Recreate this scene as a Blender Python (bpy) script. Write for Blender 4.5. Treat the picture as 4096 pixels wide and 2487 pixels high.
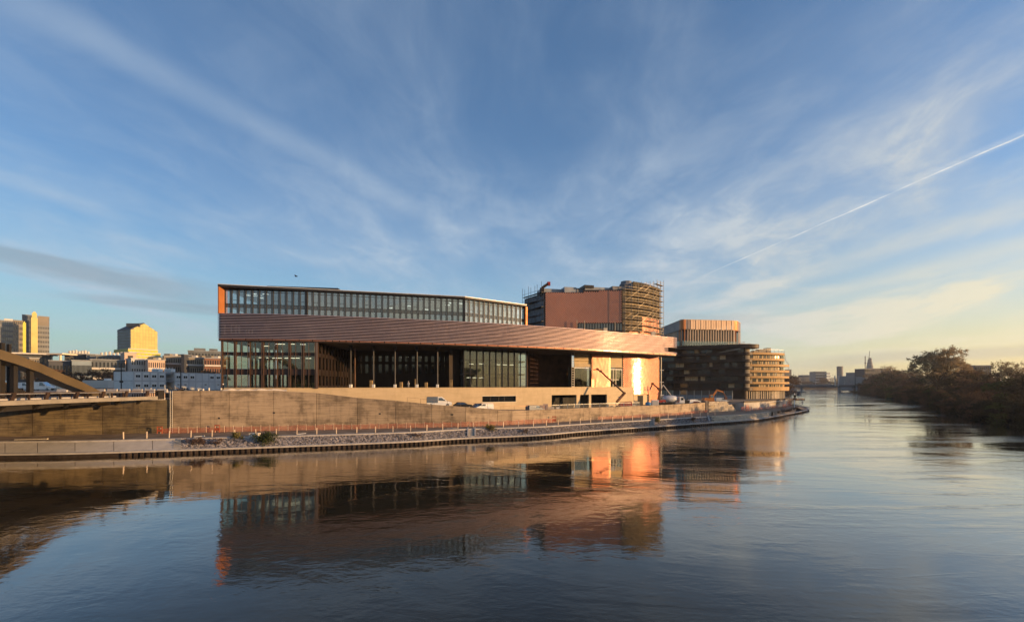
import bpy, math, random
from mathutils import Vector, Matrix
R = math.radians
for o in list(bpy.data.objects):
    bpy.data.objects.remove(o)
SC = bpy.context.scene
COL = SC.collection
rnd = random.Random(7)

# ------------------------------------------------------------------ camera, sky, sun, exposure
EYE, FOC, CX, HY = 12.0, 1700.0, 2048.0, 1540.0     # eye height; photo pixels: focal length, centre column, horizon row
cam = bpy.data.cameras.new("camera")
cam.sensor_width = 36
cam.lens = 36 * FOC / 4096
cam.shift_y = (HY - 1243.5) / 4096
cam.clip_start = 0.5
cam.clip_end = 20000
camo = bpy.data.objects.new("camera", cam)
COL.objects.link(camo)
camo.location = (0, 0, EYE)
camo.rotation_euler = (R(90), 0, 0)
SC.camera = camo

SUN_AZ, SUN_EL = R(104), R(6.5)                      # clockwise from the view axis (+Y)
SV = Vector((math.sin(SUN_AZ) * math.cos(SUN_EL), math.cos(SUN_AZ) * math.cos(SUN_EL), math.sin(SUN_EL)))
sun = bpy.data.lights.new("sun", 'SUN')
sun.energy = 5.0
sun.angle = R(0.53)
sun.color = (1.0, 0.59, 0.26)
suno = bpy.data.objects.new("sun", sun)
COL.objects.link(suno)
suno.rotation_euler = SV.to_track_quat('Z', 'Y').to_euler()

SC.view_settings.view_transform = 'Standard'
SC.view_settings.look = 'None'
SC.view_settings.exposure = 0.62
SC.view_settings.gamma = 1
SC.view_settings.use_curve_mapping = False
SC.render.engine = 'CYCLES'
SC.cycles.max_bounces = 8
SC.cycles.transparent_max_bounces = 12
SC.cycles.use_denoising = True
SC.cycles.sample_clamp_indirect = 6.0
SC.cycles.caustics_reflective = False
SC.cycles.caustics_refractive = False

W = bpy.data.worlds.new("World")
SC.world = W
W.use_nodes = True
nt = W.node_tree
for n in list(nt.nodes):
    nt.nodes.remove(n)

class NG:
    """small helper to write node graphs"""
    def __init__(s, t): s.t = t
    def n(s, kind, **kw):
        x = s.t.nodes.new(kind)
        for k, v in kw.items(): setattr(x, k, v)
        return x
    def put(s, sock, v):
        if hasattr(v, 'is_linked') or isinstance(v, bpy.types.NodeSocket): s.t.links.new(v, sock)
        else: sock.default_value = v
    def math(s, op, a, b=0.0, c=None, clamp=False):
        x = s.n('ShaderNodeMath', operation=op); x.use_clamp = clamp
        s.put(x.inputs[0], a); s.put(x.inputs[1], b)
        if c is not None: s.put(x.inputs[2], c)
        return x.outputs[0]
    def mix(s, f, a, b, mode='MIX'):
        x = s.n('ShaderNodeMix', data_type='RGBA', blend_type=mode)
        s.put(x.inputs['Factor'], f); s.put(x.inputs['A'], a); s.put(x.inputs['B'], b)
        return x.outputs['Result']
    def comb(s, a, b, c=0.0):
        x = s.n('ShaderNodeCombineXYZ'); s.put(x.inputs[0], a); s.put(x.inputs[1], b); s.put(x.inputs[2], c)
        return x.outputs[0]
    def sep(s, v):
        x = s.n('ShaderNodeSeparateXYZ'); s.put(x.inputs[0], v); return x.outputs
    def noise(s, v, scale, detail=4.0, rough=0.5, dist=0.0):
        x = s.n('ShaderNodeTexNoise')
        s.put(x.inputs['Vector'], v); x.inputs['Scale'].default_value = scale
        x.inputs['Detail'].default_value = detail; x.inputs['Roughness'].default_value = rough
        x.inputs['Distortion'].default_value = dist
        return x.outputs['Fac']
    def sm(s, x, a, b):                       # smooth 0..1 between a and b
        m = s.n('ShaderNodeMapRange', interpolation_type='SMOOTHSTEP')
        s.put(m.inputs[0], x); m.inputs[1].default_value = a; m.inputs[2].default_value = b
        m.inputs[3].default_value = 0; m.inputs[4].default_value = 1
        return m.outputs[0]
    def lin(s, x, a, b, c=0.0, d=1.0):
        m = s.n('ShaderNodeMapRange'); s.put(m.inputs[0], x)
        for i, q in enumerate((a, b, c, d)): m.inputs[i + 1].default_value = q
        return m.outputs[0]
    def ramp(s, x, pts):
        r = s.n('ShaderNodeValToRGB'); s.put(r.inputs[0], x)
        e = r.color_ramp.elements
        while len(e) < len(pts): e.new(0.5)
        for i, (p, c) in enumerate(pts):
            e[i].position = p; e[i].color = (*c, 1)
        return r.outputs[0]

g = NG(nt)
sky = g.n('ShaderNodeTexSky', sky_type='NISHITA')
sky.sun_disc = False
sky.sun_elevation = SUN_EL
sky.sun_rotation = SUN_AZ
sky.altitude = 50
sky.air_density = 1.0
sky.dust_density = 0.5
sky.ozone_density = 3.0
tc = g.n('ShaderNodeTexCoord')
d = g.sep(tc.outputs['Generated'])
zc = g.math('MAXIMUM', d[2], 0.015)
u = g.math('DIVIDE', d[0], zc)               # position on a high cloud plane
v = g.math('DIVIDE', d[1], zc)
fade = g.sm(d[2], 0.01, 0.10)
# distance-warped cirrus streaks
zs = g.math('ADD', zc, 0.13)                 # curved layer for the broad veils
ub_ = g.math('DIVIDE', d[0], zs)
vb_ = g.math('DIVIDE', d[1], zs)
warp = g.noise(g.comb(ub_, vb_), 0.7, 3, 0.5)
uw = g.math('ADD', ub_, g.math('MULTIPLY', g.math('SUBTRACT', warp, 0.5), 1.3))
ca, sa = math.cos(R(17)), math.sin(R(17))
us = g.math('SUBTRACT', g.math('MULTIPLY', uw, ca), g.math('MULTIPLY', vb_, sa))
vs = g.math('ADD', g.math('MULTIPLY', uw, sa), g.math('MULTIPLY', vb_, ca))
n1 = g.noise(g.comb(g.math('MULTIPLY', us, 1.0), g.math('MULTIPLY', vs, 0.36)), 1.3, 7, 0.55, 0.6)
n2 = g.noise(g.comb(g.math('MULTIPLY', ub_, 0.8), g.math('MULTIPLY', vb_, 0.62), 3.7), 1.15, 6, 0.58, 0.8)
n3 = g.noise(g.comb(g.math('MULTIPLY', us, 2.2), g.math('MULTIPLY', vs, 0.6), 8.1), 2.4, 6, 0.6, 0.3)
side = g.sm(d[0], -0.6, 0.7)               # thicker towards the sun side of the sky
low = g.sm(d[2], 0.62, 0.12)
amt = g.math('ADD', 0.26, g.math('ADD', g.math('MULTIPLY', side, 0.62), g.math('MULTIPLY', low, 0.25)))
c1 = g.sm(n1, 0.40, 0.72)
c2 = g.math('MULTIPLY', g.sm(n2, 0.40, 0.68), low)
cir = g.math('ADD', g.math('MULTIPLY', c1, 0.55), g.math('MULTIPLY', c2, 0.85))
n4 = g.noise(g.comb(g.math('MULTIPLY', ub_, 1.5), g.math('MULTIPLY', vb_, 1.0), 5.5), 3.2, 7, 0.62, 0.5)
cir = g.math('MULTIPLY', cir, g.math('ADD', 0.30, g.math('ADD', g.math('MULTIPLY', n3, 0.7), g.math('MULTIPLY', g.sm(n4, 0.35, 0.7), 0.75))))
cir = g.math('MULTIPLY', cir, amt)
def band(u0, v0, k, width, va, vb, vc, vd, amp):
    """a straight streak u = u0 + k (v - v0), ragged, fading in va..vb and out vc..vd"""
    jit = g.math('MULTIPLY', g.math('SUBTRACT', g.noise(g.comb(v, u0), 1.1 if width > 0.03 else 2.6, 5), 0.5), width * (1.4 if width > 0.03 else 3.2))
    line = g.math('ADD', u0 - k * v0, g.math('MULTIPLY', v, k))
    dist = g.math('ABSOLUTE', g.math('SUBTRACT', g.math('ADD', u, jit), line))
    prof = g.sm(dist, width, width * 0.05)
    m = g.math('MULTIPLY', g.sm(v, va, vb), g.sm(v, vd, vc))
    tex = g.math('ADD', 0.45, g.math('MULTIPLY', g.noise(g.comb(g.math('MULTIPLY', u, 3), v, u0), 2.0, 5), 0.9))
    return g.math('MULTIPLY', g.math('MULTIPLY', prof, tex), g.math('MULTIPLY', m, amp))
cir = g.math('ADD', cir, band(-1.22, 1.18, 0.55, 0.17, 0.7, 1.2, 1.9, 3.2, 0.22))
cir = g.math('ADD', cir, band(-2.42, 2.0, 0.12, 0.20, 1.3, 1.8, 2.4, 2.75, 0.28))
cir = g.math('ADD', cir, band(2.87, 2.39, -0.13, 0.40, 1.6, 2.4, 4.5, 7.0, 0.35))
cir = g.math('ADD', cir, band(3.7, 3.0, -0.16, 0.45, 1.6, 2.6, 5.5, 8.0, 0.35))
trail = g.math('ADD', band(2.05, 1.70, -0.134, 0.013, 0.6, 1.2, 3.0, 4.3, 0.62), band(2.03, 1.70, -0.134, 0.07, 0.6, 1.2, 2.2, 2.9, 0.22))
trail = g.math('MULTIPLY', trail, g.lin(g.noise(g.comb(v, 4.4), 7.0, 4, 0.7), 0.36, 0.62, 0.15, 1.3))
cir = g.math('MULTIPLY', g.math('MINIMUM', cir, 0.9), fade)
sdot = g.math('ADD', g.math('MULTIPLY', d[0], math.sin(SUN_AZ)), g.math('MULTIPLY', d[1], math.cos(SUN_AZ)))
warm = g.sm(sdot, -0.1, 0.95)
lowc = g.sm(d[2], 0.45, 0.05)
hz = g.ramp(g.math('ADD', g.math('MULTIPLY', sdot, 0.5), 0.5), [(0.05, (0.40, 0.56, 0.50)), (0.38, (0.52, 0.64, 0.62)), (0.62, (0.70, 0.68, 0.50)), (0.70, (0.78, 0.68, 0.37)), (0.79, (0.95, 0.72, 0.30)), (1.0, (1.0, 0.72, 0.32))])
hz = g.mix(1.0, hz, (4.4, 4.4, 4.4, 1), 'MULTIPLY')
hf = g.math('POWER', g.math('SUBTRACT', 1.0, g.lin(d[2], 0.0, 0.42), clamp=True), 2.2)
skb = g.mix(1.0, sky.outputs[0], g.mix(g.sm(d[0], -0.7, 0.1), (0.86, 0.88, 0.94, 1), (1.26, 1.20, 1.22, 1)), 'MULTIPLY')
base = g.mix(g.math('MULTIPLY', hf, 0.92), skb, hz)
ccol = g.mix(warm, (2.15, 2.6, 3.1, 1), (3.3, 3.2, 2.85, 1))
ccol = g.mix(g.math('MULTIPLY', lowc, warm), ccol, (4.4, 3.9, 2.5, 1))
skyc = g.mix(cir, base, ccol)
skyc = g.mix(g.math('MULTIPLY', trail, fade), skyc, (3.9, 3.9, 3.7, 1))
# grey stratus low in the sky, away from the sun and low over the river
yy = g.math('MAXIMUM', d[1], 0.05)
a_ = g.math('DIVIDE', d[0], yy)
b_ = g.math('DIVIDE', d[2], yy)
sn = g.noise(g.comb(g.math('MULTIPLY', a_, 2.2), g.math('ADD', g.math('MULTIPLY', b_, 16), g.math('MULTIPLY', a_, 3.2))), 1.0, 5, 0.55, 0.4)
def stratus(a0, b0, k, wid, aa, ab, ac, ad, amp):
    line = g.math('ADD', b0 - k * a0, g.math('MULTIPLY', a_, k))
    dist = g.math('ABSOLUTE', g.math('SUBTRACT', g.math('ADD', b_, g.math('MULTIPLY', g.math('SUBTRACT', sn, 0.5), wid * 1.8)), line))
    p = g.sm(dist, wid, wid * 0.25)
    return g.math('MULTIPLY', g.math('MULTIPLY', p, amp), g.math('MULTIPLY', g.sm(a_, aa, ab), g.sm(a_, ad, ac)))
front = g.sm(d[1], 0.05, 0.2)
st = g.math('ADD', stratus(-1.2, 0.305, -0.19, 0.038, -3.0, -1.5, -0.95, -0.50, 0.62), stratus(-0.7, 0.178, -0.10, 0.018, -1.15, -0.9, -0.75, -0.45, 0.45))
st = g.math('ADD', st, g.math('MULTIPLY', stratus(0.95, 0.068, 0.055, 0.020, 0.55, 0.85, 1.6, 2.4, 0.42), 1.0))
st = g.math('ADD', st, stratus(0.48, 0.155, 0.0, 0.018, 0.30, 0.42, 0.5, 0.66, 0.30))
st = g.math('MULTIPLY', g.math('MINIMUM', st, 0.7), front)
skyc = g.mix(st, skyc, g.mix(warm, (1.25, 1.6, 1.9, 1), (2.7, 2.4, 1.9, 1)))
bg = g.n('ShaderNodeBackground')
g.put(bg.inputs[0], skyc)
bg.inputs[1].default_value = 0.15
wo = g.n('ShaderNodeOutputWorld')
nt.links.new(bg.outputs[0], wo.inputs[0])

# ------------------------------------------------------------------ photo pixel -> place
def PX(px, Y): return (px - CX) / FOC * Y
def PZ(py, Y): return EYE - (py - HY) / FOC * Y
def P2(px, Y): return Vector((PX(px, Y), Y))
def P3(px, py, Y): return Vector((PX(px, Y), Y, PZ(py, Y)))

# ------------------------------------------------------------------ materials
MATS = {}
def base_mat(name):
    m = bpy.data.materials.new(name); m.use_nodes = True
    t = m.node_tree
    b = t.nodes['Principled BSDF']
    MATS[name] = m
    return m, NG(t), b
def mat(name, col, rough=0.7, metal=0.0, var=0.18, scale=0.6, bump=0.0, bscale=8.0, spec=0.3, obj_var=0.0, coords='Position', stretch=(1, 1, 1)):
    """plain painted / metal / earth surface with mottled colour and fine relief"""
    m, g, b = base_mat(name)
    geo = g.n('ShaderNodeNewGeometry')
    mp = g.n('ShaderNodeMapping'); mp.inputs['Scale'].default_value = stretch
    g.t.links.new(geo.outputs['Position'], mp.inputs[0])
    n = g.noise(mp.outputs[0], scale, 6, 0.6)
    c0 = tuple(max(0, c * (1 - var * 1.6)) for c in col); c1 = tuple(min(1, c * (1 + var * 1.3)) for c in col)
    cc = g.ramp(n, [(0.28, c0), (0.5, col), (0.72, c1)])
    if obj_var:
        oi = g.n('ShaderNodeObjectInfo')
        hs = g.n('ShaderNodeHueSaturation')
        g.put(hs.inputs['Value'], g.lin(oi.outputs['Random'], 0, 1, 1 - obj_var, 1 + obj_var))
        g.put(hs.inputs['Color'], cc); cc = hs.outputs[0]
    g.put(b.inputs['Base Color'], cc)
    b.inputs['Roughness'].default_value = rough
    b.inputs['Metallic'].default_value = metal
    b.inputs['Specular IOR Level'].default_value = spec
    if bump:
        bp = g.n('ShaderNodeBump'); bp.inputs['Strength'].default_value = bump; bp.inputs['Distance'].default_value = 0.05
        g.put(bp.inputs['Height'], g.noise(mp.outputs[0], bscale, 5, 0.6))
        g.put(b.inputs['Normal'], bp.outputs[0])
    return m
def board_concrete(name, col, dark, streak=0.5, stain=0.5, ov=0.10, warmth=None):
    """concrete cast against boards: level courses, rain stains, patches"""
    m, g, b = base_mat(name)
    geo = g.n('ShaderNodeNewGeometry')
    p = g.sep(geo.outputs['Position'])
    courses = g.noise(g.comb(g.math('MULTIPLY', p[0], 0.22), g.math('MULTIPLY', p[1], 0.22), g.math('MULTIPLY', p[2], 4.2)), 1.0, 5, 0.62)
    fine = g.noise(g.comb(g.math('MULTIPLY', p[0], 1.2), g.math('MULTIPLY', p[1], 1.2), g.math('MULTIPLY', p[2], 9.0)), 1.0, 4, 0.6)
    runs = g.noise(g.comb(g.math('MULTIPLY', p[0], 1.1), g.math('MULTIPLY', p[1], 1.1), g.math('MULTIPLY', p[2], 0.12)), 1.0, 5, 0.6)
    patch = g.noise(geo.outputs['Position'], 0.33, 5, 0.62)
    oi = g.n('ShaderNodeObjectInfo')
    k = g.math('MULTIPLY', g.sm(courses, 0.40, 0.66), streak)
    k = g.math('ADD', k, g.math('MULTIPLY', g.sm(fine, 0.5, 0.75), streak * 0.35))
    k = g.math('ADD', k, g.math('MULTIPLY', g.sm(runs, 0.50, 0.72), stain * 0.6))
    k = g.math('ADD', k, g.math('MULTIPLY', g.sm(patch, 0.42, 0.70), stain))
    k = g.math('MINIMUM', k, 1.0)
    cc = g.mix(k, (*col, 1), (*dark, 1))
    hs = g.n('ShaderNodeHueSaturation')
    g.put(hs.inputs['Value'], g.lin(oi.outputs['Random'], 0, 1, 1 - ov, 1 + ov)); g.put(hs.inputs['Color'], cc)
    g.put(b.inputs['Base Color'], hs.outputs[0])
    b.inputs['Roughness'].default_value = 0.85
    bp = g.n('ShaderNodeBump'); bp.inputs['Strength'].default_value = 0.6; bp.inputs['Distance'].default_value = 0.04
    g.put(bp.inputs['Height'], g.math('ADD', courses, g.math('MULTIPLY', fine, 0.5)))
    g.put(b.inputs['Normal'], bp.outputs[0])
    return m
def glass_mat(name, tint, refl=0.10, rough=0.015, body=0.0, bodycol=(0.02, 0.025, 0.03)):
    """window glass: clear tinted body plus a Fresnel mirror, slightly wavy"""
    m = bpy.data.materials.new(name); m.use_nodes = True
    t = m.node_tree; g = NG(t)
    t.nodes.remove(t.nodes['Principled BSDF'])
    out = t.nodes['Material Output']
    tr = g.n('ShaderNodeBsdfTransparent'); tr.inputs[0].default_value = (*tint, 1)
    gl = g.n('ShaderNodeBsdfGlossy'); gl.inputs['Color'].default_value = (0.92, 0.95, 0.95, 1); gl.inputs['Roughness'].default_value = rough
    df = g.n('ShaderNodeBsdfDiffuse'); df.inputs[0].default_value = (*bodycol, 1)
    geo = g.n('ShaderNodeNewGeometry')
    bp = g.n('ShaderNodeBump'); bp.inputs['Strength'].default_value = 0.06; bp.inputs['Distance'].default_value = 0.05
    g.put(bp.inputs['Height'], g.noise(geo.outputs['Position'], 0.7, 2))
    t.links.new(bp.outputs[0], gl.inputs['Normal'])
    fr = g.n('ShaderNodeFresnel'); fr.inputs[0].default_value = 1.5
    f = g.math('ADD', fr.outputs[0], refl, clamp=True)
    mb = g.n('ShaderNodeMixShader'); mb.inputs[0].default_value = body
    t.links.new(tr.outputs[0], mb.inputs[1]); t.links.new(df.outputs[0], mb.inputs[2])
    mx = g.n('ShaderNodeMixShader'); g.put(mx.inputs[0], f)
    t.links.new(mb.outputs[0], mx.inputs[1]); t.links.new(gl.outputs[0], mx.inputs[2])
    t.links.new(mx.outputs[0], out.inputs[0])
    MATS[name] = m
    return m
def emit_mat(name, col, s):
    m, g, b = base_mat(name)
    b.inputs['Emission Color'].default_value = (*col, 1); b.inputs['Emission Strength'].default_value = s
    b.inputs['Base Color'].default_value = (0.8, 0.8, 0.8, 1)
    return m
def net_mat(name, col, cover):
    """woven plastic safety net: open weave"""
    m, g, b = base_mat(name)
    b.inputs['Base Color'].default_value = (*col, 1); b.inputs['Roughness'].default_value = 0.7
    geo = g.n('ShaderNodeNewGeometry')
    n = g.noise(geo.outputs['Position'], 1.3, 4, 0.6)
    g.put(b.inputs['Alpha'], g.lin(n, 0.3, 0.7, cover * 0.7, min(1, cover * 1.3)))
    return m
def leaf_mat(name, cols, trans=0.25):
    m, g, b = base_mat(name)
    geo = g.n('ShaderNodeNewGeometry'); oi = g.n('ShaderNodeObjectInfo')
    n = g.noise(geo.outputs['Position'], 0.45, 4, 0.6)
    f = g.math('ADD', g.math('MULTIPLY', n, 0.75), g.math('MULTIPLY', oi.outputs['Random'], 0.35))
    k = len(cols)
    c = g.ramp(f, [(0.25 + 0.55 * i / max(1, k - 1), cols[i]) for i in range(k)])
    g.put(b.inputs['Base Color'], c)
    b.inputs['Roughness'].default_value = 0.75
    b.inputs['Specular IOR Level'].default_value = 0.2
    tl = g.n('ShaderNodeBsdfTranslucent'); g.put(tl.inputs[0], c)
    mx = g.n('ShaderNodeMixShader'); mx.inputs[0].default_value = trans
    g.t.links.new(b.outputs[0], mx.inputs[1]); g.t.links.new(tl.outputs[0], mx.inputs[2])
    g.t.links.new(mx.outputs[0], g.t.nodes['Material Output'].inputs[0])
    return m

def copper_mat(name, lo, hi, rough, ov=0.12, metal=1.0, coat=0.0, crough=0.15):
    m, g, b = base_mat(name)
    geo = g.n('ShaderNodeNewGeometry'); p = g.sep(geo.outputs['Position']); oi = g.n('ShaderNodeObjectInfo')
    n = g.noise(geo.outputs['Position'], 0.22, 5, 0.6)
    n2 = g.noise(g.comb(p[0], p[1], g.math('MULTIPLY', p[2], 0.35)), 1.6, 4, 0.6)
    f = g.math('ADD', g.math('MULTIPLY', n, 0.6), g.math('MULTIPLY', n2, 0.4))
    c = g.ramp(f, [(0.34, lo), (0.66, hi)])
    hs = g.n('ShaderNodeHueSaturation'); g.put(hs.inputs['Value'], g.lin(oi.outputs['Random'], 0, 1, 1 - ov, 1 + ov)); g.put(hs.inputs['Color'], c)
    g.put(b.inputs['Base Color'], hs.outputs[0])
    b.inputs['Metallic'].default_value = metal
    b.inputs['Coat Weight'].default_value = coat; b.inputs['Coat Roughness'].default_value = crough
    g.put(b.inputs['Roughness'], g.lin(n2, 0.3, 0.7, rough * 0.8, rough * 1.2))
    return m

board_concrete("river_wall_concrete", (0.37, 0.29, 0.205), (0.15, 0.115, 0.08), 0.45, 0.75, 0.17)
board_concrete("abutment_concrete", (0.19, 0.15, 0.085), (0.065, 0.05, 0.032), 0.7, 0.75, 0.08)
board_concrete("podium_concrete", (0.56, 0.44, 0.28), (0.42, 0.33, 0.20), 0.35, 0.45, 0.05)
board_concrete("pale_concrete", (0.46, 0.43, 0.39), (0.30, 0.27, 0.24), 0.3, 0.6, 0.06)
mat("apron_concrete", (0.40, 0.375, 0.34), 0.9, var=0.12, scale=0.5, bump=0.2)
mat("coping_stone", (0.42, 0.40, 0.38), 0.85, var=0.15, scale=1.2, bump=0.3)
mat("riprap_stone", (0.27, 0.245, 0.235), 0.95, var=0.45, scale=1.6, bump=0.6, bscale=5)
mat("riprap_bed", (0.12, 0.105, 0.10), 0.95, var=0.3, scale=1.5, bump=0.5)
mat("step_stone", (0.44, 0.38, 0.30), 0.9, var=0.2, scale=0.9, bump=0.3, obj_var=0.15)
mat("rusty_pile", (0.045, 0.032, 0.025), 0.85, var=0.4, scale=1.3, bump=0.3, obj_var=0.2)
mat("path_earth", (0.22, 0.165, 0.115), 0.95, var=0.3, scale=0.4, bump=0.5, bscale=3)
mat("site_earth", (0.26, 0.20, 0.145), 0.95, var=0.28, scale=0.25, bump=0.4, bscale=3)
mat("city_earth", (0.12, 0.11, 0.085), 0.95, var=0.3, scale=0.05)
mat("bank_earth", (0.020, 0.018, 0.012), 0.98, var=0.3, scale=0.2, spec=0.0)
mat("unseen_hill_woods", (0.030, 0.030, 0.020), 0.98, var=0.4, scale=0.03, spec=0.0)
mat("grass", (0.075, 0.075, 0.035), 0.98, var=0.3, scale=0.4)
mat("asphalt", (0.05, 0.05, 0.052), 0.9, var=0.2, scale=0.8)
copper_mat("copper_slat", (0.70, 0.53, 0.49), (0.80, 0.63, 0.59), 0.48, 0.10, 0.92, 0.9, 0.16)
copper_mat("copper_tile", (0.42, 0.19, 0.12), (0.49, 0.23, 0.15), 0.58, 0.05, 0.95, 0.5, 0.17)
copper_mat("copper_bright", (0.40, 0.145, 0.045), (0.47, 0.18, 0.06), 0.55, 0.06, 0.4)
copper_mat("bronze_fin", (0.30, 0.17, 0.11), (0.40, 0.24, 0.16), 0.42)
mat("dark_bronze", (0.035, 0.022, 0.018), 0.55, 0.0, 0.3, 0.5)
mat("dark_frame", (0.022, 0.022, 0.024), 0.5, 0.0, 0.2, 0.5)
mat("grey_fin", (0.055, 0.055, 0.06), 0.45, 0.3, 0.2, 0.5)
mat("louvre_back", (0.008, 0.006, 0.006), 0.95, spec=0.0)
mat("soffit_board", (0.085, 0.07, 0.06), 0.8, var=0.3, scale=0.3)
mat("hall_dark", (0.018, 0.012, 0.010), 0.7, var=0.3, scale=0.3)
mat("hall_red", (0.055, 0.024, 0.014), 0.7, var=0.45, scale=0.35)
mat("interior_white", (0.55, 0.55, 0.52), 0.9, var=0.1)
mat("interior_grey", (0.20, 0.21, 0.21), 0.9, var=0.15)
mat("interior_cream", (0.62, 0.55, 0.36), 0.9, var=0.1)
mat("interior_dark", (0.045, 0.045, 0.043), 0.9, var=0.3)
mat("roof_metal", (0.24, 0.26, 0.29), 0.5, 0.3, 0.15, 0.4)
mat("roof_edge", (0.02, 0.02, 0.022), 0.5)
mat("roof_trim", (0.60, 0.62, 0.64), 0.5, 0.4, 0.1)
mat("raw_timber", (0.30, 0.22, 0.12), 0.9, var=0.4, scale=1.5)
mat("scaffold_steel", (0.36, 0.31, 0.24), 0.55, 0.5, 0.3, 2.0)
mat("scaffold_board", (0.40, 0.32, 0.22), 0.85, var=0.35, scale=1.2)
mat("insulation", (0.095, 0.08, 0.055), 0.95, var=0.5, scale=0.8, bump=0.3)
mat("membrane_grey", (0.16, 0.165, 0.18), 0.8, var=0.35, scale=0.6)
mat("bridge_steel", (0.17, 0.13, 0.075), 0.36, 0.5, 0.12, 0.25)
mat("bridge_dark", (0.016, 0.014, 0.013), 0.7, 0.0, 0.3, 0.4)
mat("bridge_deck", (0.24, 0.22, 0.19), 0.85, var=0.15)
mat("bridge_rail", (0.045, 0.028, 0.02), 0.6, 0.2, 0.3)
mat("cabin_grey", (0.66, 0.66, 0.66), 0.6, var=0.07, scale=0.5, obj_var=0.04)
mat("cabin_frame", (0.52, 0.525, 0.535), 0.6, var=0.08)
mat("white_paint", (0.78, 0.78, 0.76), 0.4, var=0.04)
mat("cream_paint", (0.74, 0.68, 0.56), 0.6, var=0.08)
mat("black_paint", (0.02, 0.02, 0.022), 0.4)
mat("rubber", (0.02, 0.02, 0.02), 0.85)
mat("red_paint", (0.36, 0.045, 0.03), 0.45, var=0.15)
mat("boom_paint", (0.13, 0.055, 0.03), 0.5, var=0.2)
mat("excavator_paint", (0.42, 0.16, 0.04), 0.5, var=0.2)
mat("blue_grey_paint", (0.10, 0.13, 0.17), 0.4, var=0.06)
mat("silver_paint", (0.42, 0.46, 0.52), 0.35, 0.3, 0.05)
mat("blue_tarp", (0.10, 0.28, 0.48), 0.6, var=0.2)
mat("tarp_cream", (0.72, 0.62, 0.48), 0.8, var=0.12, scale=1.0, bump=0.4, bscale=2)
mat("mixer_drum", (0.55, 0.57, 0.60), 0.5, 0.2, 0.15, 1.0)
mat("galvanised", (0.40, 0.41, 0.42), 0.45, 0.6, 0.2, 2.0)
mat("post_wood", (0.62, 0.50, 0.38), 0.8, var=0.15)
mat("net_orange_solid", (0.42, 0.10, 0.05), 0.7, var=0.15)
net_mat("net_orange", (0.50, 0.15, 0.09), 0.34)
net_mat("wire_mesh", (0.30, 0.30, 0.30), 0.16)
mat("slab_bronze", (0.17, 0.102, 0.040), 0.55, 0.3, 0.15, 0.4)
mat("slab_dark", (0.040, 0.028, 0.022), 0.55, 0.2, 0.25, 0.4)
mat("panel_copper_pale", (0.58, 0.42, 0.30), 0.5, 0.35, 0.06, 0.3, obj_var=0.05)
mat("panel_grey_rib", (0.20, 0.175, 0.175), 0.5, 0.4, 0.12, 0.3)
mat("fin_cream", (0.75, 0.62, 0.47), 0.5, var=0.05)
mat("curtain", (0.50, 0.40, 0.26), 0.9, var=0.25, scale=1.5)
mat("facade_grey", (0.20, 0.205, 0.205), 0.8, var=0.1, scale=0.1)
mat("facade_tan", (0.21, 0.185, 0.15), 0.8, var=0.1, scale=0.1)
mat("facade_white", (0.52, 0.50, 0.47), 0.8, var=0.08, scale=0.1)
mat("facade_pink", (0.52, 0.38, 0.30), 0.8, var=0.05, scale=0.1)
mat("facade_brick", (0.19, 0.10, 0.07), 0.85, var=0.2, scale=0.15)
mat("facade_dark", (0.06, 0.065, 0.075), 0.6, var=0.2, scale=0.1)
mat("facade_slate", (0.10, 0.115, 0.13), 0.6, var=0.2, scale=0.1)
mat("facade_blue", (0.20, 0.25, 0.29), 0.35, var=0.15, scale=0.2)
mat("window_dark", (0.02, 0.022, 0.026), 0.15, spec=0.6)
mat("painted_glint_yellow", (0.50, 0.47, 0.06), 0.6, 0.0, 0.06, 0.06, spec=0.2)  # matte yellow in place of the sun's glint in glass
mat("painted_glint_gold", (0.50, 0.44, 0.165), 0.75, 0.0, 0.10, 0.06, spec=0.1, obj_var=0.06)  # matte gold: reflected sunlight put into the base colour
mat("grey_glass", (0.16, 0.17, 0.17), 0.12, 0.4, 0.2, 0.1)
mat("bark", (0.07, 0.052, 0.040), 0.95, var=0.3, scale=2)
mat("bark_pale", (0.16, 0.125, 0.09), 0.95, var=0.3, scale=2)
leaf_mat("leaf_dark", [(0.034, 0.030, 0.017), (0.055, 0.047, 0.025), (0.085, 0.060, 0.034)])
leaf_mat("leaf_brown", [(0.075, 0.048, 0.030), (0.115, 0.070, 0.042), (0.15, 0.09, 0.055)])
leaf_mat("leaf_winter", [(0.20, 0.155, 0.09), (0.28, 0.22, 0.13), (0.36, 0.28, 0.17)], 0.45)
leaf_mat("leaf_green", [(0.030, 0.045, 0.016), (0.055, 0.070, 0.024), (0.085, 0.095, 0.03)])
leaf_mat("leaf_olive", [(0.12, 0.11, 0.03), (0.17, 0.15, 0.04), (0.20, 0.17, 0.06)])
leaf_mat("leaf_bramble", [(0.07, 0.045, 0.035), (0.11, 0.07, 0.055), (0.13, 0.09, 0.06)])
glass_mat("glass_upper", (0.66, 0.72, 0.72), 0.20)
glass_mat("glass_opaque", (0.2, 0.22, 0.24), 0.06, 0.05, 0.85, (0.035, 0.037, 0.042))
glass_mat("glass_lower", (0.72, 0.72, 0.62), 0.04)
glass_mat("glass_hall", (0.45, 0.42, 0.36), 0.0, 0.03, 0.55)
glass_mat("glass_balustrade", (0.80, 0.82, 0.80), 0.06)
glass_mat("car_glass", (0.15, 0.17, 0.18), 0.10, 0.02, 0.8)
emit_mat("lamp_strip", (1.0, 0.95, 0.82), 2.6)
emit_mat("lamp_tail", (1.0, 0.75, 0.4), 3.0)

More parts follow.
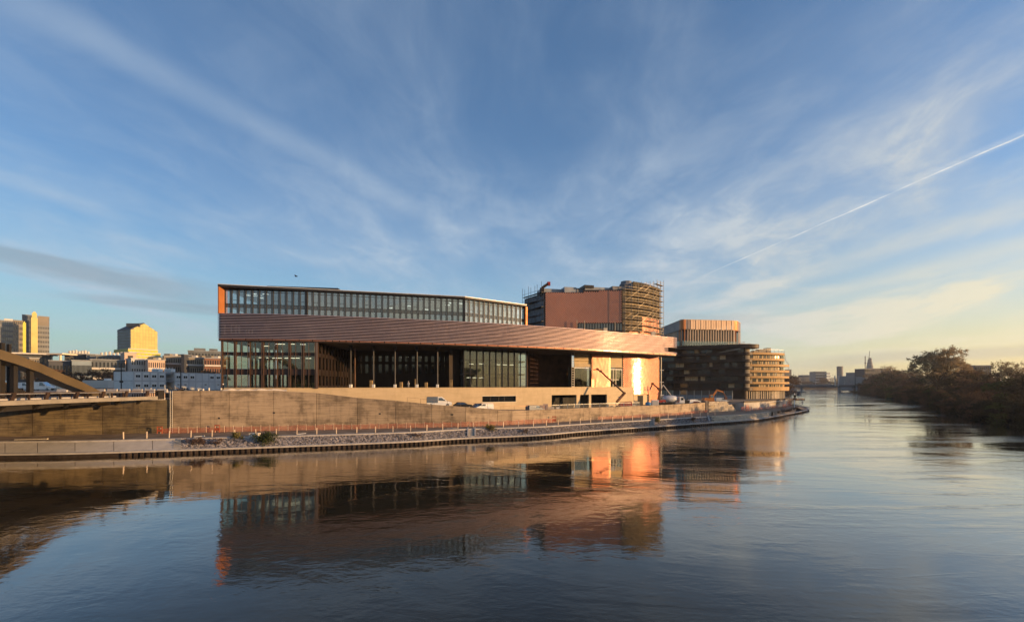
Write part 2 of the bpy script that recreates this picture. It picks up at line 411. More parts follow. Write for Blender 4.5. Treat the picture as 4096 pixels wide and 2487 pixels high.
# water
def water_mat():
    m, g, b = base_mat("water")
    geo = g.n('ShaderNodeNewGeometry'); p = g.sep(geo.outputs['Position'])
    wx = g.math('MULTIPLY', p[0], 0.55)
    big = g.noise(g.comb(wx, p[1]), 0.10, 3, 0.5, 0.5)
    mid = g.noise(g.comb(wx, p[1], 2.0), 0.75, 4, 0.55, 0.4)
    fine = g.noise(g.comb(g.math('MULTIPLY', p[0], 0.75), p[1], 5.0), 2.6, 3, 0.5, 0.3)
    # wind patches and current lines: some of the river is ruffled, some glassy
    flow = g.comb(g.math('MULTIPLY', g.math('ADD', p[0], g.math('MULTIPLY', p[1], -0.35)), 0.6), g.math('MULTIPLY', g.math('ADD', p[1], g.math('MULTIPLY', p[0], 0.15)), 1.5), 9.0)
    zone = g.sm(g.noise(flow, 0.032, 5, 0.62, 1.2), 0.40, 0.62)
    line = g.sm(g.noise(g.comb(g.math('MULTIPLY', p[0], 0.12), p[1], 4.0), 0.16, 5, 0.65, 1.6), 0.52, 0.66)
    east = g.sm(p[0], -10.0, 60.0)
    zone = g.math('MINIMUM', g.math('ADD', zone, g.math('MULTIPLY', g.math('MULTIPLY', line, east), 0.7)), 1.2)
    h = g.math('ADD', g.math('MULTIPLY', mid, g.math('ADD', 0.16, g.math('MULTIPLY', zone, 0.95))),
               g.math('MULTIPLY', fine, g.math('ADD', 0.04, g.math('MULTIPLY', zone, 0.24))))
    h = g.math('ADD', h, g.math('MULTIPLY', big, 1.1))
    bp = g.n('ShaderNodeBump'); bp.inputs['Strength'].default_value = 0.42; bp.inputs['Distance'].default_value = 0.085
    g.put(bp.inputs['Height'], h)
    silt = g.noise(g.comb(g.math('MULTIPLY', p[0], 0.5), p[1], 1.0), 0.03, 4, 0.6, 0.8)
    df = g.n('ShaderNodeBsdfDiffuse'); g.put(df.inputs[0], g.ramp(silt, [(0.35, (0.020, 0.017, 0.009)), (0.65, (0.040, 0.035, 0.021))]))
    gl = g.n('ShaderNodeBsdfGlossy'); gl.inputs['Color'].default_value = (1.0, 0.965, 0.91, 1)
    g.put(gl.inputs['Roughness'], g.math('ADD', g.lin(zone, 0.0, 1.0, 0.03, 0.09), g.math('MULTIPLY', east, g.lin(zone, 0.0, 1.0, 0.01, 0.06))))
    lw = g.n('ShaderNodeLayerWeight'); lw.inputs['Blend'].default_value = 0.5
    for x in (gl, lw): g.t.links.new(bp.outputs[0], x.inputs['Normal'])
    # mirror strength of a rippled river against the viewing angle (facing = 1 - cosine)
    fc = g.n('ShaderNodeFloatCurve'); g.put(fc.inputs['Value'], lw.outputs['Facing'])
    cv = fc.mapping.curves[0]
    for x, y in ((0.45, 0.055), (0.58, 0.14), (0.70, 0.35), (0.85, 0.68)): cv.points.new(x, y)
    cv.points[0].location = (0, 0.03); cv.points[-1].location = (1, 1); fc.mapping.update()
    mx = g.n('ShaderNodeMixShader'); g.put(mx.inputs[0], fc.outputs[0])
    g.t.links.new(df.outputs[0], mx.inputs[1]); g.t.links.new(gl.outputs[0], mx.inputs[2])
    g.t.links.new(mx.outputs[0], g.t.nodes['Material Output'].inputs[0])
    g.t.nodes.remove(b)
water_mat()

# ------------------------------------------------------------------ mesh helpers
ORG = {}
class MB:
    """collects shapes; obj() links them as ONE mesh object"""
    def __init__(s): s.v = []; s.f = []
    def hexa(s, q):
        i = len(s.v); s.v += [tuple(p) for p in q]
        s.f += [(i, i+3, i+2, i+1), (i+4, i+5, i+6, i+7), (i, i+1, i+5, i+4), (i+1, i+2, i+6, i+5), (i+2, i+3, i+7, i+6), (i+3, i, i+4, i+7)]
        return s
    def box(s, x0, x1, y0, y1, z0, z1):
        return s.hexa([(x0,y0,z0),(x1,y0,z0),(x1,y1,z0),(x0,y1,z0),(x0,y0,z1),(x1,y0,z1),(x1,y1,z1),(x0,y1,z1)])
    def slab(s, a, b, d0, d1, z0, z1, za=None, zb=None):
        """upright box along plan line a-b, from d0 to d1 away from the viewer's side; tops may differ"""
        a = Vector(a[:2]); b = Vector(b[:2]); t = (b - a).normalized(); n = Vector((-t.y, t.x))
        q = [a+n*d0, b+n*d0, b+n*d1, a+n*d1]
        t0 = z1 if za is None else za; t1 = z1 if zb is None else zb
        zt = (t0, t1, t1, t0)
        return s.hexa([(*p, z0) for p in q] + [(*p, zt[i]) for i, p in enumerate(q)])
    def beam(s, p, q, w, h=None, up=(0, 0, 1)):
        h = h or w; p = Vector(p); q = Vector(q); t = (q - p).normalized()
        up = Vector(up)
        if abs(t.dot(up)) > 0.98: up = Vector((0, 1, 0))
        x = t.cross(up).normalized() * (w / 2); y = x.cross(t).normalized() * (h / 2)
        return s.hexa([p-x-y, p+x-y, p+x+y, p-x+y, q-x-y, q+x-y, q+x+y, q-x+y])
    def quad(s, *q):
        i = len(s.v); s.v += [tuple(p) for p in q]; s.f.append(tuple(range(i, i + len(q)))); return s
    def prism(s, poly, z0, z1):
        i = len(s.v); n = len(poly)
        s.v += [(p[0], p[1], z0) for p in poly] + [(p[0], p[1], z1) for p in poly]
        s.f.append(tuple(range(i + n - 1, i - 1, -1))); s.f.append(tuple(range(i + n, i + 2 * n)))
        for k in range(n): s.f.append((i + k, i + (k + 1) % n, i + n + (k + 1) % n, i + n + k))
        return s
    def profile(s, pts, axis_pts):
        """closed section pts (u, z) swept along plan points with outward normals: axis_pts = [(P, N)]"""
        m = len(pts); i0 = len(s.v)
        for P_, N_ in axis_pts:
            for (o, z) in pts: s.v.append((P_[0] + N_[0] * o, P_[1] + N_[1] * o, z))
        for k in range(len(axis_pts) - 1):
            for j in range(m):
                a = i0 + k * m + j; b = i0 + k * m + (j + 1) % m
                s.f.append((a, a + m, b + m, b))
        s.f.append(tuple(i0 + j for j in range(m)))
        e = i0 + (len(axis_pts) - 1) * m
        s.f.append(tuple(e + j for j in range(m - 1, -1, -1)))
        return s
    def tube(s, pts, rad, n=6):
        pts = [Vector(p) for p in pts]; i0 = len(s.v); k = len(pts)
        for i, p in enumerate(pts):
            t = (pts[min(i + 1, k - 1)] - pts[max(i - 1, 0)]).normalized()
            a = t.cross(Vector((0, 0, 1)) if abs(t.z) < 0.95 else Vector((1, 0, 0))).normalized(); b = t.cross(a)
            r = rad[i] if isinstance(rad, (list, tuple)) else rad
            for j in range(n):
                w = 2 * math.pi * j / n
                s.v.append(tuple(p + (a * math.cos(w) + b * math.sin(w)) * r))
        for i in range(k - 1):
            for j in range(n):
                a = i0 + i * n + j; b = i0 + i * n + (j + 1) % n
                s.f.append((a, b, b + n, a + n))
        s.f.append(tuple(i0 + j for j in range(n - 1, -1, -1)))
        s.f.append(tuple(i0 + (k - 1) * n + j for j in range(n)))
        return s
    def lathe(s, c, prof, n=12, axis='z'):
        """prof: [(radius, along)] turned about an axis through c"""
        i0 = len(s.v); c = Vector(c)
        for (r, h) in prof:
            for j in range(n):
                w = 2 * math.pi * j / n
                x, y = r * math.cos(w), r * math.sin(w)
                s.v.append(tuple(c + (Vector((x, y, h)) if axis == 'z' else Vector((h, x, y)) if axis == 'x' else Vector((x, h, y)))))
        for i in range(len(prof) - 1):
            for j in range(n):
                a = i0 + i * n + j; b = i0 + i * n + (j + 1) % n
                s.f.append((a, b, b + n, a + n))
        s.f.append(tuple(i0 + j for j in range(n - 1, -1, -1)))
        s.f.append(tuple(i0 + (len(prof) - 1) * n + j for j in range(n)))
        return s
    def mesh(s, name, m, origin=(0, 0, 0), smooth=False):
        me = bpy.data.meshes.new(name)
        o = Vector(origin)
        me.from_pydata([tuple(Vector(p) - o) for p in s.v], [], s.f)
        if m: me.materials.append(MATS[m])
        if smooth: me.polygons.foreach_set('use_smooth', [True] * len(me.polygons))
        me.update()
        return me
def setp(o, label=None, cat=None, group=None, kind=None):
    for k, v in (('label', label), ('category', cat), ('group', group), ('kind', kind)):
        if v: o[k] = v
    return o
def thing(name, label, cat, loc=(0, 0, 0), group=None, rot=0.0):
    o = bpy.data.objects.new(name, None); COL.objects.link(o)
    o.location = loc; o.rotation_euler = (0, 0, rot)
    ORG[o.name] = Vector(loc)
    return setp(o, label, cat, group)
def obj(name, mb, m, parent=None, smooth=False, origin=None, label=None, cat=None, group=None, kind=None):
    """mb's points are places in the world; the mesh is stored about its parent's (or its own) base"""
    o0 = ORG[parent.name] if parent else Vector(origin or (0, 0, 0))
    ob = bpy.data.objects.new(name, mb.mesh(name, m, o0, smooth)); COL.objects.link(ob)
    if parent: ob.parent = parent; ORG[ob.name] = o0
    else: ob.location = o0; ORG[ob.name] = o0
    return setp(ob, label, cat, group, kind)
def put(name, me, parent, loc, rot=0.0, kind=None):
    """one more object of a shared mesh at a place in the world"""
    ob = bpy.data.objects.new(name, me); COL.objects.link(ob)
    ob.parent = parent
    ob.location = Vector(loc) - ORG[parent.name]; ob.rotation_euler = (0, 0, rot)
    ORG[ob.name] = Vector(loc)
    if kind: ob['kind'] = kind
    return ob
def lmesh(name, m, *boxes):
    mb = MB()
    for b in boxes: mb.box(*b)
    return mb.mesh(name, m)
def copy_tree(o, loc=None, parent=None, label=None, rot=None):
    c = o.copy(); COL.objects.link(c)
    if parent is not None: c.parent = parent
    if loc is not None: c.location = loc
    if rot is not None: c.rotation_euler = (0, 0, rot)
    if label: c['label'] = label
    ORG[c.name] = Vector(loc) if loc is not None else Vector((0, 0, 0))
    for ch in o.children: copy_tree(ch, None, c)
    return c
def crv(pts, n=10):
    """smooth plan curve through the points"""
    P = [Vector(p) for p in pts]; out = []
    for i in range(len(P) - 1):
        a = P[max(i - 1, 0)]; b = P[i]; c = P[i + 1]; d = P[min(i + 2, len(P) - 1)]
        if i == 0: a = b * 2 - c
        if i == len(P) - 2: d = c * 2 - b
        for k in range(n):
            t = k / n
            out.append(0.5 * ((2 * b) + (c - a) * t + (2 * a - 5 * b + 4 * c - d) * t * t + (-a + 3 * b - 3 * c + d) * t ** 3))
    out.append(P[-1]); return out
def norms(pts):
    """(point, normal towards the viewer's side) along a plan line read left to right"""
    out = []
    for i, p in enumerate(pts):
        t = (Vector(pts[min(i + 1, len(pts) - 1)][:2]) - Vector(pts[max(i - 1, 0)][:2])).normalized()
        out.append((Vector(p[:2]), Vector((t.y, -t.x))))
    return out
def along(pts, s):
    """point and heading at distance s along a plan line"""
    for i in range(len(pts) - 1):
        a = Vector(pts[i][:2]); b = Vector(pts[i + 1][:2]); L = (b - a).length
        if s <= L or i == len(pts) - 2: return a + (b - a) * (s / L), math.atan2(b.y - a.y, b.x - a.x)
        s -= L
def plen(pts): return sum((Vector(pts[i + 1][:2]) - Vector(pts[i][:2])).length for i in range(len(pts) - 1))
def cut(pts, px):
    """where a plan line crosses the sight line of photo column px"""
    k = (px - CX) / FOC
    for i in range(len(pts) - 1):
        a = Vector(pts[i][:2]); b = Vector(pts[i + 1][:2])
        fa = a.x - k * a.y; fb = b.x - k * b.y
        if fa <= 0 <= fb: return a + (b - a) * (fa / (fa - fb) if fa != fb else 0)
    return Vector(pts[-1][:2])
# ================================================================== the ground, the river, the quay
def lerp(tab, x):
    if x <= tab[0][0]: return tab[0][1]
    for (a, va), (b, vb) in zip(tab, tab[1:]):
        if x <= b: return va + (vb - va) * (x - a) / (b - a)
    return tab[-1][1]
def line_px(tab, left=None, right=None, n=6):
    pts = ([Vector(left)] if left else []) + [P2(px, Y) for px, Y in tab] + ([Vector(p) for p in right] if right else [])
    return crv(pts, n)
TIP = [(146, 214), (150, 236), (146, 262)]
E = line_px([(0, 66.5), (300, 67.6), (600, 69.9), (1000, 73.6), (1600, 81), (1850, 86.6), (2150, 92.2), (2350, 100.5), (2700, 115.5),
             (3000, 133), (3100, 148), (3150, 160), (3200, 174), (3235, 192)], (-140, 61), TIP)
S = line_px([(0, 69.8), (300, 70.7), (600, 72.8), (1000, 76.4), (1600, 83.2), (1850, 89.6), (2150, 95), (2350, 102.8), (2700, 118.6),
             (3000, 136.5), (3100, 151.5), (3150, 164), (3185, 180)], (-142, 64.3), [(133, 197), (139, 216), (141, 236), (136, 262)])
WB = line_px([(0, 76.5), (414, 80.5), (690, 82.6), (1100, 86.9), (1430, 90.3), (1850, 95.4), (2110, 102), (2350, 113), (2600, 125), (2712, 133.5), (2822, 146)], (-142, 70.5))
BAND = crv([(-69.2, 100), (-49.7, 102.7), (-12.5, 113.5), (18.9, 127.5), (58.9, 152)], 14)
TOPZ = [(1095, 10.9), (1266, 10.35), (1430, 9.3), (1582, 8.65), (1727, 7.76), (1863, 7.1), (1989, 6.5), (1991, 6.15), (2110, 6.0), (2840, 6.05)]
GZ = [(1060, 10.5), (1430, 8.4), (1700, 6.9), (1990, 5.3), (2200, 5.0), (2900, 5.0)]

obj('river', MB().quad((-6000, -2000, .5), (9000, -2000, .5), (9000, 7000, .5), (-6000, 7000, .5)), 'water', kind='structure')
# far ground on the other side of the island (left) and the right bank
obj('far_ground', MB().prism([(-6000, 330), (60, 300), (194, 300), (262, 400), (454, 700), (648, 1000), (740, 1140), (2600, 1300), (9000, 1300), (9000, 7000), (-6000, 7000)], -1, 3.2), 'city_earth', kind='structure')
RB = [(104, -150), (112, -20), (120, 60), (136, 113), (152, 140), (178, 175), (233, 240), (307, 345), (400, 480), (520, 640), (720, 905), (900, 1100)]
rbm = MB(); n0 = len(RB)
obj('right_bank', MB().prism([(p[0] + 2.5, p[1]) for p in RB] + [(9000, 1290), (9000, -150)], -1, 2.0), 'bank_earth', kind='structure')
rs = MB()
for k in range(n0 - 1):
    a, b = RB[k], RB[k + 1]
    rs.quad((a[0] - 1, a[1], -0.3), (b[0] - 1, b[1], -0.3), (b[0] + 6, b[1], 2.02), (a[0] + 6, a[1], 2.02))
    rs.quad((a[0] + 6, a[1], 2.02), (b[0] + 6, b[1], 2.02), (b[0] + 60, b[1], 6.0), (a[0] + 60, a[1], 6.0))
hm = MB(); hr = random.Random(12); hp = []
for k in range(29):
    az = R(128 + k * 5.2); dd = 520 + 60 * math.sin(k * 1.3); hp.append((math.sin(az) * dd, math.cos(az) * dd, math.sin(az), math.cos(az), 46 + 10 * math.sin(k * .9) + hr.uniform(-4, 4)))
for (x0, y0, a0, b0, h0), (x1, y1, a1, b1, h1) in zip(hp, hp[1:]):
    hm.quad((x0, y0, -1), (x1, y1, -1), (x1 + a1 * 60, y1 + b1 * 60, h1 * .55), (x0 + a0 * 60, y0 + b0 * 60, h0 * .55)).quad((x0 + a0 * 60, y0 + b0 * 60, h0 * .55), (x1 + a1 * 60, y1 + b1 * 60, h1 * .55), (x1 + a1 * 190, y1 + b1 * 190, h1), (x0 + a0 * 190, y0 + b0 * 190, h0))
obj('unseen_hills', hm, 'unseen_hill_woods', kind='structure')  # unseen ridge behind the camera, put in to darken reflections in the glass
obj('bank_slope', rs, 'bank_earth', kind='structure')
# island body
isl = [tuple(p + n * -0.45) for p, n in norms(E)]
obj('island_ground', MB().prism([(p[0], p[1]) for p in isl] + [(110, 285), (60, 290), (-160, 290), (-160, 61)], -2, 0.9), 'site_earth', kind='structure')
# towpath: strip from slope top to wall foot, then on to the tip
pa = MB()
pxs = list(range(-400, 2821, 40)) + [2822]
for a, b in zip(pxs, pxs[1:]):
    s0, s1, w0, w1 = cut(S, a), cut(S, b), cut(WB, a), cut(WB, b)
    if a < -300: continue
    pa.quad((*s0, 2.70), (*s1, 2.70), (*(w1 + (w1 - s1).normalized() * .3), 2.74), (*(w0 + (w0 - s0).normalized() * .3), 2.74))
st = [cut(S, p) for p in range(2822, 3190, 16)] + [Vector(p) for p in ((133, 197), (139, 216), (141, 236))]
bk = [Vector((86 + 2.4 * i, 172 + 3.0 * i)) for i in range(len(st))]
w0 = cut(WB, 2822); bk[0] = w0 + Vector((0, .3)); bk[1] = Vector((70, 156)); bk[2] = Vector((74, 162))
for k in range(len(st) - 1):
    pa.quad((*st[k], 2.70), (*st[k + 1], 2.70), (*bk[k + 1], 2.9), (*bk[k], 2.74))
obj('towpath', pa, 'path_earth', kind='structure')
# embankment bed under the stones, and at the tip bare earth
bed = MB(); ec = [(p + n * -0.55) for p, n in norms(E)]
def strip(mb, A, B, za, zb, p0, p1, step=20):
    q = p0
    while q < p1 - 0.1:
        r = min(q + step, p1)
        a0, a1, b0, b1 = cut(A, q), cut(A, r), cut(B, q), cut(B, r)
        mb.quad((*a0, za), (*a1, za), (*b1, zb), (*b0, zb)); q = r
strip(bed, ec, S, 1.22, 2.69, 722, 2846)
obj('embankment', bed, 'riprap_bed', kind='structure')
tipm = MB(); strip(tipm, ec, S, 1.22, 2.69, 3092, 3184, 10)
eT = [e for e in ec if e.y > 180 and e.x > 115]; sT = [s for s in S if s.y > 178 and s.x > 118]
for k in range(9):
    e0 = eT[int(k * (len(eT) - 1) / 9)]; e1 = eT[int((k + 1) * (len(eT) - 1) / 9)]; s0 = sT[int(k * (len(sT) - 1) / 9)]; s1 = sT[int((k + 1) * (len(sT) - 1) / 9)]
    tipm.quad((*e0, 1.2), (*e1, 1.2), (*s1, 2.69), (*s0, 2.69))
obj('tip_slope', tipm, 'site_earth', kind='structure')
# riprap stones: nobody could count them
def rock(mb, c, r, rg):
    i = len(mb.v); k = 6
    a0 = rg.random() * 6.28
    ring = []
    for j in range(k):
        w = a0 + 6.283 * j / k; q = r * rg.uniform(.75, 1.2)
        ring.append((c[0] + q * math.cos(w), c[1] + q * math.sin(w), c[2] + r * rg.uniform(-.12, .25)))
    mb.v += ring; mb.v.append((c[0] + r * rg.uniform(-.2, .2), c[1] + r * rg.uniform(-.2, .2), c[2] + r * rg.uniform(.35, .75)))
    for j in range(k): mb.f.append((i + j, i + (j + 1) % k, i + k))
rip = MB(); rg = random.Random(3)
for k in range(7200):
    px = rg.uniform(722, 2846)
    if 1873 < px < 1900 or 2594 < px < 2614: continue
    px = 722 + (px - 722)
    a = cut(ec, px); b = cut(S, px); t = rg.random()
    c = a.lerp(b, t)
    rock(rip, (c.x, c.y, 1.22 + 1.47 * t - 0.03), rg.uniform(.16, .34), rg)
for k in range(240):
    i = rg.randrange(len(eT)); c = eT[i] + Vector((rg.uniform(-3, .6), rg.uniform(-2, 2)))
    rock(rip, (c.x, c.y, rg.uniform(.7, 1.9)), rg.uniform(.25, .6), rg)
setp(obj('riprap', rip, 'riprap_stone'), kind='stuff')

# smooth concrete apron at the left, in slabs
ap = thing('concrete_apron', 'smooth pale concrete apron sloping to the water below the bridge abutment', 'apron', (*cut(E, 300), 0))
edges = [-420, -180, 20, 150, 300, 455, 610, 721]
for a, b in zip(edges, edges[1:]):
    m = MB(); e0, e1, s0, s1 = cut(ec, a + 1), cut(ec, b - 1), cut(S, a + 1), cut(S, b - 1)
    m.hexa([(*e0, 1.0), (*e1, 1.0), (*s1, 2.3), (*s0, 2.3), (*e0, 1.26), (*e1, 1.26), (*s1, 2.72), (*s0, 2.72)])
    obj('slab', m, 'apron_concrete', ap)
# ledge of the apron's foot steps
for k in range(5):
    t = k / 5; a = cut(ec, 722).lerp(cut(S, 722), t); b = cut(ec, 722).lerp(cut(S, 722), t + .2)
    z = 1.26 + 1.46 * t
    m = MB().hexa([(a.x - 1.2, a.y, z), (a.x + .1, a.y, z), (b.x + .1, b.y, z), (b.x - 1.2, b.y, z), (a.x - 1.2, a.y, z + .34), (a.x + .1, a.y, z + .34), (b.x + .1, b.y, z + .34), (b.x - 1.2, b.y, z + .34)])
    obj('step', m, 'apron_concrete', ap)
# stair flights through the riprap
for px, lab in ((1886, 'small concrete stair through the riprap under the grey car on the ramp'), (2604, 'narrow concrete stair through the riprap below the blue barrel yard')):
    b0 = cut(ec, px); t0 = cut(S, px); sd = (t0 - b0); dr = sd.normalized(); sx = Vector((dr.y, -dr.x))
    stt = thing('quay_stair', lab, 'stairs', (*b0, 1.2), 'stairs down the stone embankment')
    for k in range(7):
        a = b0.lerp(t0, k / 7); b = b0.lerp(t0, (k + 1) / 7); z = 1.2 + 1.5 * (k + 1) / 7 + .14
        obj('step', MB().hexa([(*(a - sx * .62), z - .5), (*(a + sx * .62), z - .5), (*(b + sx * .62), z - .5), (*(b - sx * .62), z - .5), (*(a - sx * .62), z), (*(a + sx * .62), z), (*(b + sx * .62), z), (*(b - sx * .62), z)]), 'apron_concrete', stt)
    for q in (-1, 1):
        c0 = b0 + sx * q * .75; c1 = t0 + sx * q * .75
        obj('side_kerb', MB().beam((*c0, 1.45), (*c1, 2.92), .24, .4), 'coping_stone', stt)
# sheet piling with its coping
sp = thing('sheet_pile_wall', 'dark rusty sheet pile wall with stone coping along the water', 'quay wall', (*cut(E, 2048), 0))
ne = [(p, n) for p, n in norms(E)]
obj('coping', MB().profile([(-.6, 1.02), (.14, 1.02), (.14, 1.29), (-.6, 1.31)], ne), 'coping_stone', sp)
obj('back_plate', MB().profile([(-.5, -2), (-.06, -2), (-.06, 1.015), (-.5, 1.015)], ne), 'rusty_pile', sp)
pm = lmesh('pile', 'rusty_pile', (-.21, .21, -.20, .07, -1.2, 1.0))
L = plen(E); sE = 0; sl = []
while sE < L - 30:
    p, an = along(E, sE); sl.append((p, an)); sE += .86
vis = [q for q in sl if 490 < CX + FOC * q[0].x / q[0].y < 3245]
vis.sort(key=lambda q: q[0].length)
for p, an in vis[:300]: put('pile', pm, sp, (p.x, p.y, 0), an)
m = MB()
for p, an in vis[300:]:
    t = Vector((math.cos(an), math.sin(an))); m.slab(p - t * .21, p + t * .21, -.20, .07, -1.2, 1.0)
if m.v: obj('far_pile', m, 'rusty_pile', sp, kind='stuff')
# stone terraces near the point
tr = thing('terrace_steps', 'long terraces of pale stone blocks stepping down to the water', 'stone steps', (*cut(S, 2960), 1.2))
for r in range(5):
    t = r / 5; q = [cut(ec, p).lerp(cut(S, p), t) for p in range(2846, 3096, 10)]
    q = [a for a in q]; Lq = plen(q); nb = int(Lq / 2.6); cu = Lq / nb
    bm_ = lmesh('stone_block', 'step_stone', (.015, cu - .015, 0, 1.25, 0, .44)) if True else None
    s_ = (r % 2) * .5 * cu
    while s_ + cu * .9 < Lq:
        p, an = along(q, s_); put('stone_block', bm_, tr, (p.x, p.y, 1.05 + r * .33 + rg.uniform(-.02, .02)), an); s_ += cu
obj('end_kerb', MB().beam((*cut(ec, 2838), 1.45), (*cut(S, 2832), 2.95), .35, .5), 'coping_stone', tr)
# low stone kerb along the top of the slope
kb = MB().profile([(-.35, 2.55), (.35, 2.55), (.35, 2.80), (-.35, 2.82)], norms([cut(S, p) for p in range(-300, 2846, 25)]))
obj('slope_kerb', kb, 'coping_stone', kind='structure')

# ================================================================== the river wall
def wall_run(root, joints, top, m, par=1.15, base=2.2, parapet=True):
    for a, b in zip(joints, joints[1:]):
        p, q = cut(WB, a), cut(WB, b); t = (q - p).normalized() * .035
        za, zb = lerp(top, a + .6), lerp(top, b - .6); off = rnd.uniform(-.02, .02)
        hp = par if parapet else 0
        obj('panel', MB().slab(p + t, q - t, off, .55, base, za - hp, za - hp - .015, zb - hp - .015), m, root)
        if parapet:
            obj('parapet', MB().hexa([(*v, z) for v, z in zip([p + t + Vector((t.y, -t.x)).normalized() * .05, q - t + Vector((t.y, -t.x)).normalized() * .05, q - t + Vector((-t.y, t.x)).normalized() * .6, p + t + Vector((-t.y, t.x)).normalized() * .6] * 2, (za - hp, zb - hp, zb - hp, za - hp, za, zb, zb, za))]), m, root)
rw = thing('river_wall', 'long board-marked concrete river wall sloping down beside the ramp', 'retaining wall', (*cut(WB, 1500), 2.7))
J = [692, 803, 917, 1095, 1266, 1430, 1582, 1727, 1863, 1990]
wall_run(rw, J, TOPZ, 'river_wall_concrete')
J2 = [1990, 2047, 2107, 2220, 2320, 2400, 2497, 2600, 2712, 2822]
wall_run(rw, J2, TOPZ, 'river_wall_concrete', parapet=False)
for px, z in ((872, 5.3), (1188, 6.0), (1515, 5.7), (1805, 5.3), (1092, 6.2)):
    p = cut(WB, px); obj('drain_hole', MB().slab(p, p + (cut(WB, px + 8) - p), -.03, .2, z, z + .32), 'black_paint', rw)
e = cut(WB, 2822); obj('end_pier', MB().box(e.x - .1, e.x + 1.0, e.y - .3, e.y + 3, 2.4, 6.6), 'river_wall_concrete', rw)
ab = thing('bridge_abutment', 'stained yellowish concrete abutment wall under the bridge deck', 'abutment', (*cut(WB, 400), 2.7))
AT = [(-600, 8.9), (0, 8.95), (400, 9.0), (560, 9.15), (690, 9.2)]
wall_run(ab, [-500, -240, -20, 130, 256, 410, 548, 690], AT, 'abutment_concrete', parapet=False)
p = cut(WB, 690)
lad = thing('wall_ladder', 'slim pale steel ladder fixed to the joint between abutment and river wall', 'ladder', (p.x, p.y - .3, 2.8))
for q in (-.22, .22): obj('rail', MB().box(p.x + q - .04, p.x + q + .04, p.y - .34, p.y - .26, 2.8, 10.9), 'facade_white', lad)
for k in range(20): obj('rung', MB().box(p.x - .19, p.x + .19, p.y - .33, p.y - .28, 3.1 + k * .38, 3.15 + k * .38), 'facade_white', lad)
# plateau and ramp behind the wall
gm = MB(); 
for a, b in zip(range(-700, 1160, 60), range(-640, 1161, 60)):
    w0, w1 = cut(WB, a) + Vector((0, .5)), cut(WB, b) + Vector((0, .5))
    if a < 690: z = 9.75 if b <= 690 else 10.5
    z = 10.48
    if a >= -400: gm.quad((*w0, z), (*w1, z), (*P2(b, 235), z), (*P2(a, 235), z))
obj('plateau', gm, 'site_earth', kind='structure')
gm = MB()
for a in range(1060, 2840, 30):
    b = a + 30; w0, w1 = cut(WB, min(a, 2822)) + Vector((0, .5)), cut(WB, min(b, 2822)) + Vector((0, .5))
    if a >= 2820: w0, w1 = cut(WB, 2822) + Vector(((a - 2820) * .09, 0)), cut(WB, 2822) + Vector(((b - 2820) * .09, 0))
    f0 = cut(BAND, a) + Vector((0, 1.5)) if a < 2520 else P2(a, 172); f1 = cut(BAND, b) + Vector((0, 1.5)) if b < 2520 else P2(b, 172)
    gm.quad((*w0, lerp(GZ, a)), (*w1, lerp(GZ, b)), (*f1, lerp(GZ, b)), (*f0, lerp(GZ, a)))
gm.quad((*cut(WB, 2822), 4.99), (112, 176, 4.99), (150, 236, 4.99), (60, 200, 4.99))
obj('ramp_and_yard', gm, 'site_earth', kind='structure')

# ================================================================== the bridge at the left
br = thing('arch_bridge', 'tan steel arch bridge coming in from the left edge of the photo', 'bridge', (-74.5, 77, 9.8))
DX0, DX1 = -67.0, -92.0
obj('deck', MB().box(DX1, DX0 - .3, -60, 78.6, 9.42, 9.8), 'bridge_deck', br)
obj('fascia', MB().box(DX0 - .3, DX0, -60, 81.0, 9.30, 9.92), 'bridge_deck', br)
gd = MB()
for xx in (-68.4, -78, -90.5):
    for (ya, za), (yb, zb) in zip([(-60, 7.0), (10, 6.8), (40, 7.6), (56, 8.35), (66, 8.85), (80, 9.36)], [(10, 6.8), (40, 7.6), (56, 8.35), (66, 8.85), (80, 9.36)]):
        gd.hexa([(xx - .5, ya, za), (xx, ya, za), (xx, yb, zb), (xx - .5, yb, zb), (xx - .5, ya, 9.415), (xx, ya, 9.415), (xx, yb, 9.41), (xx - .5, yb, 9.41)])
obj('girder', gd, 'bridge_dark', br)
brk = MB().hexa([(-1.3, -.2, -.9), (-1.25, -.2, -.9), (0, -.2, -.02), (-1.3, -.2, -.02), (-1.3, .2, -.9), (-1.25, .2, -.9), (0, .2, -.02), (-1.3, .2, -.02)]).mesh('bracket', 'bridge_dark')
for k in range(9): put('bracket', brk, br, (DX0 - .15, 44 + 4.2 * k, 9.42))
# arch rib: box section, two of them
YT = [(-37, 10.6), (-30, 14.4), (-15, 19.5), (0, 22.2), (20, 23.4), (40, 21.9), (50, 20.1), (56, 18.75), (61.84, 17.2), (63.6, 16.69), (67.05, 15.47), (70.9, 13.67), (74, 12.43), (77.1, 10.78), (79.0, 9.75)]
def arch(x0, x1):
    m = MB(); Ys = [-37 + k * 4 for k in range(25)] + [61.84, 63.6, 65.3, 67.05, 69, 70.9, 72.5, 74, 75.6, 77.1, 79.0]
    Ys = sorted(Ys); 
    for a, b in zip(Ys, Ys[1:]):
        ta, tb = lerp(YT, a), lerp(YT, b); da = db = 1.42
        m.hexa([(x1, a, ta - da - .1), (x0, a, ta - da), (x0, b, tb - db), (x1, b, tb - db - .1), (x1, a, ta), (x0, a, ta), (x0, b, tb), (x1, b, tb)])
    return m
obj('arch_rib', arch(-74.5, -76.7), 'bridge_steel', br)
obj('arch_rib', arch(-88.0, -90.2), 'bridge_steel', br)
for k in range(12):
    Y = 66.7 - 2.15 * k
    if k % 1 == 0: obj('hanger', MB().box(-75.95, -75.35, Y - .28, Y + .28, 9.8, lerp(YT, Y) - 1.2), 'bridge_dark', br)
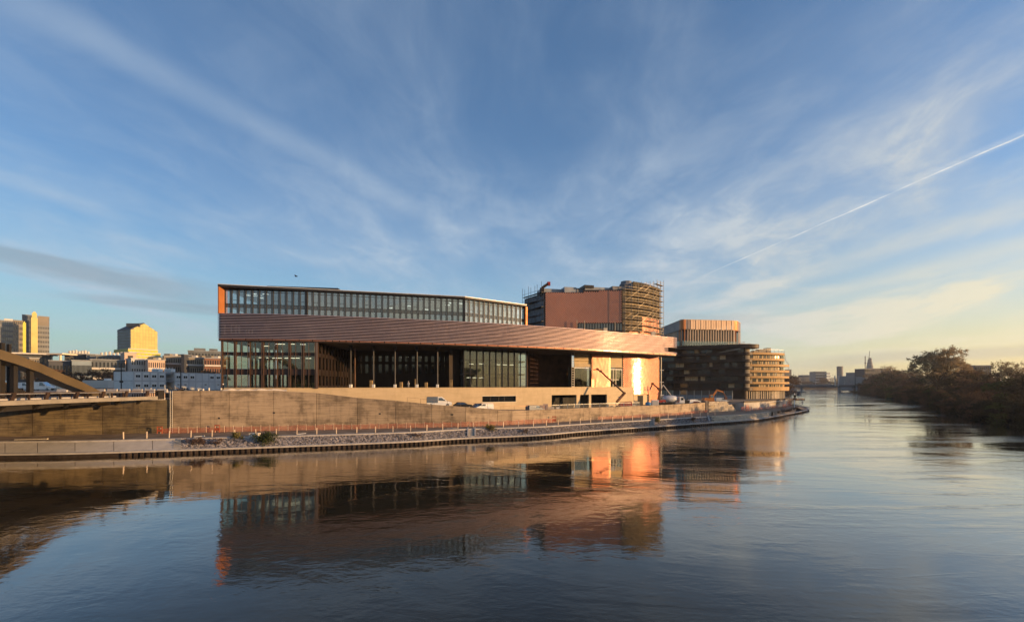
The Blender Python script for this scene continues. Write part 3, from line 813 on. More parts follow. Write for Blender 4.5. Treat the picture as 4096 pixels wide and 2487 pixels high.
obj('mast', MB().box(-77.3, -76.9, 64.0, 64.5, 9.8, 18.4).box(-77.3, -76.9, 65.0, 65.3, 9.8, 18.3), 'bridge_dark', br)
pmh = MB().hexa([(-.14, -.42, 0), (.14, -.42, 0), (.14, .02, 0), (-.14, .02, 0), (-.14, -.05, 1.08), (.14, -.05, 1.08), (.14, .36, 1.08), (-.14, .36, 1.08)]).mesh('railing_post', 'bridge_rail')
for k in range(10): put('railing_post', pmh, br, (DX0 - .15, 40.4 + 4.2 * k, 9.92))
obj('handrail', MB().box(DX0 - .22, DX0 - .04, -60, 80.5, 10.86, 10.98), 'bridge_rail', br)
for z in (10.2, 10.42, 10.64): obj('rail_wire', MB().box(DX0 - .15, DX0 - .12, -60, 80.5, z, z + .025), 'bridge_rail', br)
obj('end_post', MB().box(DX0 - .5, DX0 + .1, 80.4, 81.8, 9.3, 11.0), 'bridge_dark', br)
obj('kerb', MB().box(-73.6, -73.0, -60, 78.4, 9.805, 10.05), 'coping_stone', br)
ig = thing('guard_rail', 'low pale guard rail standing on the bridge deck before the arch foot', 'guard rail', (-72.4, 70, 9.8))
obj('rail', MB().box(-72.45, -72.35, 50, 80, 10.66, 10.76), 'galvanised', ig)
for k in range(14): obj('post', MB().box(-72.5, -72.3, 50.4 + k * 2.2, 50.6 + k * 2.2, 9.8, 10.66), 'bridge_rail', ig)

# ================================================================== the pale podium wall
pd = thing('podium_wall', 'sunlit pale concrete podium wall under the glass building', 'podium', (*cut(BAND, 1900), 5.0))
PT = 11.35
def ppan(a, b, z0, z1, name='panel', m='podium_concrete', d0=.6, d1=1.1):
    p, q = cut(BAND, a), cut(BAND, b); t = (q - p).normalized() * .012
    obj(name, MB().slab(p + t, q - t, d0, d1, z0, z1), m, pd)
for a, b in zip([878, 1010, 1150, 1390, 1582, 1760, 1881, 1932], [1010, 1150, 1390, 1582, 1760, 1881, 1932, 1932]):
    if b > a: ppan(a, b, 4.6, PT)
ppan(1932, 2067, 9.02, PT); ppan(1932, 2067, 4.6, 7.38)
ppan(2067, 2075, 4.6, PT); ppan(2075, 2211, 4.6, PT)
ppan(2211, 2318, 9.1, PT); ppan(2318, 2433, 9.1, PT)
ppan(2311, 2325, 4.6, 9.09); ppan(2361, 2370, 4.6, 9.09); ppan(2433, 2540, 4.6, PT)
c0, c1, d0_ = cut(BAND, 2292), cut(BAND, 2312), cut(BAND, 2326)
obj('raking_column', MB().hexa([(*(c0 + Vector((.2, 1.2))), 4.8), (*(cut(BAND, 2304) + Vector((.2, 1.2))), 4.8), (*(cut(BAND, 2304) + Vector((.2, 2))), 4.8), (*(c0 + Vector((.2, 2))), 4.8),
     (*(cut(BAND, 2308) + Vector((.2, 1.2))), 9.08), (*(cut(BAND, 2322) + Vector((.2, 1.2))), 9.08), (*(cut(BAND, 2322) + Vector((.2, 2))), 9.08), (*(cut(BAND, 2308) + Vector((.2, 2))), 9.08)]), 'podium_concrete', pd)
p, q = cut(BAND, 1900), cut(BAND, 2536); t = (q - p).normalized()
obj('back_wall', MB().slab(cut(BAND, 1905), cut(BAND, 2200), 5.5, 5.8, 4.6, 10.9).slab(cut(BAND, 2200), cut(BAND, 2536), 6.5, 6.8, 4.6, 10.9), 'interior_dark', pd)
ed = MB().profile([(-1.35, PT - .02), (-.52, PT - .02), (-.52, PT + .05), (-1.35, PT + .05)], norms([cut(BAND, p) for p in range(878, 2541, 25)]))
obj('coping', ed, 'podium_concrete', pd)
fr = MB(); a, b = cut(BAND, 1930), cut(BAND, 2069)
for (z0, z1) in ((9.0, 9.12), (7.28, 7.4)): fr.slab(a, b, .52, .75, z0, z1)
obj('window_surround', fr, 'cream_paint', pd)
for k, px in enumerate((1965, 2000, 2022)):
    a = cut(BAND, px); obj('window_post', MB().slab(a, a + t * .14, .9, 1.05, 7.4, 9.0), 'dark_frame', pd)
a, b = cut(BAND, 1933), cut(BAND, 2066)
obj('window_pane', MB().slab(a, b, .98, 1.0, 7.4, 9.0), 'glass_hall', pd)
# terrace floor behind the wall
tf = [p + n * -.9 for p, n in norms([cut(BAND, p) for p in range(878, 2536, 30)])]
obj('terrace_floor', MB().prism([tuple(p) for p in tf] + [(34, 160), (0, 152), (-40, 145), (-73, 132)], 10.9, 11.2), 'site_earth', pd)
e = cut(BAND, 2540)
obj('end_wall', MB().box(e.x - .5, e.x - .02, e.y + 1.3, e.y + 9.5, 4.6, PT - .01), 'podium_concrete', pd)
# ================================================================== the glass building with its copper louvre band
cb = thing('glass_building', 'long glass building with a band of copper louvres over a dark recessed hall', 'building', (-30, 110, 11.2))
BN = norms(BAND)
NS, ZB, ZT = 16, 22.98, 29.06
pitch = (ZT - ZB) / NS
sec = [(-.06, -.088), (.09, -.092), (.12, -.07), (.13, -.035), (.12, .008), (.085, .05), (.04, .076), (-.06, .085)]
BF = norms(crv([(-69.2, 100), (-49.7, 102.7), (-12.5, 113.5), (18.9, 127.5), (58.9, 152)], 20))
for k in range(NS):
    z = ZB + pitch * (k + .5); cutoff = len(BF) if k > 5 or k < 2 else len(BF) - 1 - 1
    obj('slat', MB().profile([(o, z + h) for o, h in sec], BF[:cutoff]), 'copper_slat', cb, smooth=True)
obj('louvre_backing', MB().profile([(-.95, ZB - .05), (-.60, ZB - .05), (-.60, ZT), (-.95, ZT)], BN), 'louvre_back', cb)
s_ = .3; Lb = plen(BAND); gp = rnd
while s_ < Lb - 3:
    w = 2.75 if not (24 < s_ < 31) else 1.3
    a, _ = along(BAND, s_); b, _ = along(BAND, s_ + w)
    obj('lower_strip', MB().slab(a, b, -.08, .12, ZB - .27, ZB - .06), 'copper_tile', cb); s_ += w + .24
obj('soffit_edge', MB().profile([(-.6, ZB - .55), (-.25, ZB - .55), (-.25, ZB - .05), (-.6, ZB - .05)], BN), 'dark_bronze', cb)
inn = [tuple(p + n * -.97) for p, n in BN]
back = [(56, 158.5), (41, 153), (21, 152), (4, 147), (-20, 135.2), (-52, 131.5), (-73.2, 127)]
obj('soffit', MB().prism(inn + back, ZB - .5, ZB - .1), 'soffit_board', cb)
obj('terrace_slab', MB().prism(inn + back, 28.2, 28.55), 'roof_metal', cb)
obj('end_panel', MB().slab((-73.2, 127), (-69.35, 100.6), -.05, .3, ZB - .3, ZT), 'copper_slat', cb)
# brackets showing through the louvres at the left
for px in (897, 924, 942, 955, 982, 994, 1008):
    for yy in ((1301, 1334) if px < 960 else (1317, 1334),):
        p = cut(BAND, px); obj('bracket', MB().box(p.x - .12, p.x + .12, p.y - .06, p.y + .3, PZ(yy[1], p.y), PZ(yy[0], p.y)), 'grey_fin', cb)

# ---- upper glass storey
GL = [(-69.0, 102.2), (-50.9, 105.5), (-12.9, 115.0), (3.9, 126.8)]
UE = [(-69.25, 100), (-50.7, 104.7), (-12.6, 114.2), (4.4, 126.0)]
ub = [(-2, 141), (-18, 138), (-73, 125)]
obj('roof', MB().prism(UE + ub, 35.25, 35.72), 'roof_edge', cb)
obj('roof_trim', MB().profile([(-.4, 35.724), (.03, 35.724), (.03, 35.86), (-.4, 35.86)], norms(UE)), 'roof_trim', cb)
obj('penthouse_roof', MB().prism([tuple(P2(1078, 106)), tuple(P2(1345, 108.5)), tuple(P2(1392, 116)), tuple(P2(1100, 114))], 35.86, 36.4).prism([tuple(P2(1068, 105.4)), tuple(P2(1352, 107.9)), tuple(P2(1398, 117)), tuple(P2(1090, 115))], 36.4, 36.62), 'roof_edge', cb)
obj('reveal_panel', MB().box(-69.25, -69.02, 100.05, 102.6, 28.9, 35.24), 'copper_bright', cb)
obj('reveal_panel', MB().slab((3.95, 126.0), (4.5, 126.4), -.2, .8, 28.6, 35.24), 'copper_bright', cb)
for si, (A, B, nb) in enumerate([(GL[0], GL[1], 12), (GL[1], GL[2], 26), (GL[2], GL[3], 13)]):
    A = Vector(A); B = Vector(B); Ls = (B - A).length; w = Ls / nb; an = math.atan2(B.y - A.y, B.x - A.x); t = (B - A).normalized()
    pm_ = lmesh('pane', 'glass_upper', (.07, w * .66, .03, .05, 31.66, 34.54))
    pc_ = lmesh('clerestory_pane', 'glass_upper', (.07, w * .66, .03, .05, 34.68, 35.2))
    pl_ = lmesh('lower_pane', 'glass_upper', (.07, w * .66, .03, .05, 28.5, 30.74))
    fx_ = lmesh('fixed_panel', 'glass_opaque', (w * .70, w - .07, .0, .05, 28.5, 35.2))
    mu_ = lmesh('mullion', 'grey_fin', (-.07, .07, -.16, .08, 28.5, 35.24))
    ms_ = lmesh('mullion', 'dark_frame', (w * .66, w * .70, -.05, .08, 28.5, 35.24))
    tr_ = lmesh('transom', 'dark_frame', (.07, w * .66, -.02, .055, 32.5, 32.58))
    for i in range(nb):
        p = A + t * (w * i); L3 = (p.x, p.y, 0)
        for nm, me in (('pane', pm_), ('clerestory_pane', pc_), ('lower_pane', pl_), ('fixed_panel', fx_), ('mullion', mu_), ('mullion', ms_)): put(nm, me, cb, L3, an)
        if i % 2: put('transom', tr_, cb, L3, an)
    obj('spandrel', MB().slab(A, B, .06, .12, 30.80, 31.60), 'glass_opaque', cb)
    for z in (30.74, 31.58, 34.58): obj('transom', MB().slab(A, B, -.04, .09, z, z + .08), 'dark_frame', cb)
    q = A + t * (.0 if si else -0.0)
    if si: obj('corner_post', MB().box(q.x - .25, q.x + .25, q.y - .3, q.y + .25, 28.5, 35.24), 'dark_frame', cb)
GI = [tuple(p + n * -.3) for p, n in norms(GL)]
obj('floor_slab', MB().prism(GI + [(-3, 139), (-18, 136), (-72, 123)], 31.0, 31.4), 'interior_grey', cb)
obj('ceiling', MB().prism(GI + [(-3, 139), (-18, 136), (-72, 123)], 34.9, 35.2), 'interior_grey', cb)
IB = [(-72, 122.5), (-18, 135.4), (-3, 138.4)]
ib = MB(); Li = plen(IB); s_ = 0
while s_ < Li - 1:
    w = .35 if s_ < 24 else 6.0
    a, _ = along(IB, s_); b, _ = along(IB, min(Li, s_ + w)); ib.slab(a, b, 0, .2, 28.55, 34.9); s_ += 1.3 if s_ < 24 else 6.0
obj('inner_wall', ib, 'interior_grey', cb)
obj('core_wall', MB().slab((-45, 113), (-13, 122), 0, .3, 31.4, 34.9).slab((-45, 113), (-13, 122), 0, .3, 28.55, 31.0).slab((-12, 121), (0, 131), 0, .2, 28.55, 34.9), 'interior_grey', cb)
for k in range(9):
    a, an = along([GL[1], GL[2]], 2 + k * 4.3); v_ = Vector((-math.sin(an), math.cos(an)))
    obj('partition', MB().slab(a + v_ * .6, a + v_ * 4.5, -.06, .06, 28.6 if k % 3 == 0 else 31.4, 34.8), 'interior_white', cb)
for k in range(9):
    a, an = along([GL[2], GL[3]], 1 + k * 2.2); v_ = Vector((-math.sin(an), math.cos(an))); u_ = Vector((math.cos(an), math.sin(an)))
    obj('blind', MB().slab(a + v_ * .5, a + v_ * .5 + u_ * .8, -.02, .02, 31.6, 34.5), 'interior_white', cb)
lt = lmesh('ceiling_light', 'lamp_strip', (-.65, .65, -.06, .06, -.04, .04))
for px, py, dp in [(945, 1170, 4), (962, 1170, 6), (990, 1181, 4), (1014, 1176, 3), (1020, 1184, 6), (1038, 1181, 5), (1062, 1176, 3), (1070, 1181, 7), (1043, 1192, 7), (1088, 1181, 6),
                   (1205, 1179, 5), (1216, 1183, 4), (1310, 1181, 4), (1312, 1193, 7), (1358, 1184, 4), (1362, 1195, 7), (1452, 1190, 4), (1455, 1200, 7), (1488, 1192, 3), (1492, 1203, 8),
                   (1505, 1196, 5), (1560, 1232, 6), (1634, 1224, 4), (1640, 1236, 7), (1704, 1238, 4), (1745, 1240, 5), (1790, 1220, 5), (1806, 1212, 4), (1840, 1214, 4), (1462, 1252, 4), (1510, 1254, 4), (1640, 1262, 5), (1760, 1266, 5), (1830, 1268, 5)]:
    q = cut(GL, px); Y = q.y + dp; an = along(GL, 30)[1]
    put('ceiling_light', lt, cb, (PX(px, Y), Y, PZ(py, Y)), an)

# ---- lower left glazing, three storeys behind copper fins
LA, LB_ = Vector((-68.7, 100.9)), Vector((-47.6, 103.8)); t = (LB_ - LA).normalized(); an = math.atan2(t.y, t.x); nb = 7; w = (LB_ - LA).length / nb
ZS = [(11.3, 14.45), (15.92, 19.08), (19.92, 22.45)]
for z0, z1 in ZS:
    a_ = lmesh('pane', 'glass_lower', (.05, 1.1, .02, .04, z0 + .03, z1 - .03)); b_ = lmesh('pane', 'glass_lower', (1.14, 2.62, .02, .04, z0 + .03, z1 - .03))
    c_ = lmesh('side_panel', 'bronze_fin', (2.70, w - .05, .02, .08, z0, z1))
    for i in range(nb):
        p = LA + t * (w * i)
        put('pane', a_, cb, (*p, 0), an); put('pane', b_, cb, (*p, 0), an)
        if i % 2 == 0: put('side_panel', c_, cb, (*p, 0), an)
for z0, z1 in ((14.45, 15.92), (19.08, 19.92)): obj('spandrel', MB().slab(LA, LB_, .05, .12, z0, z1), 'dark_bronze', cb)
fa = lmesh('fin', 'bronze_fin', (-.05, .05, -.38, .05, 11.3, 22.5)); fb = lmesh('fin', 'bronze_fin', (-.03, .03, -.12, .05, 11.3, 22.5))
for i in range(nb):
    p = LA + t * (w * i)
    for dx, me in ((0, fa), (1.12, fb), (2.66, fa)): q = p + t * dx; put('fin', me, cb, (*q, 0), an)
obj('corner_post', MB().slab(LB_ - t * .2, LB_ + t * .25, -.3, .5, 11.2, 22.5), 'bronze_fin', cb)
obj('corner_post', MB().slab(LA - t * .3, LA, -.2, .4, 11.2, 22.5), 'bronze_fin', cb)
LP = [tuple(LA + Vector((.2, .4))), tuple(LB_ + Vector((-.4, .4))), (-49.9, 126.5), (-72, 124)]
for z in (15.0, 19.3): obj('floor_slab', MB().prism(LP, z, z + .4), 'interior_grey', cb)
obj('ground_slab', MB().prism(LP, 11.205, 11.28), 'interior_grey', cb)
nv = Vector((-t.y, t.x))
ib = MB()
for k in range(9): q = LA + t * (.5 + k * 1.15) + nv * 12.5; ib.slab(q, q + t * (.42 if k % 3 else .8), 0, .2, 11.3, 22.4)
ib.slab(LA + t * 10.8 + nv * 12.5, LB_ + nv * 12.5, 0, .3, 11.3, 22.4)
obj('inner_wall', ib, 'interior_grey', cb)
obj('core_wall', MB().slab(LA + t * 11 + nv * 6, LB_ + nv * 6 - t * 1.2, 0, .3, 15.4, 22.4), 'interior_grey', cb)
for s0, wd, z0, z1, dd in [(3.4, .7, 19.75, 22.4, .8), (5.6, .8, 19.75, 22.4, .9), (.3, .6, 15.5, 19.1, 1.5), (6.8, .6, 15.5, 19.1, .8), (8.6, .7, 15.5, 19.1, 1.0), (11.2, .35, 11.3, 13.6, 1), (14.2, .5, 11.9, 13.6, 1), (15.8, 2.0, 11.3, 12.4, 1.2),
                           (18.2, .25, 11.3, 13.3, .9), (19.3, .2, 11.3, 12.6, .8), (19.9, .6, 11.3, 12.6, .9), (12.6, .8, 15.5, 17.5, 1.5), (17.6, .5, 15.5, 18.6, 1.5)]:
    q = LA + t * s0 + nv * dd; obj('partition', MB().slab(q, q + t * wd, 0, .1, z0, z1), 'interior_cream', cb)
for px, py, dp in [(982, 1372, 5), (1004, 1376, 7), (1018, 1378, 9), (1056, 1376, 7), (1080, 1368, 3), (1066, 1384, 10), (1104, 1372, 4), (1112, 1376, 5), (1144, 1372, 4), (1128, 1376, 5), (1168, 1376, 5), (1183, 1371, 4), (1212, 1377, 5), (1046, 1430, 3), (1064, 1431, 4), (1100, 1432, 5), (1116, 1432, 5), (1150, 1432, 4), (1168, 1432, 4), (1188, 1432, 4), (1234, 1433, 4)]:
    q = LA + t * ((px - 877) / 18.4); Y = q.y + dp
    put('ceiling_light', lt, cb, (PX(px, Y), Y, PZ(py, Y)), an)

# ---- the recessed hall
def dark_run(A, B, nb, zs, gm, fm='dark_bronze', fin=.14, wall='hall_dark', wide=.62, deep=.25):
    A = Vector(A); B = Vector(B); t = (B - A).normalized(); an = math.atan2(t.y, t.x); w = (B - A).length / nb
    zc = 11.2
    for z0, z1 in zs + [(22.48, 22.48)]:
        if z0 > zc + .05: obj('spandrel', MB().slab(A, B, 0, .1, zc, z0 - .002), wall, cb)
        zc = z1
    for z0, z1 in zs:
        me = lmesh('pane', gm, (w * (1 - wide), w - .08, .05, .07, z0, z1)); mf = lmesh('wall_panel', wall, (.05, w * (1 - wide), 0, .1, z0, z1))
        for i in range(nb): p = A + t * (w * i); put('pane', me, cb, (*p, 0), an); put('wall_panel', mf, cb, (*p, 0), an)
    me = lmesh('fin', fm, (-.05, .05, -deep, .12, 11.2, 22.48))
    for i in range(nb + 1): p = A + t * (w * i); put('fin', me, cb, (*p, 0), an)
RW0, RW1 = (-47.75, 104.4), (-49.5, 128.5)
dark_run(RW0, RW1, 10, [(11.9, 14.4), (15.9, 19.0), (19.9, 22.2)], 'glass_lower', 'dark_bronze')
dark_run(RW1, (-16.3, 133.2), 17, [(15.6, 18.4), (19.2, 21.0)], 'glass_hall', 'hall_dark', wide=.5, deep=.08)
for k in range(7):
    q = Vector(RW0).lerp(Vector(RW1), .08 + .1 * k); obj('partition', MB().box(q.x - 1.6, q.x - 1.5, q.y, q.y + .9, 11.9 if k % 2 else 15.9, 18.8 if k % 2 else 22), 'interior_cream', cb)
for k in range(12):
    a = Vector(RW1).lerp(Vector((-16.3, 133.2)), .2 + .06 * k + rnd.uniform(-.01, .01)); obj('partition', MB().slab(a + Vector((0, .9)), a + Vector((.8, 1.0)), 0, .1, 15.7, 18.3 if k % 2 else 17.7), 'interior_grey', cb)
    if k % 2: put('ceiling_light', lt, cb, (a.x, a.y + 1.3, 18.2), 0.1)
    if k < 8: put('ceiling_light', lt, cb, (a.x + .5, a.y + 1.6, 20.6 + .1 * (k % 3)), 0.1)
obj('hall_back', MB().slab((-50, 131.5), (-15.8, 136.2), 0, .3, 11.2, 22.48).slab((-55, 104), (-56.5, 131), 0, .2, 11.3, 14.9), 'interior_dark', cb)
cy = MB(); cc_ = Vector((-20.5, 126)); 
for k in range(12):
    w0, w1 = R(-75 + k * 14), R(-75 + (k + 1) * 14)
    a = cc_ + Vector((math.cos(w0), math.sin(w0))) * 5.2; b = cc_ + Vector((math.cos(w1), math.sin(w1))) * 5.2
    if b.y > 121.7: cy.quad((*a, 11.2), (*b, 11.2), (*b, 22.48), (*a, 22.48))
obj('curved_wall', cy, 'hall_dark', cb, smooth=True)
for px in (1403, 1494, 1580, 1668, 1750):
    k = (px - 1403) / 347; Y = 111.4 + 6.3 * k; x = PX(px, Y)
    obj('column', MB().lathe((x, Y, 11.2), [(.20, 0), (.20, 11.28)], 10), 'grey_fin', cb)
    obj('column_head', MB().box(x - .4, x + .4, Y - .4, Y + .4, 21.7, 22.46), 'dark_frame', cb)
    obj('column_foot', MB().box(x - .32, x + .32, Y - .34, Y + .3, 11.2, 12.2), 'white_paint', cb)
obj('column', MB().lathe((PX(1420, 118), 118, 11.2), [(.14, 0), (.14, 11.2)], 8), 'bronze_fin', cb)
for px, z1 in ((1480, 13.4), (1600, 12.9), (1660, 13.8), (1700, 12.8), (1800, 13.5)):
    obj('site_stack', MB().box(PX(px, 122), PX(px, 122) + .7, 121.6, 122.4, 11.2, z1), 'raw_timber', cb)
# ---- forward glass block
GA, GB = Vector((-13.8, 121.6)), Vector((4.4, 130.0)); t = (GB - GA).normalized(); an = math.atan2(t.y, t.x); nb = 10; w = (GB - GA).length / nb; nv = Vector((-t.y, t.x))
for z0, z1 in ((11.3, 13.9), (14.0, 15.3), (15.4, 17.5), (17.6, 19.2), (19.3, 22.35)):
    me = lmesh('pane', 'glass_lower', (.06, w - .26, .02, .04, z0, z1))
    for i in range(nb): p = GA + t * (w * i); put('pane', me, cb, (*p, 0), an)
for z in (13.9, 15.3, 17.5, 19.2, 22.3): obj('transom', MB().slab(GA, GB, -.03, .07, z, z + .1), 'dark_frame', cb)
me = lmesh('mullion', 'dark_frame', (-.06, .06, -.3, .06, 11.2, 22.48)); m2 = lmesh('mullion', 'grey_fin', (-.26, -.16, -.1, .06, 11.2, 22.48))
for i in range(nb + 1): p = GA + t * (w * i); put('mullion', me, cb, (*p, 0), an); put('mullion', m2, cb, (*p, 0), an)
obj('return_glazing', MB().slab((-16.3, 133.2), (-13.9, 121.8), 0, .08, 11.2, 22.48), 'glass_opaque', cb)
for z in (15.0, 18.9): obj('floor_slab', MB().prism([tuple(GA + nv * .5 + t * .3), tuple(GB + nv * .5 - t * .3), tuple(GB + nv * 12), tuple(GA + nv * 12)], z, z + .35), 'interior_grey', cb)
obj('inner_wall', MB().slab(GA + nv * 5.5, GB + nv * 5.5, 0, .2, 11.2, 22.4), 'interior_grey', cb)
for s0, wd, z0, z1 in [(.15, .9, 19.6, 22.2), (.5, .45, 15.8, 18.8), (.5, .45, 11.3, 14.9), (4.6, .9, 19.4, 21.0), (6.8, 1.1, 19.4, 21.0), (4.6, .8, 15.4, 17.7), (7.2, .5, 15.4, 17.9), (6.8, .3, 15.4, 17.6), (4.6, .7, 11.3, 14.0)]:
    q = GA + t * s0 + nv * .6; obj('partition', MB().slab(q, q + t * wd, 0, .1, z0, z1), 'interior_cream', cb)  # pale yellow boards stand in for inner walls lit by the sun
for s0, z, dp in [(3, 18.2, 2), (6, 18.3, 2), (11.5, 18.2, 2), (14, 18.2, 2.5), (16, 18.2, 2), (2, 14.2, 1.5), (4, 14.2, 2), (6, 14.2, 2)]:
    q = GA + t * s0 + nv * dp; put('ceiling_light', lt, cb, (*q, z), an)
# ---- dark opening
obj('opening_wall', MB().slab((5.2, 146), (21, 150), 0, .3, 11.2, 22.5).slab((4.6, 130.3), (5.4, 146), -.1, .2, 11.2, 22.5), 'hall_red', cb)
lat = MB()
for k in range(9): lat.slab((5.6, 131 + .2), (8.6, 140), .0, .05, 11.4 + k * 1.25, 11.5 + k * 1.25)
for k in range(6): a = Vector((5.6, 131)).lerp(Vector((8.6, 140)), k / 5); lat.box(a.x - .05, a.x + .05, a.y - .05, a.y + .05, 11.2, 22.4)
obj('lattice', lat, 'hall_red', cb, kind='stuff')

# ================================================================== the copper tower
tw = thing('copper_tower', 'tall tower half clad in overlapping copper shingles, behind the louvre band', 'tower', (30, 155, 11.2))
TF = crv([(11.4, 147.0), (24.7, 147.7), (38.4, 147.6)], 8)                 # front field
TR = crv([(38.4, 147.6), (42.6, 149.2), (48.5, 153), (55.7, 160.0)], 8)  # right field, turning away
core = [(5.2, 157)] + [tuple(p + n * -.35) for p, n in norms(TF)] + [tuple(p + n * -.35) for p, n in norms(TR)] + [(52, 174), (10, 174)]
obj('core', MB().prism(core, 28.56, 44.0), 'membrane_grey', tw)
TRo = [tuple(p + n * -.35) for p, n in norms(TR)]
obj('lower_core', MB().prism(TRo + [(52, 170), (40, 165), (37.6, 149)], 4.8, 28.5), 'podium_concrete', tw)
def shingles(mb, path, z0, z1, s=.80, off=.05, edge=True, rg=random.Random(11), keep=None):
    Lp = plen(path); rows = int((z1 - z0) / (s * .5)); h = s * .46; wd = s * .46
    for r in range(rows):
        z = z0 + s * .5 * (r + .5); nn = int(Lp / s)
        for k in range(nn + (r % 2)):
            c = (k + (0 if r % 2 else .5)) * s
            if c < .02 or c > Lp - .02: continue
            if keep and not keep(c / Lp, z): continue
            p, an = along(path, c); tx = Vector((math.cos(an), math.sin(an))); nx = Vector((math.sin(an), -math.cos(an)))
            tl = rg.gauss(0, .004); ti = rg.gauss(0, .006)
            A = (*(p + nx * (off - ti)), z + h); B_ = (*(p + tx * wd + nx * (off + .025 + tl)), z); C_ = (*(p + nx * (off + .055 + ti)), z - h); D_ = (*(p - tx * wd + nx * (off + .025 - tl)), z)
            i = len(mb.v); mb.v += [A, B_, C_, D_]; mb.f.append((i, i + 3, i + 2, i + 1))
obj('field_backing', MB().profile([(-.3, 28.57), (-.02, 28.57), (-.02, 44.2), (-.3, 44.2)], norms(TF)).profile([(-.3, 44.2), (-.02, 44.2), (-.02, 45.1), (-.3, 45.1)], norms(TF[8:])), 'dark_bronze', tw)
obj('field_backing', MB().profile([(-.3, 8.7), (-.02, 8.7), (-.02, 22.4), (-.3, 22.4)], norms(TR)), 'dark_bronze', tw)
sh = MB()
def keep_front(f, z):
    px = 2180 + 310 * f
    top = 44.2 if f < .5 else 44.3 + 1.5 * (f - .5)
    return z < top and (z > 33.7 or f < .42) and z > 28.8
shingles(sh, TF, 28.8, 45.5, keep=keep_front)
setp(obj('shingle_field', sh, 'copper_tile', tw), kind='stuff')
sh = MB()
def keep_right(f, z):
    return (z < 21.7 or f < .93) and (z < 22.7) and (z > 8.7 or f > .60)
shingles(sh, TR, 5.2, 22.9, keep=keep_right)
shingles(sh, TR, 28.6, 36.5, keep=lambda f, z: f > .12 and (z < 31.2 or (f > .42 and z < 36.2 and f < .95)) and not (.30 < f < .36))
setp(obj('shingle_field', sh, 'copper_tile', tw), kind='stuff')
FL = [P2(2285, 138.6), P2(2365, 141.5), P2(2440, 145), P2(2490, 147.4)]
sh = MB(); shingles(sh, [FL[1], FL[2]], 11.2, 22.7, off=.4, keep=lambda f, z: not (f < .2 and z < 14 + 8 * 0) and not (f > .85 and z < 13.2))
setp(obj('shingle_field', sh, 'copper_tile', tw), kind='stuff')
obj('pier', MB().slab(FL[1], FL[2], -.2, 1.2, 11.2, 22.45), 'bronze_fin', tw)
obj('corner_pole', MB().lathe((55.9, 159.4, 4.9), [(.22, 0), (.22, 18.2)], 8), 'cream_paint', tw)
for z in (8.2, 13, 17.5, 22.9): obj('bracket', MB().box(55.4, 56.9, 159.2, 159.5, z, z + .22), 'white_paint', tw)
a, b = Vector(TRo[2]), Vector(TRo[int(len(TRo) * .58)])
obj('yard_opening', MB().slab(a + Vector((.1, -.1)), b + Vector((.1, -.1)), -.12, .1, 5.0, 8.3), 'interior_dark', tw)
obj('lintel', MB().slab(a + Vector((.1, -.1)), b + Vector((.1, -.1)), -.3, .1, 8.31, 8.6), 'podium_concrete', tw)
# left bay: concrete over a tall window
a, b = P2(2287, 138.7), P2(2297, 139)
m = MB().beam((*a, 11.3), (*a, 22.4), .12).beam((*b, 11.3), (*b, 22.4), .2)
for k in range(14): m.beam((*a, 11.6 + k * .78), (*b, 11.6 + k * .78), .16)
obj('ladder_tower', m, 'cream_paint', tw)
a, b = P2(2299, 139.2), P2(2364, 141.6)
obj('upper_panel', MB().slab(a, b, .3, .6, 19.0, 22.4), 'podium_concrete', tw)
for k in range(3): obj('batten', MB().slab(a, b, .18, .3, 19.9 + k * .8, 20.1 + k * .8), 'raw_timber', tw)
obj('beam', MB().slab(a, b, -.1, .6, 17.9, 18.95), 'podium_concrete', tw)
obj('window_pane', MB().slab(a, b, .35, .38, 11.2, 17.7), 'glass_lower', tw)
obj('window_head', MB().slab(a, b, .1, .3, 17.55, 17.75), 'white_paint', tw)
for f in (.5, .7): q = a.lerp(b, f) + Vector((0, 1)); obj('duct', MB().lathe((*q, 11.2), [(.45, 0), (.45, 6.3)], 10), 'interior_cream', tw)
obj('back_wall', MB().slab(a, b, 4, 4.3, 11.2, 18), 'interior_dark', tw)
# right bay between the shingle fields
a, b = P2(2441, 145.2), P2(2489, 147.4)
obj('upper_panel', MB().slab(a, b, .1, .4, 18.6, 22.4), 'podium_concrete', tw)
obj('beam', MB().slab(a, b, -.05, .3, 18.0, 18.55), 'podium_concrete', tw)
obj('window_pane', MB().slab(a, b, .5, .53, 11.2, 17.4), 'glass_lower', tw)
obj('window_head', MB().slab(a, b, .0, .2, 17.3, 17.55), 'white_paint', tw)
for f in (.0, .25, .48, .98): q = a.lerp(b, f); obj('window_post', MB().slab(q, q + (b - a) * .04, .2, .4, 11.2, 17.3), 'cream_paint', tw)
obj('window_rail', MB().slab(a, a.lerp(b, .75), .2, .35, 13.8, 14.0), 'cream_paint', tw)
obj('back_wall', MB().slab(a, b, 2.0, 2.3, 11.2, 18), 'interior_cream', tw)
obj('slab_edge', MB().slab(P2(2285, 138.3), P2(2490, 147.2), -.2, .2, 11.205, 11.5), 'podium_concrete', tw)
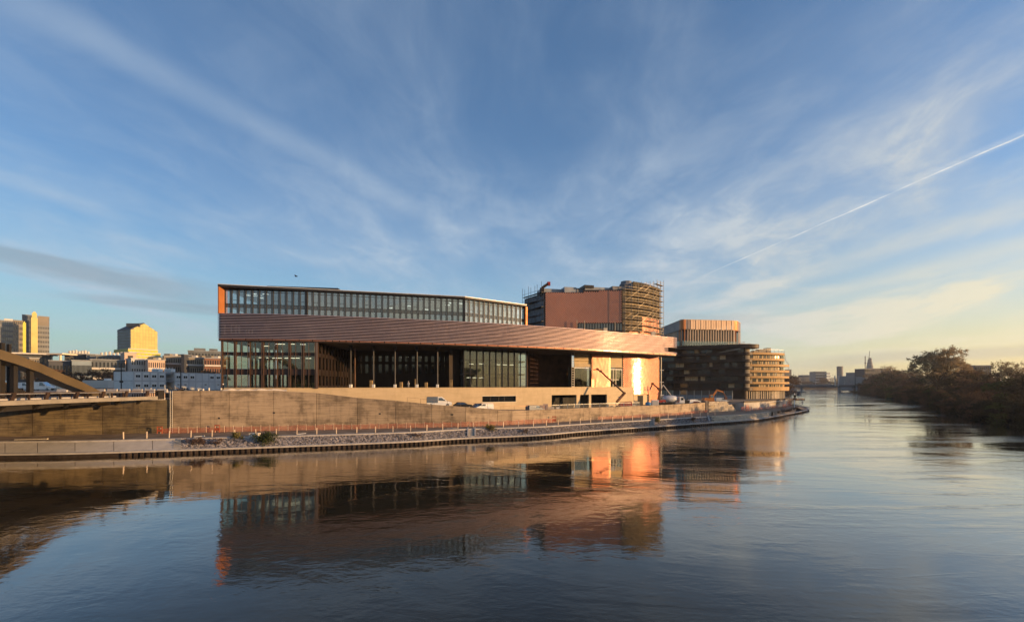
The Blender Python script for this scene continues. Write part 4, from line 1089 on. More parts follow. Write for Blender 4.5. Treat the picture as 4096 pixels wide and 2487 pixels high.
# terrace loggia under the front field
lg = [cut(TF, 2312), cut(TF, 2488)]
obj('loggia_wall', MB().slab(lg[0], lg[1], -.12, .0, 28.6, 33.6), 'interior_dark', tw)
for k in range(16):
    q = lg[0].lerp(lg[1], (k + .3) / 16)
    obj('loggia_window', MB().slab(q, q + (lg[1] - lg[0]) * .035, -.2, -.14, 31.0, 33.3), 'grey_glass', tw)
for px, z in ((2308, 34.4), (2338, 34.2), (2460, 33.8), (2499, 33.9)):
    q = P2(px, 146.4); obj('loggia_post', MB().beam((*q, 28.6), (*q, z), .22), 'scaffold_board', tw)
obj('insulated_face', MB().profile([(-.3, 28.6), (-.06, 28.6), (-.06, 45.6), (-.3, 45.6)], norms(TR)).profile([(-.3, 45.6), (-.06, 45.6), (-.06, 48.4), (-.3, 48.4)], norms(TR[8:])), 'insulation', tw)
obj('upper_core', MB().prism([tuple(p + n * -.4) for p, n in norms(TR)] + [(52, 172), (36, 168), (37, 150)], 42.6, 45.7).prism([tuple(p + n * -.4) for p, n in norms(TR[8:])] + [(52, 172), (40, 166)], 45.7, 48.3), 'membrane_grey', tw)
for k in range(5):
    z = 30.2 + k * 3.3; obj('slab_edge', MB().profile([(-.3, z), (.05, z), (.05, z + .35), (-.3, z + .35)], norms(TR)), 'raw_timber', tw)
for px0, px1, y0, y1, Y, mm in [(2165, 2262, 1153, 1168, 148.5, 'roof_metal'), (2258, 2306, 1147, 1171, 148.2, 'roof_metal'), (2307, 2341, 1152, 1169, 149, 'membrane_grey'), (2340, 2452, 1146, 1168, 148.6, 'roof_metal'), (2338, 2376, 1139, 1150, 148, 'roof_edge'), (2450, 2500, 1144, 1160, 149.5, 'membrane_grey')]:
    a, b = P2(px0, Y), P2(px1, Y + (px1 - px0) * .02); obj('roof_unit', MB().slab(a, b, 0, 5, PZ(y1, Y), PZ(y0, Y)), mm, tw)
a = P2(2505, 156); obj('plant_room', MB().lathe((a.x, a.y, 45), [(2.5, 0), (2.6, 3.6), (2.0, 4.4), (2.0, 4.9)], 10), 'membrane_grey', tw)
# scaffolds: a thing each
def scaffold(label, path, nb, z0, z1, lift, depth, zr=None, mstd='scaffold_steel', mdk='scaffold_board', sheet=None, out=.35, over=1.1):
    p0 = path[0]; r_ = thing('scaffold', label, 'scaffolding', (*path[0], z0), 'scaffolds around the copper tower')
    zr = zr or z1; L_ = plen(path); n_ = int((max(z1, zr) - z0) / lift); rg = random.Random(nb); top = lambda i: z1 + (zr - z1) * i / nb
    for i in range(nb + 1):
        p, an_ = along(path, L_ * i / nb * .9999); nx = Vector((math.sin(an_), -math.cos(an_)))
        for o in (out, out + depth):
            q = p + nx * o; obj('standard', MB().beam((*q, z0), (*q, top(i) + over * rg.uniform(.6, 1.6)), .11), mstd, r_)
    for k in range(n_ + 1):
        z = z0 + k * lift
        for i in range(nb):
            if z > top(i + .5): continue
            a_, an0 = along(path, L_ * i / nb); b_, an1 = along(path, L_ * (i + 1) / nb * .9999)
            n0_ = Vector((math.sin(an0), -math.cos(an0))); n1_ = Vector((math.sin(an1), -math.cos(an1)))
            if rg.random() < .93:
                j = rg.uniform(-.06, .06)
                obj('deck_board', MB().hexa([(*(a_ + n0_ * out), z + j), (*(b_ + n1_ * out), z + j), (*(b_ + n1_ * (out + depth)), z + j), (*(a_ + n0_ * (out + depth)), z + j), (*(a_ + n0_ * out), z + j + .14), (*(b_ + n1_ * out), z + j + .14), (*(b_ + n1_ * (out + depth)), z + j + .14), (*(a_ + n0_ * (out + depth)), z + j + .14)]), mdk, r_)
            obj('ledger', MB().beam((*(a_ + n0_ * (out + depth + .05)), z + 1.0), (*(b_ + n1_ * (out + depth + .05)), z + 1.0), .07), mstd, r_)
            if rg.random() < .4 and k < n_:
                obj('brace', MB().beam((*(a_ + n0_ * (out + depth + .08)), z), (*(b_ + n1_ * (out + depth + .08)), z + lift), .07), mstd, r_)
            if sheet and k < n_:
                obj('sheet', MB().slab(a_ + n0_ * (out + .1), b_ + n1_ * (out + .1), 0, .04, z + .2, z + lift - .35), sheet, r_)
scaffold('tall sunlit scaffold on the right half of the copper tower', TR, 8, 29.0, 45.2, 2.0, 1.1, 50.2)
scaffold('dark sheeted scaffold at the left end of the copper tower', [Vector((5.0, 157.0)), Vector((11.3, 147.2))], 3, 29.0, 46.2, 2.5, 1.0, None, 'grey_fin', 'dark_frame', 'membrane_grey')
obj('lift_beam', MB().hexa([(-.3, 0, 0), (.5, 0, 0), (.5, .8, 0), (-.3, .8, 0), (2.3, 0, 3.0), (3.2, 0, 3.0), (3.2, .8, 3.0), (2.3, .8, 3.0)]), 'black_paint', None, origin=(0, 0, 0)) if False else None
a = P3(2168, 1152, 148)
cr = thing('roof_hoist', 'slanting dark hoist boom with red head on the roof of the copper tower', 'hoist', a)
h = P3(2192, 1135, 148)
obj('boom', MB().beam(a, h, 1.0, .8), 'dark_bronze', cr)
obj('head', MB().box(h.x - .3, h.x + .8, h.y - .5, h.y + .5, h.z - .6, h.z + .6), 'red_paint', cr)
obj('foot', MB().box(a.x - .7, a.x + .7, a.y - .7, a.y + .7, 43, a.z), 'dark_bronze', cr)
# clutter on the terrace beside the tower
for k, (px, wv, hv, mm, lab) in enumerate([(2262, 1.2, 1.0, 'raw_timber', 'small timber pile on the terrace edge at the left foot of the copper tower'),
        (2404, 2.6, 1.3, 'raw_timber', 'wide timber stack on the terrace edge below the copper shingles'), (2432, 1.3, 1.8, 'tarp_cream', 'pale wrapped pallet right beside the wide timber stack on the terrace'),
        (2330, 1.6, 1.1, 'roof_metal', 'grey crate on the terrace edge at the left end of the loggia'), (2466, 1.8, 1.2, 'insulation', 'tan insulation stack on the terrace edge below the scaffold'),
        (2628, 1.6, 2.2, 'tarp_cream', 'pale sack-like pallet at the scaffold foot above the louvre band end')]):
    q = cut(BAND, px) + Vector((0, 4.0)); z = 28.56
    s0 = thing('material_stack', lab, 'pallet', (q.x, q.y, z), 'materials on the terrace')
    obj('pallet', MB().box(q.x - wv / 2, q.x + wv / 2, q.y - .5, q.y + .5, z, z + .16), 'raw_timber', s0)
    lv = max(2, int(hv / .35))
    for j in range(lv):
        dx = rnd.uniform(-.08, .08); obj('layer', MB().box(q.x - wv / 2 + .05 + dx, q.x + wv / 2 - .05 + dx, q.y - .45, q.y + .45, z + .17 + j * hv / lv, z + .15 + (j + 1) * hv / lv), mm, s0)
# ================================================================== the dark curved building and the sunlit wing beyond it
K = 1.16
def sc(pts): return [(x * K, y * K) for x, y in pts]
DW = crv(sc([(61.5, 183), (68.2, 175.5), (80, 169.6), (87.5, 166.4), (91.6, 165.2), (94.0, 166.4), (94.6, 169.5)]), 6)
db = thing('curved_building', 'dark rounded apartment building with stacked balcony bands, in shade', 'apartment building', (*DW[12], 5))
Yn = 165.2 * K
ND = norms(DW)
pr = random.Random(5)
for k in range(7):
    zc = PZ(1384 + 28.6 * k, Yn); hh = .62 if k else .85
    nn = ND if k else norms(crv(sc([(61.5, 182), (68.2, 174.3), (80, 168.4), (88, 165.2), (93.4, 164.4), (96.4, 166), (97, 170)]), 6))
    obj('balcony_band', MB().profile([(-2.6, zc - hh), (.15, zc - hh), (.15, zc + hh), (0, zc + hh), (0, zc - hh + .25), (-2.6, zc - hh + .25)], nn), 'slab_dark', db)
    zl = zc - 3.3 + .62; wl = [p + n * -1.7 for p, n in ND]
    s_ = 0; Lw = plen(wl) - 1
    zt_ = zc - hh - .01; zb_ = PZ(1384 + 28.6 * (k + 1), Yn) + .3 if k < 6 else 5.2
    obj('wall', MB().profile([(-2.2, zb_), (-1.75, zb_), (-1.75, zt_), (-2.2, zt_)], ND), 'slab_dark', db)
    if k == 6: continue
    while s_ < Lw - 2:
        w = pr.choice((1.3, 1.8, 2.4, 3.2)); a, _ = along(wl, s_); b, _ = along(wl, min(Lw, s_ + w)); c = pr.random()
        if c < .62: obj('window', MB().slab(a, b, -.02, .03, zb_ + .1, zt_), 'window_dark', db)
        elif c < .84: obj('curtain', MB().slab(a, b, -.03, .02, zb_ + .1, zt_), 'curtain' if pr.random() < .35 else 'interior_dark', db)
        s_ += w + pr.choice((.1, .15, 1.2))
    q = ND[-9][0]; 
    rc = [p + n * -.9 for p, n in ND[-14:-4]]
    obj('end_room', MB().profile([(-.9, zb_ - .2), (0, zb_ - .2), (0, zt_), (-.9, zt_)], norms(rc)), 'facade_tan', db)
zc0 = PZ(1384, Yn)
obj('roof', MB().prism([tuple(p + n * -.5) for p, n in ND] + sc([(92, 184), (66, 196)]), zc0 - .5, zc0 + .4), 'roof_edge', db)
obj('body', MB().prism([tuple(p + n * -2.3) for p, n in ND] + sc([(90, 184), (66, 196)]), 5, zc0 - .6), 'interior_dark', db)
sl_a, sl_b = P2(2852, Yn + 6), P2(2962, Yn - 1.2)
obj('canopy', MB().hexa([(*sl_a, PZ(1411, Yn)), (*sl_b, PZ(1398, Yn)), (*(sl_b + Vector((.6, 1.5))), PZ(1398, Yn)), (*(sl_a + Vector((0, 1))), PZ(1411, Yn)), (*sl_a, PZ(1409, Yn)), (*sl_b, PZ(1391, Yn)), (*(sl_b + Vector((.6, 1.5))), PZ(1391, Yn)), (*(sl_a + Vector((0, 1))), PZ(1409, Yn))]), 'facade_tan', db)
for k in range(11):
    a, _ = along([p + n * -.6 for p, n in ND], 3 + k * 3.2); obj('ground_post', MB().box(a.x - .12, a.x + .12, a.y - .12, a.y + .12, 5, PZ(1384 + 28.6 * 6, Yn) - .6), 'galvanised', db)
for k in range(10):
    wl = [p + n * -.75 for p, n in ND]; a, _ = along(wl, 3.2 + k * 3.2); b, _ = along(wl, 6.0 + k * 3.2)
    obj('ground_glazing', MB().slab(a, b, 0, .04, 5.1, 7.4), 'facade_blue', db)
    obj('ground_glazing', MB().slab(a, b, 0, .04, 7.5, PZ(1384 + 28.6 * 6, Yn) - .7), 'grey_glass', db)
sw = thing('sunlit_wing', 'golden sunlit wing with level bronze balcony bands at the island point', 'apartment building', (*sc([(100, 171)])[0], 6))
for k in range(7):
    zc = PZ(1414 + 23.4 * k, 171 * K); re = (111.6, 174.2) if k < 2 else (114.2, 175.2)
    pth = crv(sc([(89.5, 169.2), (94, 169.0), (102, 170.8), (109, 172.9), re]), 6); nn = norms(pth); hh = .50 if k < 6 else .9
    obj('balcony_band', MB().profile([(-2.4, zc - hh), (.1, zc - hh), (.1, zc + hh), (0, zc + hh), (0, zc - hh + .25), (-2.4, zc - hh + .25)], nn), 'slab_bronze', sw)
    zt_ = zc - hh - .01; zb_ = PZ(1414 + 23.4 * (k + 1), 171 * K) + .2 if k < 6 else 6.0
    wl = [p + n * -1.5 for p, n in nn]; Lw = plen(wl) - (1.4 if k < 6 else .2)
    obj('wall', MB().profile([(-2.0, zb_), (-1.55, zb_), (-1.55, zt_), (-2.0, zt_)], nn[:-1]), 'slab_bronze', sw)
    s_ = 0.6
    while s_ < Lw - 1.2:
        w = pr.choice((1.2, 1.6, 2.2, 2.9)); a, _ = along(wl, s_); b, _ = along(wl, min(Lw, s_ + w)); c = pr.random()
        if k < 6:
            obj('window', MB().slab(a, b, -.02, .03, zb_ + .1, zt_), 'window_dark', sw)
            n_ = max(1, int(w / .8))
            for j in range(n_):
                if pr.random() < .62: obj('curtain', MB().slab(a.lerp(b, (j + .08) / n_), a.lerp(b, (j + pr.choice((.5, .9, .92))) / n_), -.06, -.03, zb_ + .1, zt_ - .04), 'curtain', sw)
        else:
            if c < .45: obj('pier', MB().slab(a, b, -.1, .4, zb_ - .6, zt_), 'facade_tan', sw)
            else:
                obj('window', MB().slab(a, b, -.02, .03, zb_ - .6, zt_), 'window_dark', sw)
                for f in (.15, .5, .85): q = a.lerp(b, f); obj('window_post', MB().slab(q, q + (b - a).normalized() * .22, -.1, -.03, zb_ - .6, zt_), 'fin_cream', sw)
        s_ += w + .18
obj('body', MB().prism(sc([(90, 171), (94, 171), (109, 175), (112, 176.2), (111, 188), (92, 188)]), 4.9, PZ(1414, 171 * K) + .3), 'interior_dark', sw)
gz0 = PZ(1405, 171 * K)
rp = sc([(94, 169.2), (102, 171.0), (109, 173.1), (111.4, 174.4)])
obj('roof_rail', MB().profile([(-.2, gz0 + .9), (-.12, gz0 + .9), (-.12, gz0 + .98), (-.2, gz0 + .98)], norms(rp)), 'galvanised', sw)
for k in range(9): q, _ = along(rp, k * 2.5); obj('rail_post', MB().box(q.x - .05, q.x + .05, q.y + .1, q.y + .2, gz0 - .3, gz0 + .95), 'galvanised', sw)
for px, w, h in ((3050, 3.4, 1.6), (3076, 2.0, 2.2), (3025, 2.2, 1.0)):
    q = P2(px, 205); obj('roof_unit', MB().box(q.x - w / 2, q.x + w / 2, q.y, q.y + 3, gz0 - .6, gz0 + h), 'curtain', sw)
obj('corner_glazing', MB().slab(sc([(110.5, 174)])[0], sc([(112.8, 175)])[0], .6, .7, PZ(1480, 171 * K), gz0 - 1), 'glass_balustrade', sw)
cbl = MB(); 
for a, b in (((3136, 1404), (3143, 1442)), ((3143, 1442), (3155, 1458)), ((3155, 1458), (3155, 1478))): cbl.beam(P3(*a, 203.5), P3(*b, 203.5), .14)
obj('edge_cable', cbl, 'facade_white', sw)

# pavilion on its roof
pv = thing('rooftop_pavilion', 'pale copper pavilion with tall cream fins on the dark curved roof', 'pavilion', (*P2(2840, 208), 30))
ZT2, ZF2, ZB2 = PZ(1278, 205), PZ(1319, 206), 30.0
FLK = [P2(2636, 238), P2(2712, 210)]; CRN = crv([P2(2712, 210), P2(2727, 205.4), P2(2752, 205.2)], 6); FRT = [P2(2752, 205.2), P2(2936, 208.8)]; END = crv([P2(2936, 208.8), P2(2948, 209.6), P2(2953, 212)], 5); CHM = [P2(2953, 212), P2(2962, 217)]
def pan(a, b, m, z0=ZF2, z1=ZT2, d0=0, d1=.25): obj('fascia_panel', MB().slab(a, b, d0, d1, z0, z1), m, pv)
t_ = FLK[1] - FLK[0]
for k in range(20): a, b = FLK[0] + t_ * (k / 20 + .002), FLK[0] + t_ * ((k + 1) / 20 - .002); pan(a, b, 'panel_grey_rib')
for i, (a, b) in enumerate(zip(CRN, CRN[1:])): pan(a, b, 'copper_bright' if i > 1 and i < 10 else 'panel_grey_rib')
t_ = FRT[1] - FRT[0]
for k in range(18):
    a, b = FRT[0] + t_ * (k / 18 + .004), FRT[0] + t_ * ((k + 1) / 18 - .004)
    pan(a, b, 'panel_grey_rib' if k == 0 else 'panel_copper_pale', d0=.0 + .12 * (k % 2 == 0))
for a, b in zip(END, END[1:]): pan(a, b, 'copper_bright')
pan(*CHM, 'panel_grey_rib', z0=ZB2)
obj('rim', MB().profile([(-.3, ZT2 + .002), (.08, ZT2 + .002), (.08, ZT2 + .16), (-.3, ZT2 + .16)], norms(FLK + CRN[1:] + FRT[1:] + END[1:] + CHM[1:])), 'fin_cream', pv)
obj('soffit', MB().prism([tuple(p) for p in FLK + CRN[1:] + FRT[1:] + END[1:] + CHM[1:]] + [(112, 236), (90, 250)], ZF2 + .02, ZF2 + .3), 'slab_dark', pv)
obj('roof', MB().prism([tuple(p + n * -.4) for p, n in norms(FLK + CRN[1:] + FRT[1:] + END[1:] + CHM[1:])] + [(112, 236), (90, 250)], ZT2 - .4, ZT2 - .1), 'roof_metal', pv)
ins = [p + n * -1.0 for p, n in norms(FLK + CRN[1:] + FRT[1:] + END[1:] + CHM[1:])]
gl_ = MB()
for a, b in zip(ins, ins[1:]): gl_.slab(a, b, 0, .05, ZB2, ZF2)
obj('glazing', gl_, 'grey_glass', pv)
def fin(p, m, w=.28): obj('fin', MB().box(p.x - w / 2, p.x + w / 2, p.y + .02, p.y + .75, ZB2, ZF2 + .01), m, pv)
for k in range(19): fin(FRT[0] + t_ * (k / 18), 'fin_cream')
for i in (0, 3, 6, 9): fin(CRN[i], 'copper_bright' if i else 'panel_grey_rib', .35)
fin(END[3], 'copper_bright'); fin(END[1], 'fin_cream')
t_ = FLK[1] - FLK[0]
for k in range(16): fin(FLK[0] + t_ * (k / 16), 'bronze_fin', .18)
pb = [p + n * 1.6 for p, n in norms(FLK[1:] + CRN[1:] + FRT[1:])]
obj('terrace_balustrade', MB().profile([(0, 31.0), (.04, 31.0), (.04, 33.2), (0, 33.2)], norms([p for p in pb if p.x > 80])), 'glass_balustrade', pv)
# small plant on the dark roof's right end
for px, lab, h in ((2968, 'white folded parasol frame on the dark roof beside the pavilion', 2.4), (2990, 'small grey fan unit at the right end of the dark roof', 1.6)):
    q = P2(px, 197); z = zc0 + .4; r_ = thing('roof_fan_unit', lab, 'roof unit', (q.x, q.y, z), 'roof units beside the pavilion')
    obj('casing', MB().box(q.x - 1.1, q.x + 1.1, q.y - .6, q.y + .8, z, z + h * .55), 'facade_white' if px < 2980 else 'galvanised', r_)
    obj('hood', MB().beam((q.x - 1.4, q.y, z + h * .7), (q.x + 1.4, q.y, z + h * .8), .3, .2), 'facade_white', r_)
    obj('post', MB().box(q.x + .9, q.x + 1.0, q.y, q.y + .1, z, z + h), 'galvanised', r_)
# retaining wall under the wing and its terrace
RT = crv([P2(2976, 156), P2(3040, 164), P2(3100, 176), P2(3140, 189), P2(3152, 197)], 6)
rt = thing('point_retaining_wall', 'curved pale concrete retaining wall under the sunlit wing', 'retaining wall', (*RT[8], 2.7))
Lr = plen(RT); 
for k in range(12):
    a, _ = along(RT, Lr * k / 12 + .02); b, _ = along(RT, Lr * (k + 1) / 12 - .02); obj('panel', MB().slab(a, b, 0, .5, 2.3, 5.55), 'pale_concrete', rt)
obj('coping', MB().profile([(-1.2, 5.56), (.1, 5.56), (.1, 6.15), (-.2, 6.15), (-.2, 5.75), (-1.2, 5.75)], norms(RT)), 'slab_dark', rt)
a = RT[0]; obj('side_wall', MB().slab((a.x - 8, a.y + 5), (a.x - .1, a.y - .05), 0, .5, 2.3, 5.5), 'pale_concrete', rt)
obj('point_terrace', MB().prism([tuple(p + Vector((0, .5))) for p in RT] + [(142, 206), (140, 240), (88, 240), (80, 180)], 4.6, 5.6), 'site_earth', kind='structure')
# stacked block wall at the end of the river wall
bw = thing('block_wall', 'rough dry stacked wall of pale concrete blocks stepping down to the right', 'block wall', (*P2(2880, 148), 2.7))
A_, B_ = P2(2832, 146), P2(2944, 152); t_ = (B_ - A_).normalized(); an = math.atan2(t_.y, t_.x); Lk = (B_ - A_).length
bkm = lmesh('block', 'step_stone', (.015, 1.265, 0, .9, .01, .585))
for r in range(6):
    s_ = (r % 2) * .6; end = Lk - max(0, r - 2) * .9 - r * .25
    while s_ + 1.2 < end:
        q = A_ + t_ * s_ + Vector((-t_.y, t_.x)) * rg.uniform(-.05, .05); put('block', bkm, bw, (q.x, q.y, 2.72 + r * .6), an); s_ += 1.28
obj('fill', MB().prism([tuple(A_ + Vector((0, 1))), tuple(B_ + Vector((-3, 1))), (84, 168), (66, 160)], 2.6, 5.9), 'site_earth', bw)

# ================================================================== site cabins on the plateau
def cabin(name_lab, loc, rot, Lx, D, z, win, h=2.6, group='grey site cabins stacked in two rows'):
    r_ = thing('site_cabin', name_lab, 'site cabin', (loc[0], loc[1], z), group, rot)
    def ob(nm, m, *bx):
        mb = MB()
        for b in bx: mb.box(*b)
        o = bpy.data.objects.new(nm, mb.mesh(nm, m)); COL.objects.link(o); o.parent = r_; ORG[o.name] = Vector(loc[:2] + (z,)) if isinstance(loc, tuple) else Vector((loc[0], loc[1], z)); return o
    ob('shell', 'cabin_grey', (.06, Lx - .06, .06, D, .06, h - .06))
    ob('frame', 'cabin_frame', (0, .12, 0, .14, 0, h - .01), (Lx - .12, Lx, 0, .14, 0, h - .01), (.12, Lx - .12, 0, .14, 0, .16), (.12, Lx - .12, 0, .14, h - .2, h - .01))
    if win == 'window':
        c = Lx / 2; o = ob('window', 'white_paint', (c - .62, c + .62, .0, .05, .95, 2.25))
        for q in (c - .28, c + .28):
            mb = MB().box(q - .22, q + .22, -.03, .0, 1.02, 1.72); s = bpy.data.objects.new('pane', mb.mesh('pane', 'window_dark')); COL.objects.link(s); s.parent = o
    if win == 'vent':
        c = Lx / 2; ob('vent', 'facade_white', (c - .4, c + .4, .01, .05, 1.55, 2.0)); ob('vent_slot', 'window_dark', (c - .22, c + .22, -.01, .009, 1.68, 1.84))
    return r_
C0 = Vector((-111.3, 125)); td = Vector((9.8, 21)).normalized(); rot = math.atan2(td.y, td.x); cw = 2.02
words = ['first', 'second', 'third', 'fourth', 'fifth', 'sixth', 'seventh', 'eighth']
zc_ = 10.5; hgt = 2.82
e0 = C0 + Vector((-td.y, td.x)) * 11.5
re_ = math.atan2((C0 - e0).y, (C0 - e0).x)
for r in range(2):
    row = 'upper' if r else 'lower'
    cabin(f'long blank end cabin of the {row} row, facing left of the windows', (e0.x, e0.y), re_, 11.4, 2.4, zc_ + r * hgt, None, hgt)
    for k in range(4):
        q = C0 + td * (cw * k + .05); cabin(f'{words[k]} windowed grey cabin left of the stair gap, {row} row', (q.x, q.y), rot, cw, 6, zc_ + r * hgt, 'window', hgt)
    for k in range(8):
        q = C0 + td * (cw * (k + 5.25)); kd = ('window' if k not in (3, 4) else None) if r else ('vent' if k in (0, 1, 4, 6) else None)
        cabin(f'{words[k]} grey cabin right of the stair gap, {row} row', (q.x, q.y), rot, cw, 6, zc_ + r * hgt - .1, kd, hgt)
q0, q1 = C0 + td * (cw * 4.1), C0 + td * (cw * 5.2); nv = Vector((-td.y, td.x))
ss = thing('cabin_stair', 'dark open stairway between the two stacks of site cabins', 'stairs', (*q0, zc_))
for z in (13.1, 15.6): obj('landing', MB().slab(q0, q1, .6, 5, zc_ + z - 10.5, zc_ + z - 10.35), 'cabin_frame', ss)
obj('back_sheet', MB().slab(q0, q1, 5, 5.1, zc_, zc_ + 5.4), 'cabin_grey', ss)
for k in range(7): obj('tread', MB().slab(q0, q1, 1 + k * .45, 1.4 + k * .45, zc_ + .3 + k * .36, zc_ + .36 + k * .36), 'cabin_frame', ss)
for z in (3.3, 3.7): obj('rail', MB().slab(q0, q1, .5, .56, zc_ + z, zc_ + z + .06), 'cabin_frame', ss)
for px, nm, lab in ((622, 'roof_air_unit', 'white air handling unit with posts on the left cabin roofs'), (672, 'roof_air_unit', 'white louvred air unit above the cabin stair gap')):
    q = P2(px, 134); z = zc_ + 2 * hgt; r_ = thing(nm, lab, 'air unit', (q.x, q.y, z), 'white units on the cabin roofs')
    obj('casing', MB().box(q.x - 1.2, q.x + 1.2, q.y, q.y + 1.4, z, z + 1.0), 'white_paint', r_)
    obj('grille', MB().box(q.x - .9, q.x + .9, q.y - .04, q.y - .001, z + .2, z + .75), 'galvanised', r_)
    for k in range(3): obj('pipe', MB().box(q.x - 1 + k * .9, q.x - .9 + k * .9, q.y + .5, q.y + .6, z + 1.0, z + 1.5), 'white_paint', r_)
for px, Y, zt_, lab, bx in ((485, 112, PZ(1452, 112), 'slim dark pole with a box in front of the blank end cabin', True), (723, 112, PZ(1478, 112), 'slim dark pole before the right stack of cabins', False)):
    q = P2(px, Y); r_ = thing('site_pole', lab, 'pole', (q.x, q.y, 10.48), 'dark poles before the cabins')
    obj('shaft', MB().lathe((q.x, q.y, 10.48), [(.12, 0), (.09, zt_ - 10.48)], 8), 'bridge_dark', r_)
    obj('foot', MB().box(q.x - .5, q.x + .5, q.y - .4, q.y + .4, 10.48, 10.85), 'bridge_dark', r_)
    if bx: obj('box', MB().box(q.x - .25, q.x + .45, q.y - .25, q.y + .1, PZ(1530, Y), PZ(1522, Y)), 'black_paint', r_)
mh = MB(); q = P2(725, 104)
for k in range(60): rock(mh, (q.x + rg.gauss(0, .9), q.y + rg.gauss(0, .6), 10.4 + max(0, .8 - abs(rg.gauss(0, .5)))), rg.uniform(.2, .45), rg)
setp(obj('gravel', mh, 'riprap_bed'), kind='stuff')

# ================================================================== the city behind on the left, and far away on the right
def city_block(name, label, cat, px0, px1, py0, Y, m, depth=18, ang=0.0, rows=4, cols=8, bands=None, wm='window_dark', z0=3.0, group=None, wh=.5, ww=.55, roof=None, balc=None):
    """a far building: walls, windows let into the face, floor bands or balconies, a roof edge"""
    if px0 < 900: ang += .92 * math.degrees(math.atan((CX - (px0 + px1) / 2) / FOC))
    xa, xb = PX(px0, Y), PX(px1, Y); zt_ = PZ(py0, Y); r_ = thing(name, label, cat, ((xa + xb) / 2, Y, z0), group)
    ca, sa = math.cos(R(ang)), math.sin(R(ang)); a = Vector((xa, Y)); t = Vector((ca, sa)); n = Vector((-sa, ca)); k1 = (px1 - CX) / FOC; w = (k1 * a.y - a.x) / (t.x - k1 * t.y); b = a + t * w
    obj('wall', MB().prism([tuple(a), tuple(b), tuple(b + n * depth), tuple(a + n * depth)], z0, zt_), m, r_)
    obj('roof', MB().prism([tuple(a - t * .3 - n * .3), tuple(b + t * .3 - n * .3), tuple(b + t * .3 + n * (depth + .3)), tuple(a - t * .3 + n * (depth + .3))], zt_ + .01, zt_ + .5), roof or 'roof_metal', r_)
    fh = (zt_ - z0) / rows
    mb = MB()
    for r in range(rows):
        for c in range(cols):
            x0 = (c + (1 - ww) / 2) * w / cols; x1 = x0 + w / cols * ww; zb = z0 + fh * (r + .28)
            mb.slab(a + t * x0, a + t * x1, -.12, .05, zb, zb + fh * wh)
            if px0 < 900 and c < max(2, int(cols * depth / w)):
                cs = max(2, int(cols * depth / w)); y0 = (c + .25) * depth / cs; mb.slab(b + n * y0, b + n * (y0 + depth / cs * ww), -.12, .05, zb, zb + fh * wh)
    o = obj('window_grid', mb, wm, r_); o['kind'] = 'stuff'
    if cols * rows <= 8: pass
    if bands:
        for r in range(rows): obj('balcony', MB().slab(a, b, -1.2, -.14, z0 + fh * (r + .05), z0 + fh * (r + .24)), bands, r_)
    return r_, a, t, n, w, zt_
# far towers at the left edge
r_, a, t, n, w, zt_ = city_block('tower_block', 'grey patterned tower block at the far left edge', 'tower block', -40, 53, 1277, 640, 'facade_grey', 9, 4, 13, 10, None, 'grey_glass', group='far towers beyond the bridge', ww=.45, wh=.62)
for k in range(11): obj('pier', MB().slab(a + t * (w * k / 10 - .4), a + t * (w * k / 10 + .4), -.8, 0, 3, zt_), 'facade_grey', r_)
obj('crown', MB().slab(a + t * (w * .6), a + t * (w * .99), 1, 4, zt_, zt_ + 3), 'facade_white', r_)
r_, a, t, n, w, zt_ = city_block('tower_block', 'brownish gridded tower face beside the yellow glint', 'tower block', 53.5, 92, 1280, 642, 'facade_tan', 9, 6, 13, 5, None, 'window_dark', group='far towers beyond the bridge', ww=.6, wh=.5)
for k in range(14): obj('floor_edge', MB().slab(a, b if False else a + t * w, -.5, -.13, 3 + k * (zt_ - 3) / 13 - .4, 3 + k * (zt_ - 3) / 13 + .4), 'facade_tan', r_)
r_, a, t, n, w, zt_ = city_block('tower_block', 'tall grey tower with dark left side and a golden strip', 'tower block', 88, 124, 1258, 700, 'facade_slate', 9, -4, 15, 4, None, 'facade_dark', group='far towers beyond the bridge')
r_, a, t, n, w, zt_ = city_block('tower_block', 'tall grey tower right of the golden strip, plain top', 'tower block', 150, 197, 1264, 702, 'facade_grey', 9, 3, 16, 7, None, 'window_dark', group='far towers beyond the bridge', ww=.5, wh=.45)
obj('top_screen', MB().slab(a, a + t * w, -.5, -.16, zt_ - 15, zt_ + .2), 'facade_tan', r_)
for k in range(13): obj('floor_edge', MB().slab(a, a + t * w, -1.0, -.16, 3 + k * (zt_ - 18) / 13, 3.6 + k * (zt_ - 18) / 13), 'facade_grey', r_)
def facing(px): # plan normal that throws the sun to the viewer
    v = Vector((-(px - CX) / FOC, -1)).normalized(); s = Vector((SV.x, SV.y)).normalized(); return (v + s).normalized()
